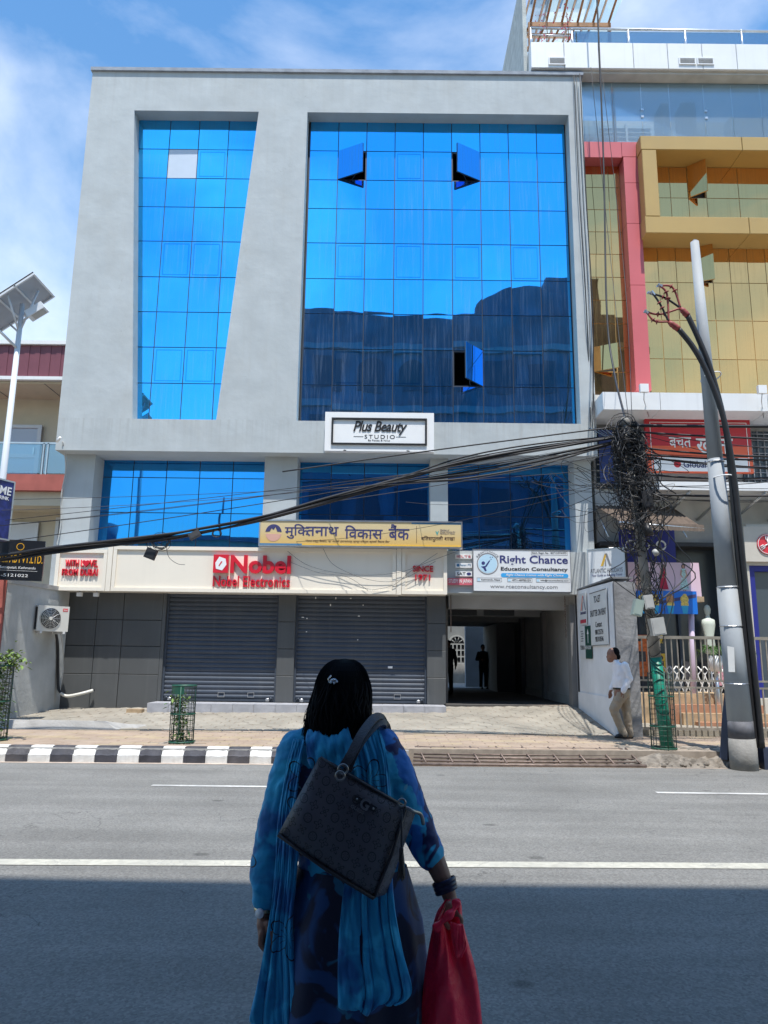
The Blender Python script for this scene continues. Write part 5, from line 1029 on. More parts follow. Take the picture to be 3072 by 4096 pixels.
for k in range(16):
    a = Vector((4.45+rc.gauss(0, .06), 13.3, rc.uniform(4.6, 5.95))); b = Vector((12, rc.uniform(12.6, 14), rc.uniform(4.9, 6.3)))
    cable(sag(a, b, rc.uniform(.1, .5), 9), rc.choice((.006, .008, .012, .018)), 'black wire strung from the leaning pole past the steel pole', 'wires running past the steel pole', n=2)
cable([(4.5, 13.3, 5.98), (7.5, 13.3, 6.0), (12, 13.3, 6.1)], .03, 'thick straight black cable from the top of the leaning pole', None); cable([(-2, 14, 5.2), (1.0, 13.8, 5.62), (4.4, 13.32, 5.98)], .014, 'single upper wire rising above the main cable bundle', None)
for k in range(4):
    x = 5.02+.06*k+rc.gauss(0, .02); y = 17.93-.02*k
    cable([(x, y, 17.5), (x+.03*math.sin(k), y-.03, 14), (x+.06, y-.02, 10.5), (x+.04*math.cos(k), y-.06, 7.6), (4.75+.1*k-.35, 15.5, 6.6), (4.45, 13.35, 5.6)], .008 if k % 3 else .013, 'wire hanging down the corner of the grey facade to the leaning pole', 'wires down the facade corner')
cable([(5.55, 17.2, 24), (5.5, 17.2, 15), (5.2, 16.6, 10), (5.05, 15.8, 8), (4.5, 13.4, 5.9)], .022, 'thick black cable dropping from above the roof to the leaning pole', None)
for k in range(2):
    x = 5.4+.3*k; cable([(x, 17.6, 17.5+rc.uniform(-.5, 0)), (x-.1*k+.1+rc.gauss(0, .12), 17.0, 11), (4.5+.05*k, 13.35, 5.9)], .007, 'thin wire slanting down past the gold glass to the leaning pole', 'wires in front of the gold glass')
f = MB()
def loop(c, rx, ry, rz, n, r, tilt):
    pts = []; ph = rc.uniform(0, 6.28); e = Matrix.Rotation(tilt, 3, 'X') @ Matrix.Rotation(rc.uniform(-.7, .7), 3, 'Y') @ Matrix.Rotation(rc.uniform(-.7, .7), 3, 'Z')
    for i in range(n): a = ph+2*math.pi*i/n; pts.append(Vector(c)+e @ Vector((rx*math.cos(a)*(1+.12*math.sin(3*a+ph)), ry*math.sin(2*a+ph), rz*math.sin(a))))
    f.tube(pts, r, 5, closed=True)
for k in range(75): z = rc.triangular(4.9, 6.0, 5.75); c = up(z)+Vector((rc.gauss(0, .05), rc.gauss(-.04, .05), 0)); loop(c, rc.uniform(.14, .32), .08, rc.uniform(.1, .26), 16, rc.choice((.006, .008, .01)), rc.uniform(-.6, .6))
for k in range(80): z = rc.triangular(3.5, 5.4, 4.9); c = up(z)+Vector((rc.gauss(0, .13), rc.gauss(-.04, .1), 0)); loop(c, rc.uniform(.1, .42), .1, rc.uniform(.12, .4), 16, rc.choice((.005, .006, .008)), rc.uniform(-.9, .9))
for k in range(18): z = rc.triangular(2.2, 3.6, 3.1); c = up(z)+Vector((rc.gauss(0, .06), rc.gauss(-.04, .05), 0)); loop(c, rc.uniform(.06, .2), .06, rc.uniform(.15, .4), 14, rc.choice((.006, .008)), rc.uniform(-.5, .5))
for k in range(48):
    z0_ = rc.uniform(3.6, 5.9); z1_ = z0_-rc.uniform(.4, 2.0); a = up(z0_)+Vector((rc.gauss(0, .16), rc.gauss(-.05, .1), 0)); b = up(max(2.0, z1_))+Vector((rc.gauss(0, .10), rc.gauss(-.05, .08), 0)); m_ = a.lerp(b, .5)+Vector((rc.gauss(0, .3), rc.gauss(0, .12), -.1))
    f.tube(catmull([a, a.lerp(m_, .5)+Vector((rc.gauss(0, .1), 0, rc.gauss(0, .1))), m_, b], 5), rc.choice((.006, .008, .011)), 5)
for k in range(24):
    a = up(rc.uniform(4.6, 5.3)); b = Vector((rc.uniform(2.4, 4.2) if k % 2 else rc.uniform(4.8, 6.0), rc.uniform(13.3, 15), rc.uniform(4.4, 5.5))); m_ = a.lerp(b, .5)-Vector((0, 0, rc.uniform(.0, .35))); c = b+Vector((rc.gauss(0, .3), 0, rc.gauss(0, .3)))
    f.tube(catmull([a, m_, b, c.lerp(a, .3)-Vector((0, 0, .2)), a-Vector((0, 0, .3))], 6), rc.choice((.004, .006)), 5)
tag(f.build('cable_tangle', 'cable_black'), 'dense tangle of coiled black cables clinging to the leaning pole', 'cables', kind='stuff')
f = MB()
for k in range(14): z = .9+k*.14; f.tube([up(z)+Vector((math.cos(a)*(ur(z)+.012), math.sin(a)*(ur(z)+.012), .09*math.sin(a+k))) for a in [i*2*math.pi/12 for i in range(12)]], .006, 5, closed=True)
f.build('wrapped_cable', 'cable_black', UP)
for i, (p, s, lb, rz) in enumerate((((-4.46, 14.15, 3.60), (.20, .09, .20), 'black splice box hanging by a coil below the cable bundle', 20), ((-3.64, 14.12, 3.97), (.22, .08, .13), 'grey splice box tied to the cable bundle', -30))):
    o = thing('splice_box', lb, 'cable box', p); mt = Matrix.Translation(p) @ Matrix.Rotation(R(rz), 4, 'Y')
    MB().box(-s[0]/2, s[0]/2, -s[1]/2, s[1]/2, -s[2]/2, s[2]/2, mt).build('case', 'black_plastic' if i == 0 else 'cable_grey', o); MB().box(-s[0]/2+.02, s[0]/2-.02, -s[1]/2-.006, -s[1]/2-.001, -s[2]/2+.02, s[2]/2-.02, mt).build('lid', 'black_plastic' if i == 0 else 'cable_grey', o)
    MB().tube(catmull([(p[0]-.06, p[1], p[2]+.08), (p[0]-.1, p[1], p[2]+.25), (p[0], p[1]+.03, p[2]+.36)] if i == 0 else [(p[0], p[1], p[2]+.06), (p[0]+.03, p[1]+.03, p[2]+.16)], 5), .006, 6).build('hanger', 'cable_black', o)
f = MB()
for k in range(9): r = rc.uniform(.10, .16); c = (-4.28+rc.gauss(0, .02), 14.15+rc.gauss(0, .02), 3.84+rc.gauss(0, .02)); f.tube([(c[0]+r*1.15*math.cos(a), c[1]+.03*math.sin(a+k), c[2]+r*math.sin(a)) for a in [i*2*math.pi/18 for i in range(18)]], .005, 5, closed=True)
f.tube(catmull([(-4.18, 14.15, 3.78), (-4.12, 14.15, 3.55), (-3.95, 14.15, 3.42), (-3.8, 14.15, 3.40)], 5), .005, 5); tag(f.build('cable_coil', 'cable_black'), 'coil of spare black wire hanging from the bundle by the black splice box', 'cable coil')
f = MB()
for k in range(6): r = rc.uniform(.05, .08); f.tube([(-3.22+r*1.2*math.cos(a), 14.12+.02*math.sin(a+k), 4.0+r*math.sin(a)) for a in [i*2*math.pi/14 for i in range(14)]], .005, 5, closed=True)
tag(f.build('cable_coil', 'cable_black'), 'small coil of black wire on the bundle beside the grey splice box', 'cable coil')
# loose thin wires sagging in front of the cream fascia
for k, pts in enumerate(([(-2.35, 17.86, 4.2), (-1.8, 17.9, 3.85), (-.8, 17.9, 3.66), (.3, 17.88, 3.72), (1.2, 17.86, 4.05), (1.9, 17.7, 4.3)], [(-1.5, 17.88, 4.28), (-1.25, 17.9, 3.9), (-.6, 17.9, 3.60), (0, 17.9, 3.5), (.5, 17.88, 3.6), (1.2, 17.86, 4.0)], [(-2.3, 17.88, 3.95), (-1.6, 17.9, 3.7), (-.9, 17.9, 3.6), (-.4, 17.9, 3.28)], [(-.3, 17.9, 3.3), (.2, 17.9, 3.42), (.6, 17.88, 3.75), (1.25, 17.86, 4.2)])):
    cable(pts, .005, 'loose thin wire drooping in front of the cream fascia', 'loose wires on the fascia', 'cable_grey')
# ================================================================== left side: hotel, wall, lamp, signs, planting
mat('hotel_maroon', (.17, .05, .07), .55, var=.08); mat('hotel_beige', (.58, .52, .40), .9, var=.05, bump=.1); mat('hotel_red', (.36, .10, .08), .8, var=.12); mat('door_white', (.62, .65, .68), .5, var=.04); mat('door_blue', (.48, .56, .66), .5)
H = thing('hotel_building', 'beige hotel with maroon clad roof edge and glass balcony beside the grey block', 'building', (-12, 21, 0))
bx('wall', 'hotel_beige', H, -18, -8.6, 22.0, 30, 0, 10.4)
bx('roof_edge', 'hotel_beige', H, -18, -8.6, 20.6, 22.0, 9.5, 10.6); bx('roof_trim', 'alu_white', H, -18, -8.55, 20.45, 20.6, 10.55, 10.66); bx('lower_trim', 'alu_white', H, -18, -8.55, 20.45, 20.6, 9.46, 9.56)
me = MB().box(-.075, .075, -.02, .02, 0, .98).mesh('cladding_strip', 'hotel_maroon')
for k in range(42): link('cladding_strip', me, H, (-15+k*.155, 20.57-.012*(k % 2), 9.565))
bx('soffit', 'hotel_beige', H, -18, -8.6, 20.62, 22.0, 9.40, 9.46)
for x in (-11.6, -9.95): bx('soffit_joint', 'mullion', H, x, x+.02, 20.62, 21.95, 9.392, 9.399)
bx('balcony_slab', 'hotel_red', H, -18, -8.6, 20.7, 22.0, 6.25, 6.72); bx('slab_underside', 'hotel_beige', H, -18, -8.6, 20.9, 22.0, 5.85, 6.25)
def door(x0_, x1_, z0_, z1_):
    d = bx('door', 'door_blue', H, x0_, x1_, 21.93, 21.98, z0_, z1_); f = MB()
    for r in ((x0_-.06, x0_+.06, z0_, z1_), (x1_-.06, x1_+.06, z0_, z1_), (x0_+.06, x1_-.06, z1_-.1, z1_), (x0_+.06, x1_-.06, z0_+.8, z0_+.92)): f.box(r[0], r[1], 21.88, 21.93, r[2], r[3])
    f.build('door_frame', 'door_white', d); MB().box(x1_-.12, x1_-.08, 21.82, 21.88, z0_+.9, z0_+1.1).build('handle', 'steel', d)
door(-11.55, -10.55, 6.72, 8.55); door(-9.3, -8.7, 6.72, 8.5)
for a, b in ((-14, -12.6), (-12.55, -11.2), (-11.15, -9.85), (-9.8, -8.6)): bx('balustrade_pane', 'rail_glass', H, a+.02, b-.02, 20.74, 20.755, 6.76, 7.62)
MB().box(-18, -8.6, 20.72, 20.77, 7.62, 7.67).build('handrail', 'steel', H)
for x in (-12.58, -11.18, -9.82, -9.7): MB().box(x-.02, x+.02, 20.72, 20.78, 6.72, 7.65).build('rail_post', 'steel', H)
w = bx('window', 'window_dark', H, -9.7, -8.75, 21.95, 21.99, 3.6, 5.6); f = MB()
for r in ((-9.8, -9.7, 3.5, 5.7), (-9.25, -9.17, 3.6, 5.6), (-9.7, -8.7, 5.6, 5.7), (-9.7, -8.7, 4.2, 4.28)): f.box(r[0], r[1], 21.9, 21.95, r[2], r[3])
f.build('window_frame', 'door_white', w); bx('blind', 'door_white', H, -11.8, -10.3, 21.9, 21.95, 3.9, 5.55)
# camera and conduit on the corner of the grey block
o = thing('wall_camera', 'white bullet camera with grey conduit on the corner of the grey facade', 'camera', (-8.15, 17.95, 6.6)); MB().cyl((-8.17, 17.9, 6.88), (-8.05, 17.8, 6.95), .035).build('barrel', 'white_sign', o); MB().tube(catmull([(-8.05, 17.95, 6.9), (-8.06, 18.3, 6.3), (-8.13, 18.35, 5.6), (-8.08, 18.36, 4.9), (-8.12, 18.34, 4.3)], 5), .018, 6).build('conduit', 'meter_grey', o)
# grey side wall and red gate pier
mat('side_concrete', (.42, .43, .42), .92, var=.16, vscale=1.6, bump=.4, bscale=10, dirt=.4, dcol=(.30, .30, .28), streak=.25)
o = thing('side_wall', 'stained grey cement wall between the red pier and the dark cladding', 'wall', (-8, 17.4, .2)); MB().zprism([(-7.74, 18.46), (-8.06, 18.46), (-8.50, 16.25), (-8.13, 16.15)], .15, 3.20).build('wall', 'side_concrete', o)
MB().zprism([(-7.72, 18.40), (-8.08, 18.40), (-8.52, 16.2), (-8.11, 16.12)], 3.20, 3.30).build('coping', 'concrete', o)
tag(MB().zprism([(-8.12, 16.1), (-9.6, 15.9), (-9.6, 16.6), (-8.5, 16.6)], .15, 3.32).build('red_pier', 'hotel_red'), 'rust red painted gate pier beside the grey side wall', 'pier')
tag(MB().tube(catmull([(-9.2, 15.75, 3.22), (-8.4, 15.8, 3.28), (-7.75, 15.9, 3.42), (-7.45, 16.0, 3.62)], 6), .025, 8).build('white_conduit', 'white_sign'), 'bent white conduit pipe reaching over the top of the side wall', 'pipe')
# air conditioner
mat('ac_cream', (.62, .61, .56), .45, var=.04); mat('ac_dark', (.03, .03, .03), .6)
A = thing('air_conditioner', 'cream air conditioner outdoor unit with round fan grille on the grey side wall', 'air conditioner', (-7.6, 17.6, 2.2))
mt = Matrix.Translation((-7.86, 17.12, 2.22)) @ Matrix.Rotation(R(50), 4, 'Z')
MB().box(0, .74, 0, .28, 0, .58, mt).build('case', 'ac_cream', A); MB().box(-.004, -.001, .03, .26, .04, .54, mt).build('side_grille', 'ac_dark', A)
mt2 = mt @ Matrix.Translation((.30, -.012, .29)); f = MB()
MB().prism(ellipse(0, 0, .23, .23, 28), .004, .010).v
fan = MB().prism(ellipse(0, 0, .235, .235, 28), .004, .011); fan.v = [mt2 @ p for p in fan.v]; fan.build('fan_well', 'ac_dark', A)
for r in (.235, .2, .165, .13, .095, .06): f.tube([mt2 @ Vector((r*math.cos(a), -.005, r*math.sin(a))) for a in [i*2*math.pi/24 for i in range(24)]], .0045, 5, closed=True)
for k in range(12): a = k*math.pi/6; f.tube([mt2 @ Vector((.03*math.cos(a), -.008, .03*math.sin(a))), mt2 @ Vector((.235*math.cos(a), -.002, .235*math.sin(a)))], .004, 5)
f.build('fan_guard', 'steel', A); f = MB().prism(ellipse(0, 0, .04, .04, 12), -.016, -.006); f.v = [mt2 @ p for p in f.v]; f.build('fan_hub', 'ac_cream', A)
MB().box(.58, .70, -.004, -.001, .46, .53, mt).build('badge', 'red_letter', A); text('Nobel', 'white_sign', A, .595, .685, .475, .515, -.005, mtx=mt)
for x in (.08, .62): MB().box(x, x+.04, -.03, .5, -.05, -.005, mt).build('bracket', 'alu_white', A)
MB().tube(catmull([(-7.78, 17.9, 2.3), (-7.76, 18.1, 1.9), (-7.72, 18.2, 1.1), (-7.66, 18.2, .85), (-7.45, 18.2, .76), (-7.15, 18.22, .82), (-6.92, 18.40, .88)], 6), .032, 8).build('drain_pipe', 'cable_black', A); MB().tube(catmull([(-7.62, 18.17, .80), (-7.45, 18.17, .74), (-7.15, 18.2, .80), (-6.93, 18.35, .87)], 6), .036, 8).build('drain_pipe', 'ac_cream', A)
MB().tube(catmull([(-7.68, 17.9, 2.3), (-7.66, 18.15, 1.9), (-7.64, 18.25, 1.3), (-7.7, 18.25, .8)], 6), .014, 6).build('wire', 'meter_grey', A)
# solar street light
mat('lamp_white', (.62, .65, .68), .45, var=.04); mat('solar_back', (.36, .39, .44), .5, var=.06); mat('solar_cell', (.02, .03, .08), .2)
o = thing('solar_street_light', 'white solar street light with tilted panel on a round pole', 'street light', (-7.62, 14.8, .25))
MB().tube([(-7.78, 14.8, .2), (-7.78, 14.8, 9.0)], [.085, .05], 14).build('pole', 'lamp_white', o)
A0, e1, e2 = Vector((-7.36, 14.3, 9.46)), Vector((0, 1.0, 0)), Vector((-1.12, 0, -.86)); nn = e1.cross(e2).normalized(); nn = nn if nn.z > 0 else -nn
def slab(mb, a, u, v, n, t): mb.add([a, a+u, a+u+v, a+v, a+n*t, a+u+n*t, a+u+v+n*t, a+v+n*t], [(0, 3, 2, 1), (4, 5, 6, 7), (0, 1, 5, 4), (1, 2, 6, 5), (2, 3, 7, 6), (3, 0, 4, 7)]); return mb
slab(MB(), A0, e1, e2, nn, .015).build('panel_back', 'solar_back', o, recalc=True); slab(MB(), A0+nn*.016, e1, e2, nn, .012).build('cells', 'solar_cell', o, recalc=True)
f = MB(); u_, v_ = e1.normalized()*.04, e2.normalized()*.04
for a, u, v in ((A0, e1, v_), (A0+e2-v_, e1, v_), (A0+v_, u_, e2-2*v_), (A0+e1-u_+v_, u_, e2-2*v_)): slab(f, a-nn*.04, u, v, nn, .075)
f.build('panel_frame', 'lamp_white', o, recalc=True)
for s_ in (.32, .62): slab(MB(), A0+e2*s_-nn*.035, e1, v_, nn, .03).build('cross_rail', 'lamp_white', o, recalc=True)
for b in (A0+e1*.5+e2*.12, A0+e1*.1+e2*.5, A0+e1*.9+e2*.8): MB().tube([(-7.78, 14.8, 8.35), b-nn*.04], .022, 6).build('strut', 'lamp_white', o)
MB().tube([(-7.78, 14.75, 8.0), (-8.35, 14.4, 8.55)], .03, 8).build('strut', 'lamp_white', o)
mt = Matrix.Translation((-7.44, 14.75, 8.82)) @ Matrix.Rotation(R(-35), 4, 'Y'); MB().box(-.2, .2, -.12, .12, -.09, .07, mt).build('lamp_head', 'lamp_white', o); MB().box(-.12, .16, -.09, .09, -.098, -.091, mt).build('lens', 'meter_grey', o); MB().tube([(-7.76, 14.8, 8.6), (-7.5, 14.77, 8.78)], .025, 6).build('lamp_arm', 'lamp_white', o)
# hanging signs on the left
mat('xtreme_blue', (.02, .03, .16), .4, var=.5, vscale=9); mat('can_silver', (.5, .55, .65), .3, metal=.5); mat('hotel_black', (.012, .014, .018), .35); mat('hotel_gold', (.70, .36, .02), .4)
o = thing('energy_drink_sign', 'blue lightbox sign lettered XTREME with a drink can on the lamp pole', 'sign', (-7.5, 13.8, 3.75)); mt = Matrix.Translation((-7.42, 13.45, 3.80)) @ Matrix.Rotation(R(62), 4, 'Z')
mt = Matrix.Translation((-7.55, 13.15, 3.80)) @ Matrix.Rotation(R(66), 4, 'Z')
MB().box(-.3, 1.0, 0, .14, 0, 1.15, mt).build('box', 'xtreme_blue', o); f = MB()
for r in ((-.3, 1.0, 0, .03), (-.3, 1.0, 1.12, 1.15), (.97, 1.0, .03, 1.12)): f.box(r[0], r[1], -.012, -.001, r[2], r[3], mt)
f.build('frame', 'steel', o); text('XTREME', 'white_sign', o, .16, .94, .86, 1.02, -.004, mtx=mt, bold=.02, shear=.1); text('ENERGY DRINK', 'white_sign', o, .24, .90, .76, .83, -.004, mtx=mt, bold=.02)
can = MB().prism([(.40, .2), (.68, .2), (.70, .26), (.70, .62), (.66, .68), (.42, .68), (.38, .62), (.38, .26)], -.008, -.002); can.v = [mt @ p for p in can.v]; can.build('printed_can', 'can_silver', o)
for k, (x, m) in enumerate(((.46, 'hotel_gold'), (.52, 'red_letter'), (.58, 'hotel_gold'))): c2 = MB().prism([(x-.06, .30+.05*k), (x, .28+.05*k), (x+.08, .52), (x+.02, .54)], -.012, -.009); c2.v = [mt @ p for p in c2.v]; c2.build('printed_flash', m, o)
MB().tube([mt @ Vector((.9, .14, .9)), (-7.78, 14.8, 4.7)], .025, 6).build('bracket', 'steel', o)
o = thing('hotel_sign', 'black hotel signboard with gold lettering by the red pier', 'sign', (-7.6, 15.6, 3.1)); mt = Matrix.Translation((-8.15, 15.35, 3.20)) @ Matrix.Rotation(R(17), 4, 'Z')
MB().box(-.6, 1.02, 0, .1, 0, .84, mt).build('board', 'hotel_black', o)
text('HOTEL AB PVT.LTD.', 'hotel_gold', o, -.02, 1.0, .36, .54, -.003, mtx=mt, bold=.012); text('Battisputali, Kathmandu', 'white_sign', o, .2, .88, .22, .29, -.003, mtx=mt); text('01-5121022', 'white_sign', o, .1, .75, .07, .13, -.003, mtx=mt)
f = MB(); ring_poly(f, .55, .70, .075, .012, -.004, -.001, 18); f.v = [mt @ p for p in f.v]; f.build('crest', 'hotel_gold', o); MB().box(.15, .92, -.003, -.001, .195, .20, mt).build('rule', 'white_sign', o); f = MB().prism(ellipse(.03, .10, .035, .035, 12), -.004, -.001); f.v = [mt @ p for p in f.v]; f.build('dot', 'hotel_gold', o)
MB().tube([mt @ Vector((.2, .1, .1)), (-8.2, 16.2, 3.25)], .025, 6).build('bracket', 'steel', o)
# tree guards with young plants
def plant(name, label, x, y, h, n, rnd, r=.1):
    o = thing(name, label, 'plant', (x, y, .22)); s = MB(); l = MB(); l2 = MB()
    for k in range(3):
        a = rnd.uniform(0, 6.28); tip = Vector((x+rnd.gauss(0, r*.6), y+rnd.gauss(0, r*.6), .22+h*rnd.uniform(.8, 1.0))); pts = catmull([(x, y, .2), (x+.03*math.cos(a), y+.03*math.sin(a), .22+h*.5), tip], 5); s.tube(pts, [.012-.0008*i for i in range(len(pts))], 6)
        for p in pts[2:]: leaves(l if rnd.random() < .6 else l2, p, (r*.6, r*.6, .06), n, .10, rnd)
    leaves(l, (x, y, .27), (.1, .1, .03), 40, .07, rnd, -.2)
    s.build('stem', 'stem', o); l.build('foliage', 'leaf_green', o); l2.build('foliage', 'leaf_pale', o)
rp = random.Random(9)
o = thing('tree_guard', 'dark green wire tree guard with a name band standing on the kerb edge pavement', 'tree guard', (-3.44, 13.28, .2)); guard(o, -3.44, 13.28, .203, .24, 1.2, (.27, .73, 1.2), band=False)
b = MB()
for i in list(range(20, 27)): a0, a1 = i*math.pi/12-2.1, (i+1)*math.pi/12-2.1; P_ = lambda a, z: (-3.44+.209*math.cos(a), 13.28+.209*math.sin(a), z); b.add([P_(a0, 1.06), P_(a1, 1.06), P_(a1, 1.19), P_(a0, 1.19)], [(0, 1, 2, 3)])
b.build('name_band', 'guard_green', o)
plant('young_plant', 'sparse young leafy plant inside the tree guard by the kerb', -3.46, 13.28, .85, 9, rp)
o = thing('tree_guard', 'taller green tree guard with bushy top beside the red pier', 'tree guard', (-6.66, 13.3, .2)); guard(o, -6.66, 13.3, .21, .24, 1.52, (.27, .9, 1.5))
plant('young_plant', 'bushy green plant spilling over the top of the taller tree guard', -6.62, 13.3, 1.35, 14, rp, .15)
plant2 = MB(); leaves(plant2, (-6.55, 13.25, 1.62), (.16, .12, .07), 160, .12, rp); 
pl = [c for c in bpy.data.objects if c.name.startswith('young_plant') and 'bushy' in c.get('label', '')][0]; plant2.build('foliage', 'leaf_pale', pl)
# a brick left by the step
tag(MB().box(-5.85, -5.5, 17.6, 17.8, .40, .50).build('loose_stone', 'tan_stone'), 'flat brown stone lying against the end of the entrance step', 'stone')
# ================================================================== people
def print_cloth(name, base, blots, scale, rough=.75, flowers=None, fcol=(.004, .006, .012)):
    """cloth with soft printed blotches; flowers adds thin drawn blossom outlines"""
    m = bpy.data.materials.new(name); m.use_nodes = True; t = m.node_tree; n = t.nodes; l = t.links.new; p = n['Principled BSDF']; p.inputs['Roughness'].default_value = rough; p.inputs['Sheen Weight'].default_value = .15
    g = n.new('ShaderNodeNewGeometry'); cur = None
    for i, (col, lo, hi, sc, off) in enumerate(blots):
        a = n.new('ShaderNodeMapping'); a.inputs['Location'].default_value = (off, off*1.7, off*.6); l(g.outputs['Position'], a.inputs[0])
        z = n.new('ShaderNodeTexNoise'); z.inputs['Scale'].default_value = sc*scale; z.inputs['Detail'].default_value = 3; z.inputs['Distortion'].default_value = 1.2; l(a.outputs[0], z.inputs['Vector'])
        r = n.new('ShaderNodeMapRange'); r.interpolation_type = 'SMOOTHSTEP'; r.inputs[1].default_value = lo; r.inputs[2].default_value = hi; l(z.outputs[0], r.inputs[0])
        mx = n.new('ShaderNodeMix'); mx.data_type = 'RGBA'; l(r.outputs[0], mx.inputs[0])
        if cur: l(cur.outputs[2], mx.inputs[6])
        else: mx.inputs[6].default_value = (*base, 1)
        mx.inputs[7].default_value = (*col, 1); cur = mx
    if flowers:
        def math_(op, a, b=None, c=None):
            q = n.new('ShaderNodeMath'); q.operation = op
            for k, v in enumerate((a, b, c)):
                if v is None: continue
                if isinstance(v, (int, float)): q.inputs[k].default_value = v
                else: l(v, q.inputs[k])
            return q.outputs[0]
        sx = n.new('ShaderNodeSeparateXYZ'); l(g.outputs['Position'], sx.inputs[0]); cb = n.new('ShaderNodeCombineXYZ'); l(sx.outputs[0], cb.inputs[0]); l(sx.outputs[2], cb.inputs[1])
        v = n.new('ShaderNodeTexVoronoi'); v.voronoi_dimensions = '2D'; v.inputs['Scale'].default_value = flowers; v.inputs['Randomness'].default_value = .8; l(cb.outputs[0], v.inputs['Vector'])
        sub = n.new('ShaderNodeVectorMath'); sub.operation = 'SUBTRACT'; l(cb.outputs[0], sub.inputs[0]); l(v.outputs['Position'], sub.inputs[1]); ss = n.new('ShaderNodeSeparateXYZ'); l(sub.outputs[0], ss.inputs[0])
        th = math_('ARCTAN2', ss.outputs[1], ss.outputs[0]); rr = math_('MULTIPLY', v.outputs['Distance'], 1.0/flowers if False else 1.0)
        pet = math_('MULTIPLY_ADD', math_('ABSOLUTE', math_('COSINE', math_('MULTIPLY', th, 2.5))), .22, .13)
        d1 = math_('ABSOLUTE', math_('SUBTRACT', rr, pet)); ln = math_('LESS_THAN', d1, .013)
        ray = math_('LESS_THAN', math_('ABSOLUTE', math_('SINE', math_('MULTIPLY', th, 5))), .16); ray = math_('MULTIPLY', ray, math_('LESS_THAN', rr, .17))
        sel = n.new('ShaderNodeSeparateColor'); l(v.outputs['Color'], sel.inputs[0]); on = math_('GREATER_THAN', sel.outputs[0], .5)
        mask = math_('MULTIPLY', math_('MAXIMUM', ln, ray), on)
        mx = n.new('ShaderNodeMix'); mx.data_type = 'RGBA'; l(mask, mx.inputs[0])
        if cur: l(cur.outputs[2], mx.inputs[6])
        else: mx.inputs[6].default_value = (*base, 1)
        mx.inputs[7].default_value = (*fcol, 1); cur = mx
    l(cur.outputs[2], p.inputs['Base Color'])
    b = n.new('ShaderNodeBump'); b.inputs['Strength'].default_value = .25; b.inputs['Distance'].default_value = .004; w = n.new('ShaderNodeTexNoise'); w.inputs['Scale'].default_value = 45; l(g.outputs['Position'], w.inputs['Vector']); l(w.outputs[0], b.inputs['Height']); l(b.outputs[0], p.inputs['Normal'])
    MATS[name] = m
print_cloth('kurta_print', (.006, .014, .09), [((.006, .15, .48), .46, .50, 6, 1.3), ((.015, .36, .58), .51, .54, 7, 4.1), ((.14, .46, .58), .66, .68, 9, 7.7)], 1.0)
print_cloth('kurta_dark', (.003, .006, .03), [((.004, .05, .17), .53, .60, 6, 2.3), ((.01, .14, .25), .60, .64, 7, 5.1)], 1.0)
print_cloth('scarf_print', (.008, .31, .55), [((.003, .12, .33), .46, .66, 5, .3), ((.03, .48, .72), .54, .70, 7, 3.3)], 1.0, flowers=6)
mat('skin_brown', (.26, .125, .08), .55, var=.1, vscale=30, bump=.08, bscale=200); mat('hair_black', (.004, .004, .005), .75, spec=.1); mat('watch_gold', (.5, .42, .28), .3, metal=.9); mat('bracelet_navy', (.01, .015, .05), .4, var=.6, vscale=80)
mat('silver', (.6, .6, .6), .25, metal=1); mat('trouser_navy', (.004, .006, .02), .8); mat('shoe_black', (.01, .01, .01), .4)
mat('red_nylon', (.95, .015, .06), .42, var=.06, vscale=8, bump=.5, bscale=22)
WO = thing('person', 'woman from behind in blue printed kurta and scarf with black shoulder bag', 'person', (-.1, 2.38, .09))
CY = 2.38
V3 = Vector
def ell(cx_, cy, z, rx, ry, n=48, fold=0, nf=9, ph=0):
    return [V3((cx_+rx*(1+fold*math.sin(nf*a+ph)+fold*.5*math.sin(4*a+ph*2))*math.cos(a), cy+ry*(1+fold*1.6*math.sin(nf*a+ph))*math.sin(a), z)) for a in [2*math.pi*i/n for i in range(n)]]
# body: head, neck, arms, hands, legs as one skin surface
b = MB()
b.ball((-.122, 2.405, 1.585), (.066, .085, .098)).ball((-.118, 2.455, 1.545), (.045, .045, .05)).ball((-.118, 2.495, 1.575), (.012, .018, .02), 8, 6)
b.ball((-.055, 2.40, 1.575), (.012, .022, .03), 8, 6).ball((-.19, 2.40, 1.575), (.012, .022, .03), 8, 6)
b.caps([(-.122, 2.385, 1.54), (-.118, 2.375, 1.44)], [.052, .06]).caps([(-.115, CY, 1.36), (-.1, CY, 1.1), (-.09, CY, .95)], [.11, .10, .12])
b.caps([(0, CY, 1.41), (.075, 2.37, 1.26), (.118, 2.362, 1.185), (.15, 2.355, 1.13), (.172, 2.345, 1.085), (.186, 2.338, 1.055), (.196, 2.332, 1.03)], [.045, .042, .036, .033, .028, .023, .021])
b.caps([(-.25, CY, 1.41), (-.31, 2.365, 1.2), (-.33, 2.34, 1.08), (-.336, 2.325, 1.0), (-.334, 2.32, .975)], [.045, .036, .03, .022, .021])
# right hand closed on the bag neck
b.ball((.203, 2.328, 1.008), (.020, .030, .026)).ball((.208, 2.328, .992), (.019, .032, .02))
for i in range(4):
    y = 2.298+.0185*i; l_ = (.9, 1, .97, .82)[i]
    b.caps([(.212, y, 1.0), (.226, y, .978-.002*i), (.220, y, .952), (.203, y+.002, .944)], [.0095, .0088, .008, .0072], 8)
b.caps([(.190, 2.30, 1.018), (.178, 2.292, .995), (.180, 2.292, .972), (.190, 2.294, .960)], [.0105, .0098, .009, .008], 8)
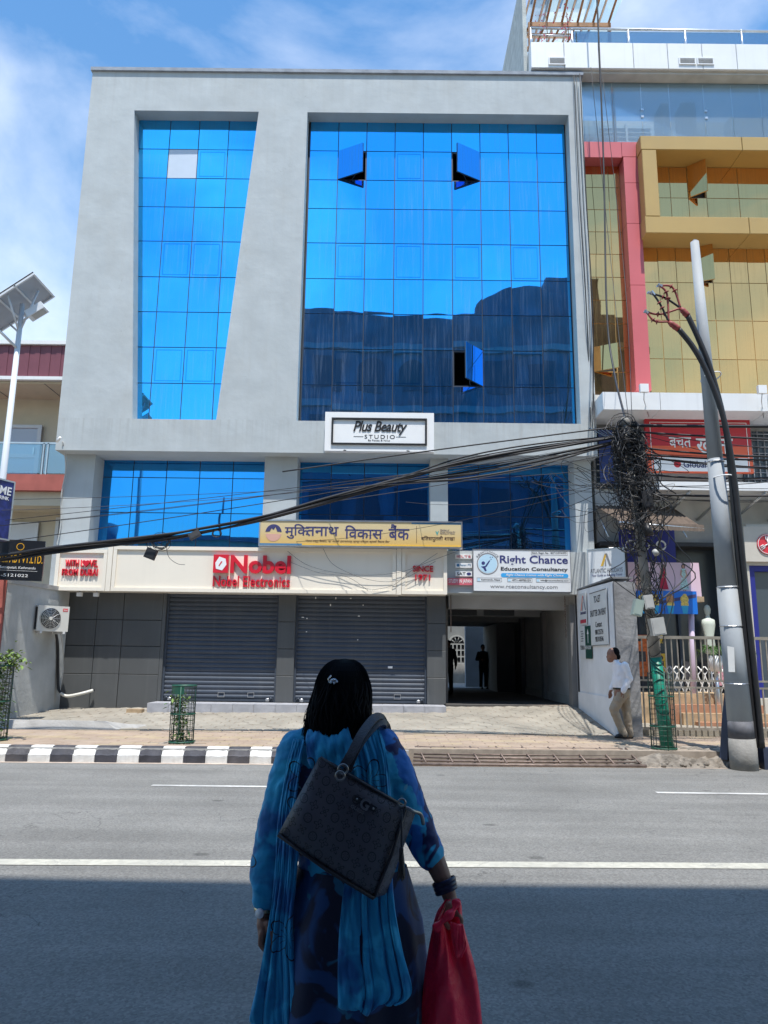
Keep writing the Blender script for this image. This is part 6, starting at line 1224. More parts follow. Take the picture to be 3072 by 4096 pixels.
# left hand, loosely curled
b.ball((-.333, 2.315, .957), (.021, .030, .026)).ball((-.331, 2.315, .937), (.019, .033, .020))
for i in range(4):
    y = 2.287+.0185*i
    b.caps([(-.334, y, .94), (-.336, y, .912-.002*(1-abs(i-1.5))), (-.322, y, .897), (-.306, y, .906)], [.0095, .0088, .008, .0072], 8)
b.caps([(-.318, 2.29, .965), (-.304, 2.284, .942), (-.302, 2.286, .920), (-.308, 2.29, .905)], [.0105, .0098, .009, .008], 8)
for sx in (-.19, .0): b.caps([(sx, CY, .95), (sx, CY+.01, .52), (sx, CY-.01, .2), (sx, CY, .13)], [.085, .06, .04, .038])
for sx in (-.19, .0): b.caps([(sx, CY, .13), (sx, CY+.14, .115)], [.035, .028])
solid('body', b, 'skin_brown', WO, .0045, 3)
b = MB()
for sx in (-.19, .0): b.caps([(sx, CY, .9), (sx, CY+.01, .52), (sx, CY-.005, .22)], [.11, .09, .065])
solid('trousers', b, 'trouser_navy', WO, .012, 4)
for sx in (-.19, .0):
    s = MB().loft([[V3((sx+rx*math.cos(a), CY+.07+ry*math.sin(a), z)) for a in [i*math.pi/8 for i in range(16)]] for z, rx, ry in ((.09, .045, .125), (.12, .047, .125), (.15, .042, .10), (.18, .03, .05))]); s.build('shoe', 'shoe_black', WO)
# kurta: bodice and right sleeve
b = MB()
rings = []
for z, c, rx, ry, fo in ((1.515, -.12, .055, .05, 0), (1.49, -.12, .085, .06, 0), (1.47, -.12, .125, .075, 0), (1.445, -.118, .162, .09, 0), (1.41, -.116, .178, .105, .004), (1.36, -.114, .176, .115, .006), (1.28, -.108, .168, .122, .008), (1.2, -.10, .158, .12, .008), (1.13, -.092, .155, .118, .012), (1.06, -.088, .158, .118, .012), (.98, -.085, .15, .11, .01)):
    rings.append(ell(c, CY, z, rx, ry, 48, fo, 9, z*9))
b.loft(rings); b.caps([(-.01, CY, 1.435), (.025, 2.375, 1.37), (.072, 2.37, 1.275), (.112, 2.364, 1.195), (.139, 2.358, 1.14)], [.062, .064, .058, .05, .046], 16); b.caps([(-.23, CY, 1.43), (-.285, 2.37, 1.3), (-.31, 2.36, 1.2)], [.058, .055, .048])
for k in range(9): t = k/8; p = V3((.0, 2.375, 1.40)).lerp(V3((.135, 2.358, 1.15)), t); r = .064-.02*t; b.tube([p+V3((r*math.cos(a)*.97, r*math.sin(a), .018*math.sin(a+k*1.3)-.01*math.cos(a))) for a in [i*math.pi/8 for i in range(16)]], .007, 6, closed=True)
solid('kurta', b, 'kurta_print', WO, .006, 5, (.012, .05))
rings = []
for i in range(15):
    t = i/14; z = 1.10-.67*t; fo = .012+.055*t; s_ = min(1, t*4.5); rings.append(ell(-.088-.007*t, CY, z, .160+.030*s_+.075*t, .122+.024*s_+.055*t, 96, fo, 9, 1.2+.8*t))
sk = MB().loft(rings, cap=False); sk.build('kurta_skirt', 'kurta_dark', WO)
# scarf
def sheet(rows, nx, fold, nf, ph=0, sub=6, wob=.004, seed=1):
    r_ = random.Random(seed); L_ = catmull([a for a, _ in rows], sub); R_ = catmull([c for _, c in rows], sub); vs = []; N_ = len(L_)
    for i in range(N_):
        for j in range(nx+1):
            u = j/nx; p = L_[i].lerp(R_[i], u); k = fold*(.35+.65*i/(N_-1)); w_ = u+.10*math.sin(5*u+ph+i*.03)+.05*math.sin(13*u+seed*2+i*.05)
            f_ = math.sin(nf*6.28*w_+ph+.5*math.sin(i*.13)); f_ = math.copysign(abs(f_)**.6, f_)*(.45+.55*math.sin(3.1*u+ph*1.7+i*.04)**2)
            p.y += k*f_+.3*k*math.sin(nf*11*w_+ph*2-i*.09)+.0022*math.sin(31*u+i*.55+3*math.sin(i*.2))+.0016*math.sin(57*u-i*.8)+wob*math.sin(i*.8+u*9)*.5; p.x += k*.3*math.cos(nf*6.28*w_+ph)
            if i > N_-8 and N_ > 25: p.z += (.012*math.sin(7*u+ph)+.008*math.sin(17*u+seed))*((i-N_+8)/8)
            vs.append(p)
    return vs, [(i*(nx+1)+j, i*(nx+1)+j+1, (i+1)*(nx+1)+j+1, (i+1)*(nx+1)+j) for i in range(N_-1) for j in range(nx)]
def cloth(name, rows, m, parent, nx=40, fold=.012, nf=4, ph=0, th=.003, seed=1):
    mb = MB(); v, f = sheet(rows, nx, fold, nf, ph, seed=seed); mb.add(v, f, True)
    o = mb.build(name, m, parent); s = o.modifiers.new('thickness', 'SOLIDIFY'); s.thickness = th; return o
b = MB()   # part lying over the left shoulder and arm
b.caps([(-.20, 2.375, 1.475), (-.262, 2.375, 1.425), (-.292, 2.365, 1.32), (-.318, 2.355, 1.2), (-.333, 2.337, 1.09), (-.334, 2.325, 1.015)], [.035, .058, .055, .054, .048, .036], 18)
for k in range(7): x = -.005*k; b.caps([(-.235+x*.3, 2.335-.004*k, 1.455-.01*k), (-.275+x, 2.312, 1.33), (-.30+x*.8, 2.305, 1.17), (-.315+x*.4, 2.30, 1.03)], [.007, .006, .007, .006], 8)
for k in range(9): t = k/8; p = V3((-.262, 2.375, 1.425)).lerp(V3((-.333, 2.33, 1.03)), t); r = .058-.018*t; b.tube([p+V3((r*math.cos(a), r*math.sin(a), .03*math.sin(a+k*2.1)+.012*math.sin(2*a+k))) for a in [i*math.pi/8 for i in range(16)]], .0045, 6, closed=True)
solid('scarf', b, 'scarf_print', WO, .005, 3, (.012, .04))
cloth('scarf_fall', [((-.285, 2.30, 1.27), (-.225, 2.285, 1.25)), ((-.298, 2.285, 1.10), (-.24, 2.27, 1.10)), ((-.315, 2.285, .95), (-.245, 2.27, .95)), ((-.335, 2.28, .82), (-.225, 2.26, .82)), ((-.352, 2.275, .735), (-.212, 2.255, .715)), ((-.350, 2.28, .70), (-.21, 2.26, .69))], 'scarf_print', WO, nx=90, fold=.010, nf=4.3, ph=.6, th=.0015)
cloth('scarf_fall', [((-.10, 2.42, 1.535), (-.035, 2.42, 1.52)), ((-.115, 2.30, 1.49), (-.005, 2.31, 1.475)), ((-.085, 2.262, 1.40), (.015, 2.275, 1.38)), ((-.08, 2.245, 1.25), (.025, 2.26, 1.23)), ((-.105, 2.235, 1.06), (.03, 2.235, 1.06)), ((-.112, 2.215, .92), (.055, 2.215, .93)), ((-.108, 2.20, .80), (.082, 2.205, .835)), ((-.105, 2.20, .785), (.055, 2.205, .795))], 'scarf_print', WO, nx=110, fold=.0105, nf=4.1, ph=2, th=.0015, seed=3)
cloth('scarf_fall', [((-.225, 2.30, 1.488), (-.11, 2.29, 1.515)), ((-.225, 2.262, 1.455), (-.09, 2.252, 1.465)), ((-.215, 2.248, 1.41), (-.08, 2.242, 1.41)), ((-.20, 2.245, 1.385), (-.08, 2.240, 1.385))], 'scarf_print', WO, nx=30, fold=.003, nf=2)
cloth('scarf_fall', [((-.268, 2.322, 1.462), (-.232, 2.300, 1.462)), ((-.285, 2.300, 1.37), (-.242, 2.272, 1.36)), ((-.30, 2.295, 1.25), (-.25, 2.266, 1.25)), ((-.305, 2.29, 1.10), (-.256, 2.27, 1.10)), ((-.308, 2.29, 1.02), (-.26, 2.272, 1.02))], 'scarf_print', WO, nx=50, fold=.003, nf=1.6, ph=1.1, th=.0015, seed=5)
# hair
hb = MB(); hr_ = random.Random(4)
prof = [(1.6985, -.125, .004, 2.405, .005), (1.695, -.125, .022, 2.404, .028), (1.685, -.126, .043, 2.402, .055), (1.662, -.127, .064, 2.398, .083), (1.63, -.128, .077, 2.393, .097), (1.595, -.129, .083, 2.387, .10), (1.56, -.134, .087, 2.378, .098), (1.525, -.136, .090, 2.366, .088), (1.49, -.140, .092, 2.352, .078), (1.465, -.145, .084, 2.338, .064), (1.448, -.152, .062, 2.325, .045), (1.436, -.160, .035, 2.318, .024)]
def hair_ring(z, c, rx, cy, ry):
    t = max(0, (1.66-z)/.22); out = []
    for i in range(72):
        a = 2*math.pi*i/72; k = 1+.012*math.sin(17*a+z*20)+.035*t*math.sin(6*a+z*34)+.02*t*math.sin(11*a-z*50)
        pinch = -.010*math.exp(-((z-1.625)/.018)**2)*max(0, -math.sin(a)); out.append(V3((c+rx*k*math.cos(a), cy+(ry*k+pinch)*math.sin(a), z+.016*t*math.sin(4*a+1)+.008*t*math.sin(9*a))))
    return out
hb.loft([hair_ring(*q_) for q_ in prof])
for k in range(1300):
    a = hr_.uniform(math.pi*.92, math.pi*2.08); z1_ = (1.44 if a < math.pi*1.5 else 1.475)+hr_.gauss(0, .016); wv = hr_.uniform(0, 6.28); pts = []; off = hr_.uniform(-.001, .007); sw = hr_.gauss(0, .06)
    for z, c, rx, cy, ry in prof[1:]:
        if z < z1_: break
        aa = a+sw*(1.69-z)*4+.11*math.sin((1.69-z)*38+wv*.35+a*4)*min(1, (1.69-z)*6); pts.append(V3((c+(rx+off)*math.cos(aa), cy+(ry+off)*math.sin(aa), z)))
    if len(pts) > 3:
        pts.append(pts[-1]+V3((hr_.gauss(0, .008), hr_.gauss(0, .004), -.022))); hb.tube(catmull(pts, 2), [.0010]*(2*(len(pts)-1))+[.0004], 4)
for k in range(110):
    sgn = hr_.choice((-1, -1, 1)); x = -.215 if sgn < 0 else -.05; z = hr_.uniform(1.50, 1.58); p = V3((x, 2.37+hr_.gauss(0, .02), z)); q_ = p+V3((sgn*hr_.uniform(0, .026)-.006, 0, -hr_.uniform(.04, .11))); hb.tube(catmull([p, p.lerp(q_, .5)+V3((sgn*hr_.uniform(0, .012), 0, 0)), q_], 3), .0007, 4)
for k in range(150):
    a = math.pi*(.93+1.12*k/149)+hr_.gauss(0, .03); zs = hr_.uniform(1.55, 1.66); ze = (1.435 if a < math.pi*1.45 else 1.465)+hr_.gauss(0, .014); wv = hr_.uniform(0, 6.28); am = hr_.uniform(.05, .13); off = hr_.uniform(.001, .009); pts = []
    for i in range(9):
        z = zs+(ze-zs)*i/8; j = next(q_ for q_ in range(len(prof)-1) if prof[q_+1][0] <= z or q_ == len(prof)-2); A_, B_ = prof[j], prof[j+1]; t = max(0, min(1, (A_[0]-z)/(A_[0]-B_[0]))); c, rx, cy, ry = [A_[m_]+(B_[m_]-A_[m_])*t for m_ in (1, 2, 3, 4)]
        rx, ry = max(rx, .062), max(ry, .045); aa = a+am*math.sin(i*.95+wv); o_ = off*math.sin(math.pi*min(1, i/5)); pts.append(V3((c+(rx+o_)*math.cos(aa), cy+(ry+o_)*math.sin(aa), z)))
    n_p = 8*3+1; hb.tube(catmull(pts, 3), [.001+.0034*math.sin(math.pi*min(1, i/n_p*1.25+.08))**.7 if i < n_p*.72 else .0034*(1-(i-n_p*.72)/(n_p*.30))+.0006 for i in range(n_p)], 6)
hb.build('hair', 'hair_black', WO)
o = MB().ball((-.150, 2.296, 1.632), (.012, .006, .008)).tube([(-.163, 2.294, 1.625), (-.166, 2.294, 1.638), (-.158, 2.293, 1.648)], .0025, 6)
for dx, dz in ((-.008, -.004), (.002, -.006), (.010, -.002), (.0, .004)): o.ball((-.150+dx, 2.289, 1.632+dz), .0042, 8, 6)
o.build('hair_clip', 'silver', WO)
def band(name, c, d, r, w, m, parent, n=28):
    q_ = V3(d).normalized().to_track_quat('Z', 'Y').to_matrix(); mb = MB()
    rings = [[V3(c)+q_ @ V3((rr*math.cos(a), rr*math.sin(a), z)) for a in [i*2*math.pi/n for i in range(n)]] for z, rr in ((-w, r-.002), (-w*.6, r), (w*.6, r), (w, r-.002))]
    return mb.loft(rings, cap=False).build(name, m, parent)
for k in range(3): band('bracelet', (.184+.003*(k-1), 2.339, 1.056-.011*(k-1)), (.3, -.15, -.8), .036-.001*k, .006, 'bracelet_navy', WO)
band('watch_strap', (-.336, 2.323, .992), (0, .1, 1), .0275, .007, 'watch_gold', WO); MB().tube([(-.342, 2.296, .99), (-.344, 2.290, .99)], .013, 16).build('watch_face', 'white_sign', WO)
MB().tube([V3((.2225, 2.333+.011*math.cos(a), .966+.011*math.sin(a))) for a in [i*math.pi/6 for i in range(12)]], .002, 5, closed=True).build('ring', 'silver', WO)
# ---- shoulder bag with embossed pattern
def bag_leather():
    m = bpy.data.materials.new('bag_leather'); m.use_nodes = True; t = m.node_tree; n = t.nodes; l = t.links.new; p = n['Principled BSDF']; p.inputs['Base Color'].default_value = (.021, .020, .024, 1); p.inputs['Roughness'].default_value = .42
    uv = n.new('ShaderNodeUVMap'); uv.uv_map = 'UVMap'
    def mt_(op, a, b=None):
        q_ = n.new('ShaderNodeMath'); q_.operation = op
        for k, v in enumerate((a, b)):
            if v is None: continue
            if isinstance(v, (int, float)): q_.inputs[k].default_value = v
            else: l(v, q_.inputs[k])
        return q_.outputs[0]
    s = n.new('ShaderNodeSeparateXYZ'); l(uv.outputs[0], s.inputs[0])
    U = mt_('MULTIPLY', s.outputs[0], 1/.034); Vv = mt_('MULTIPLY', s.outputs[1], 1/.034)
    iu, iv = mt_('FLOOR', U), mt_('FLOOR', Vv); fu = mt_('SUBTRACT', mt_('SUBTRACT', U, iu), .5); fv = mt_('SUBTRACT', mt_('SUBTRACT', Vv, iv), .5)
    r = mt_('SQRT', mt_('ADD', mt_('MULTIPLY', fu, fu), mt_('MULTIPLY', fv, fv))); th = mt_('ARCTAN2', fv, fu)
    par = mt_('MODULO', mt_('ABSOLUTE', mt_('ADD', iu, iv)), 3)
    def line(val, w): return mt_('SMOOTH_MIN', 1.0, 1.0) if False else mt_('LESS_THAN', mt_('ABSOLUTE', val), w)
    ringA = mt_('MAXIMUM', line(mt_('SUBTRACT', r, .33), .04), mt_('MULTIPLY', line(mt_('SINE', mt_('MULTIPLY', th, 3)), .35), mt_('LESS_THAN', r, .24)))
    pet = mt_('ADD', .26, mt_('MULTIPLY', mt_('COSINE', mt_('MULTIPLY', th, 4)), .11)); flB = mt_('MAXIMUM', line(mt_('SUBTRACT', r, pet), .045), mt_('LESS_THAN', r, .07))
    pc = mt_('SUBTRACT', .22, mt_('MULTIPLY', mt_('COSINE', mt_('MULTIPLY', th, 4)), .13)); flC = mt_('MAXIMUM', line(mt_('SUBTRACT', r, pc), .05), line(mt_('SUBTRACT', r, .08), .03))
    is0, is1, is2 = mt_('LESS_THAN', par, .5), mt_('LESS_THAN', mt_('ABSOLUTE', mt_('SUBTRACT', par, 1)), .5), mt_('GREATER_THAN', par, 1.5)
    mask = mt_('ADD', mt_('ADD', mt_('MULTIPLY', ringA, is0), mt_('MULTIPLY', flB, is1)), mt_('MULTIPLY', flC, is2))
    g = n.new('ShaderNodeNewGeometry'); z = n.new('ShaderNodeTexNoise'); z.inputs['Scale'].default_value = 350; l(g.outputs['Position'], z.inputs['Vector'])
    h = mt_('ADD', mt_('MULTIPLY', mask, -1.0), mt_('MULTIPLY', z.outputs[0], .25)); b_ = n.new('ShaderNodeBump'); b_.inputs['Strength'].default_value = 1; b_.inputs['Distance'].default_value = .004; l(h, b_.inputs['Height']); l(b_.outputs[0], p.inputs['Normal'])
    mx = n.new('ShaderNodeMix'); mx.data_type = 'RGBA'; l(mask, mx.inputs[0]); mx.inputs[6].default_value = (.085, .081, .090, 1); mx.inputs[7].default_value = (.022, .021, .024, 1); l(mx.outputs[2], p.inputs['Base Color'])
    MATS['bag_leather'] = m
bag_leather(); mat('bag_plain', (.022, .021, .024), .45, bump=.2, bscale=200); mat('gunmetal', (.28, .27, .25), .3, metal=1)
BG = thing('shoulder_bag', 'black embossed leather tote bag slung from the woman\'s shoulder', 'bag', (-.09, 2.2, 1.08))
TL, TR, BL, BR = V3((-.176, 2.150, 1.432)), V3((.064, 2.165, 1.300)), V3((-.278, 2.130, 1.236)), V3((-.020, 2.135, 1.080))
DT, DB = V3((.03, .05, -.018)), V3((.035, .105, -.02))
n1 = 20; front = []; back = []
for i in range(n1+1):
    for j in range(n1+1):
        u, v = j/n1, i/n1; p = BL.lerp(BR, u).lerp(TL.lerp(TR, u), v); bulge = (1-(2*u-1)**4)*(1-(2*v-1)**4)
        p = p+V3((0, -.022*bulge-.006*math.sin(u*7+v*3)*bulge-.012*math.exp(-((u-.15)**2+(v-.35)**2)*18), 0))
        if v < .0001: p += V3((0, 0, -.006*math.sin(u*math.pi)))
        front.append(p); q_ = BL.lerp(BR, u).lerp(TL.lerp(TR, u), v)+DB.lerp(DT, v); back.append(q_+V3((0, .01*bulge, 0)))
mb = MB(); k1 = n1+1; K2 = len(front)
fs = [(i*k1+j, i*k1+j+1, (i+1)*k1+j+1, (i+1)*k1+j) for i in range(n1) for j in range(n1)]
mb.add(front+back, fs+[tuple(K2+x for x in reversed(f_)) for f_ in fs], True)
edge = [j for j in range(k1)]+[i*k1+n1 for i in range(1, k1)]
side = [(edge[i+1], edge[i], K2+edge[i], K2+edge[i+1]) for i in range(len(edge)-1)]
side += [((i+1)*k1, K2+(i+1)*k1, K2+i*k1, i*k1) for i in range(n1)]
mb.f += side; mb.sm += [True]*len(side)
o = mb.build('bag_body', 'bag_leather', BG, recalc=True)
uvl = o.data.uv_layers.new(name='UVMap'); wdt, hgt = .30, .23
for lp in o.data.loops:
    k = lp.vertex_index; kk = k % K2; uvl.data[lp.index].uv = ((kk % k1)/n1*wdt+(0 if k < K2 else .06), (kk//k1)/n1*hgt)
MB().tube([TL+DT*.1, TL.lerp(TR, .33)+V3((0, -.004, 0)), TL.lerp(TR, .66)+V3((0, -.004, 0)), TR+DT*.1], .005, 8).build('top_edge', 'bag_plain', BG); MB().tube([BL+V3((0, -.004, 0)), BL.lerp(BR, .5)+V3((0, -.005, -.006)), BR+V3((0, -.004, 0))], .005, 8).build('base_piping', 'bag_plain', BG); MB().tube([TR, TR.lerp(BR, .5)+V3((.006, -.004, 0)), BR], .004, 8).build('side_piping', 'bag_plain', BG)
def strap(pts, w, name='strap'):
    pts = catmull(pts, 6); vs = []
    for i, p in enumerate(pts):
        t = (pts[min(i+1, len(pts)-1)]-pts[max(i-1, 0)]).normalized(); s = t.cross(V3((0, -1, .35)).normalized()); s = s.normalized()*w; nrm = s.cross(t).normalized()*.004
        vs.append([p-s-nrm, p+s-nrm, p+s+nrm, p-s+nrm])
    return MB().loft(vs, smooth=False).build(name, 'bag_plain', BG, recalc=True)
strap([(-.108, 2.138, 1.408), (-.088, 2.155, 1.44), (-.062, 2.20, 1.488), (-.03, 2.275, 1.525), (-.008, 2.35, 1.525), (.005, 2.42, 1.49)], .0125)
strap([(-.098, 2.165, 1.395), (-.080, 2.18, 1.44), (-.055, 2.22, 1.478), (-.022, 2.29, 1.508), (.004, 2.35, 1.508), (.015, 2.43, 1.47)], .0115)
for c, r in (((-.115, 2.122, 1.388), .012), ((-.108, 2.128, 1.404), .013), ((.052, 2.142, 1.318), .010)): MB().tube([V3(c)+V3((r*math.cos(a), -.002, r*math.sin(a))) for a in [i*math.pi/8 for i in range(16)]], .003, 6, closed=True).build('ring', 'gunmetal', BG)
# buckle plate and lettering
bc = TL.lerp(TR, .60).lerp(BL.lerp(BR, .60), .17)+V3((0, -.026, 0)); bu = (TR-TL).normalized(); bw = V3((0, -1, 0)); bv = bu.cross(bw)*-1
mtb = Matrix.Translation(bc) @ Matrix(((bu.x, 0, bv.x, 0), (bu.y, 1, bv.y, 0), (bu.z, 0, bv.z, 0), (0, 0, 0, 1)))
if (mtb @ V3((0, 0, 1))-bc).z < 0: mtb = mtb @ Matrix.Diagonal((1, 1, -1, 1))
MB().box(-.034, .034, -.001, .004, -.008, .008, mtb).build('buckle_plate', 'bag_plain', BG)
for x in (-.024, .026): MB().ball(mtb @ V3((x, -.004, 0)), .0032, 8, 6).build('stud', 'gunmetal', BG)
text('G', 'gunmetal', BG, -.012, .014, -.015, .015, -.003, name='buckle', depth=.005, bold=.03, mtx=mtb); text('GUESS', 'gunmetal', BG, -.03, .01, -.027, -.018, -.001, depth=.003, mtx=mtb, bold=.02)
MB().tube(catmull([TR+V3((.0, -.004, .002)), TR+V3((.02, .0, -.008)), TR+V3((.042, .03, -.022)), TR+V3((.05, .045, -.05))], 5), .005, 8).build('zip_end', 'gunmetal', BG)
ts = V3((.052, 2.138, 1.20)); MB().tube([(.052, 2.140, 1.30), ts], .003, 6).build('tassel_cord', 'bag_plain', BG)
f = MB()
for k in range(14): a = k*.45; f.tube([ts+V3((.003*math.cos(a), .003*math.sin(a), 0)), ts+V3((.009*math.cos(a), .007*math.sin(a), -.065-.006*(k % 3)))], .002, 4)
f.ball(ts, (.006, .006, .008), 8, 6).build('tassel', 'bag_plain', BG)
# ---- red bag in her right hand
RB_ = thing('red_bag', 'bright red nylon bag hanging gathered from the woman\'s hand', 'bag', (.2, 2.31, .3)); rings = []
for z, xl, xr, ry, fo in ((1.03, .182, .222, .012, .05), (1.012, .172, .226, .016, .08), (.995, .158, .226, .02, .10), (.97, .150, .228, .024, .10), (.94, .145, .238, .03, .11), (.90, .138, .252, .036, .11), (.85, .130, .270, .042, .10), (.79, .122, .280, .048, .09), (.72, .114, .284, .052, .08), (.62, .106, .286, .054, .07), (.5, .100, .288, .052, .06), (.38, .100, .288, .04, .05), (.33, .105, .284, .012, .03)):
    c = (xl+xr)/2; rx = (xr-xl)/2
    rings.append([V3((c+rx*math.cos(a)+.004*math.sin(2.2*a+z*13), 2.315+ry*math.sin(a)+abs(math.sin(a))*(fo*.22*math.sin(4.1*math.cos(a)+z*6.5+.8)+fo*.20*math.sin(8.3*math.cos(a)-z*14+2*math.sin(z*19))*max(0, math.sin(3*math.cos(a)+z*4))), z+.004*math.sin(5*a))) for a in [2*math.pi*i/80 for i in range(80)]])
o = MB().loft(rings).build('sack', 'red_nylon', RB_); o.modifiers.new('sub', 'SUBSURF').render_levels = 1
MB().tube(catmull([(.15, 2.275, .96), (.172, 2.268, .985), (.20, 2.27, 1.01), (.212, 2.285, 1.03)], 5), [.010+.004*math.sin(i) for i in range(16)], 10).build('gathered_neck', 'red_nylon', RB_); cloth('flap', [((.19, 2.262, .985), (.228, 2.272, .975)), ((.195, 2.255, .94), (.236, 2.262, .925)), ((.205, 2.258, .90), (.222, 2.262, .895))], 'red_nylon', RB_, nx=14, fold=.005, nf=1.5)
# ---- man in a white shirt beside the boundary wall
mat('shirt_white', (.80, .81, .86), .8, var=.04, vscale=12, bump=.3, bscale=22); mat('trouser_khaki', (.36, .29, .21), .85, var=.12, vscale=7, bump=.4, bscale=18); mat('belt_black', (.012, .012, .012), .4); mat('sandal', (.05, .035, .03), .6, var=.4, vscale=30)
def px(x): return 4.80+(x-600)*.00243
def pz(y): return .255+(1712-y)*.00237
MY = 14.85
def P2(x, y, dy=0): return (px(x), MY+dy, pz(y))
MN = thing('person', 'man in white shirt and khaki trousers walking with bowed head past the boundary wall', 'person', (px(530), MY, .255))
b = MB()
b.ball(P2(450, 1050), (.108, .088, .135)).ball(P2(430, 1086), (.062, .06, .064)).ball(P2(408, 1068), (.022, .016, .022), 8, 6).ball(P2(425, 1040, -.0), (.045, .06, .04)).ball(P2(462, 1060, -.074), (.022, .012, .032), 8, 6).ball(P2(462, 1060, .074), (.022, .012, .032), 8, 6)
b.caps([P2(462, 1085), P2(478, 1130)], [.055, .062]).caps([P2(500, 1150), P2(510, 1300)], [.11, .11])
for dy, pts in ((-.17, [(525, 1140), (552, 1235), (508, 1325), (490, 1352)]), (.17, [(505, 1140), (490, 1250), (450, 1330), (440, 1350)])):
    b.caps([P2(x, y, dy) for x, y in pts], [.045, .04, .03, .026]); hx, hy = pts[-1]
    b.ball(P2(hx-3, hy+12, dy), (.03, .022, .045)).ball(P2(hx-6, hy+24, dy), (.03, .022, .03))
    for k in range(4): b.caps([P2(hx-12+6*k, hy+28, dy-.006+.004*k), P2(hx-14+6*k, hy+42, dy), P2(hx-11+6*k, hy+52-2*k, dy+.012)], [.0105, .010, .009], 8)
    b.caps([P2(hx+8, hy+10, dy-.012), P2(hx+12, hy+26, dy-.02), P2(hx+8, hy+36, dy-.02)], [.011, .0105, .0095], 8)
b.caps([P2(490, 1340, -.07), P2(430, 1480, -.07), P2(500, 1660, -.07), P2(500, 1680, -.07)], [.09, .06, .04, .036]).caps([P2(540, 1340, .07), P2(552, 1500, .07), P2(562, 1672, .07)], [.09, .06, .04])
solid('body', b, 'skin_brown', MN, .009, 2)
b = MB(); rr = [(1098, 478, .065, .08), (1115, 487, .095, .15), (1140, 500, .125, .19), (1190, 508, .14, .205), (1240, 508, .155, .20), (1285, 508, .16, .19), (1322, 512, .155, .175)]
b.loft([[V3((px(c)+rx*math.cos(a), MY+ry*math.sin(a), pz(y)+.03*math.cos(a)*(-1 if y < 1150 else 0))) for a in [i*math.pi/14 for i in range(28)]] for y, c, rx, ry in rr])
b.caps([P2(525, 1135, -.165), P2(555, 1238, -.185), P2(508, 1322, -.18), P2(500, 1336, -.18)], [.075, .062, .05, .048]).caps([P2(505, 1135, .165), P2(490, 1245, .185), P2(452, 1325, .18)], [.075, .062, .05]).caps([P2(460, 1106), P2(485, 1100)], [.045, .05])
solid('shirt', b, 'shirt_white', MN, .010, 3, (.02, .07))
b = MB(); b.loft([[V3((px(c)+rx*math.cos(a), MY+ry*math.sin(a), pz(y))) for a in [i*math.pi/12 for i in range(24)]] for y, c, rx, ry in ((1318, 513, .15, .17), (1345, 513, .155, .175), (1385, 515, .14, .165))])
b.caps([P2(495, 1370, -.08), P2(432, 1485, -.075), P2(470, 1590, -.07), P2(503, 1672, -.07)], [.115, .088, .075, .072]).caps([P2(535, 1370, .08), P2(552, 1500, .07), P2(560, 1600, .07), P2(566, 1678, .07)], [.115, .088, .075, .075])
solid('trousers', b, 'trouser_khaki', MN, .010, 3, (.024, .08))
b = MB().loft([[V3((px(513)+.158*k*math.cos(a), MY+.178*k*math.sin(a), pz(y))) for a in [i*math.pi/14 for i in range(28)]] for y, k in ((1326, 1), (1325, 1.03), (1312, 1.03), (1311, 1))], cap=False); b.build('belt', 'belt_black', MN)
for (x, y, dy), m in (((492, 1692, -.07), 'shoe_black'), ((548, 1700, .07), 'sandal')):
    z0_ = pz(y)-.03 if m == 'shoe_black' else .257
    MB().loft([[V3((px(x)-.02+.135*kx*math.cos(a), MY+dy+.048*ky*math.sin(a), z0_+z+.012*math.cos(a)*(z > .03))) for a in [i*math.pi/10 for i in range(20)]] for z, kx, ky in ((0, .96, .95), (.02, 1, 1), (.045, .97, .95), (.075, .72, .8), (.09, .45, .6))]).build('shoe', m, MN)
h_ = MB().ball(P2(472, 1032), (.092, .092, .104)).ball(P2(492, 1066), (.055, .076, .06)).ball(P2(446, 1008), (.06, .05, .026)); solid('hair', h_, 'hair_black', MN, .009, 2)
for sg in (-1,): MB().ball(P2(413, 1052, -.03), (.006, .008, .006), 6, 5).build('eye', 'hair_black', MN)
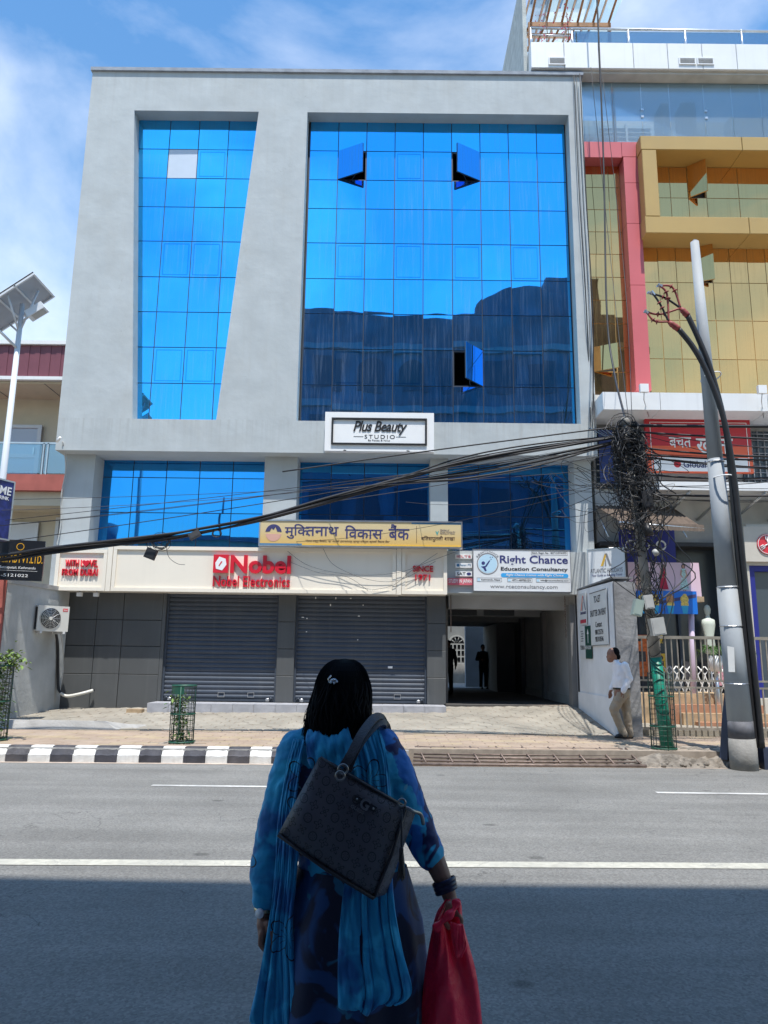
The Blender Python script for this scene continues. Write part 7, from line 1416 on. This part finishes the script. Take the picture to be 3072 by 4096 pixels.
# ---- two people standing in the dark passage
mat('cloth_dark', (.03, .03, .035), .9); mat('cloth_darker', (.02, .02, .022), .9)
def standing(label, x, y, z0_, h, turn=0, bent=True, m1='cloth_dark', m2='cloth_darker'):
    o = thing('person', label, 'person', (x, y, z0_)); s = h/1.7; T = lambda a, b_, c: V3((x, y, z0_))+Matrix.Rotation(turn, 3, 'Z') @ V3((a, b_, c))*s
    b = MB(); b.ball(T(0, 0, 1.58), (.078*s, .092*s, .115*s)).ball(T(0, -.085, 1.57), (.014, .02, .02), 8, 6).ball(T(.078, 0, 1.57), (.012, .02, .03), 8, 6).ball(T(-.078, 0, 1.57), (.012, .02, .03), 8, 6).caps([T(0, .01, 1.5), T(0, .01, 1.4)], [.055*s, .06*s]).caps([T(0, 0, 1.3), T(0, 0, 1.0)], [.1*s, .1*s])
    for sg in (-1, 1):
        hand = T(sg*.12, -.2, 1.12) if bent else T(sg*.27, -.03, .82); el = T(sg*.28, .0, 1.12) if bent else T(sg*.27, .02, 1.1)
        b.caps([T(sg*.19, 0, 1.38), el, hand], [.045*s, .038*s, .028*s]).ball(hand, (.03, .04, .035))
        for k in range(4): q_ = hand+V3((0, -.02+.012*k, -.03)); b.caps([q_, q_+V3((-sg*.01, -.01, -.035)), q_+V3((-sg*.02, 0, -.055))], [.0095, .009, .008], 6)
        b.caps([hand+V3((0, -.025, 0)), hand+V3((-sg*.03, -.03, -.02))], [.011, .009], 6); b.caps([T(sg*.09, 0, .9), T(sg*.09, -.01, .5), T(sg*.09, .01, .1)], [.08*s, .055*s, .04*s])
    solid('body', b, 'skin_brown', o, .014, 2)
    b = MB().loft([[T(rx*math.cos(a), ry*math.sin(a), z) for a in [i*math.pi/10 for i in range(20)]] for z, rx, ry in ((1.46, .08, .07), (1.42, .16, .09), (1.36, .21, .11), (1.2, .19, .12), (.98, .18, .12), (.85, .185, .125))])
    for sg in (-1, 1): b.caps([T(sg*.19, 0, 1.37), T(sg*.28, .0, 1.12) if bent else T(sg*.27, .02, 1.1), T(sg*.17, -.14, 1.12) if bent else T(sg*.27, 0, .9)], [.068*s, .055*s, .045*s])
    solid('jacket', b, m1, o, .014, 3)
    b = MB().caps([T(-.06, 0, .92), T(.06, 0, .92)], .12*s)
    for sg in (-1, 1): b.caps([T(sg*.09, 0, .88), T(sg*.10, -.01, .48), T(sg*.105, .01, .09)], [.1*s, .075*s, .065*s])
    solid('trousers', b, m2, o, .014, 3)
    for sg in (-1, 1): MB().loft([[T(sg*.105+.05*k*math.cos(a), -.05+.13*k*math.sin(a), z) for a in [i*math.pi/8 for i in range(16)]] for z, k in ((0, .95), (.03, 1), (.06, .9), (.09, .55))]).build('shoe', 'shoe_black', o)
    h2 = MB().ball(T(0, .02, 1.61), (.085*s, .095*s, .105*s)); h2.build('hair', 'hair_black', o); return o
standing('dark clothed person with bent arms before the pale wall at the passage end', 3.70, 28.6, .635, 1.62, .3)
standing('dark clothed person standing close to the left pillar inside the passage', 2.02, 24.2, .635, 1.66, -.5, False)
finish_texts()
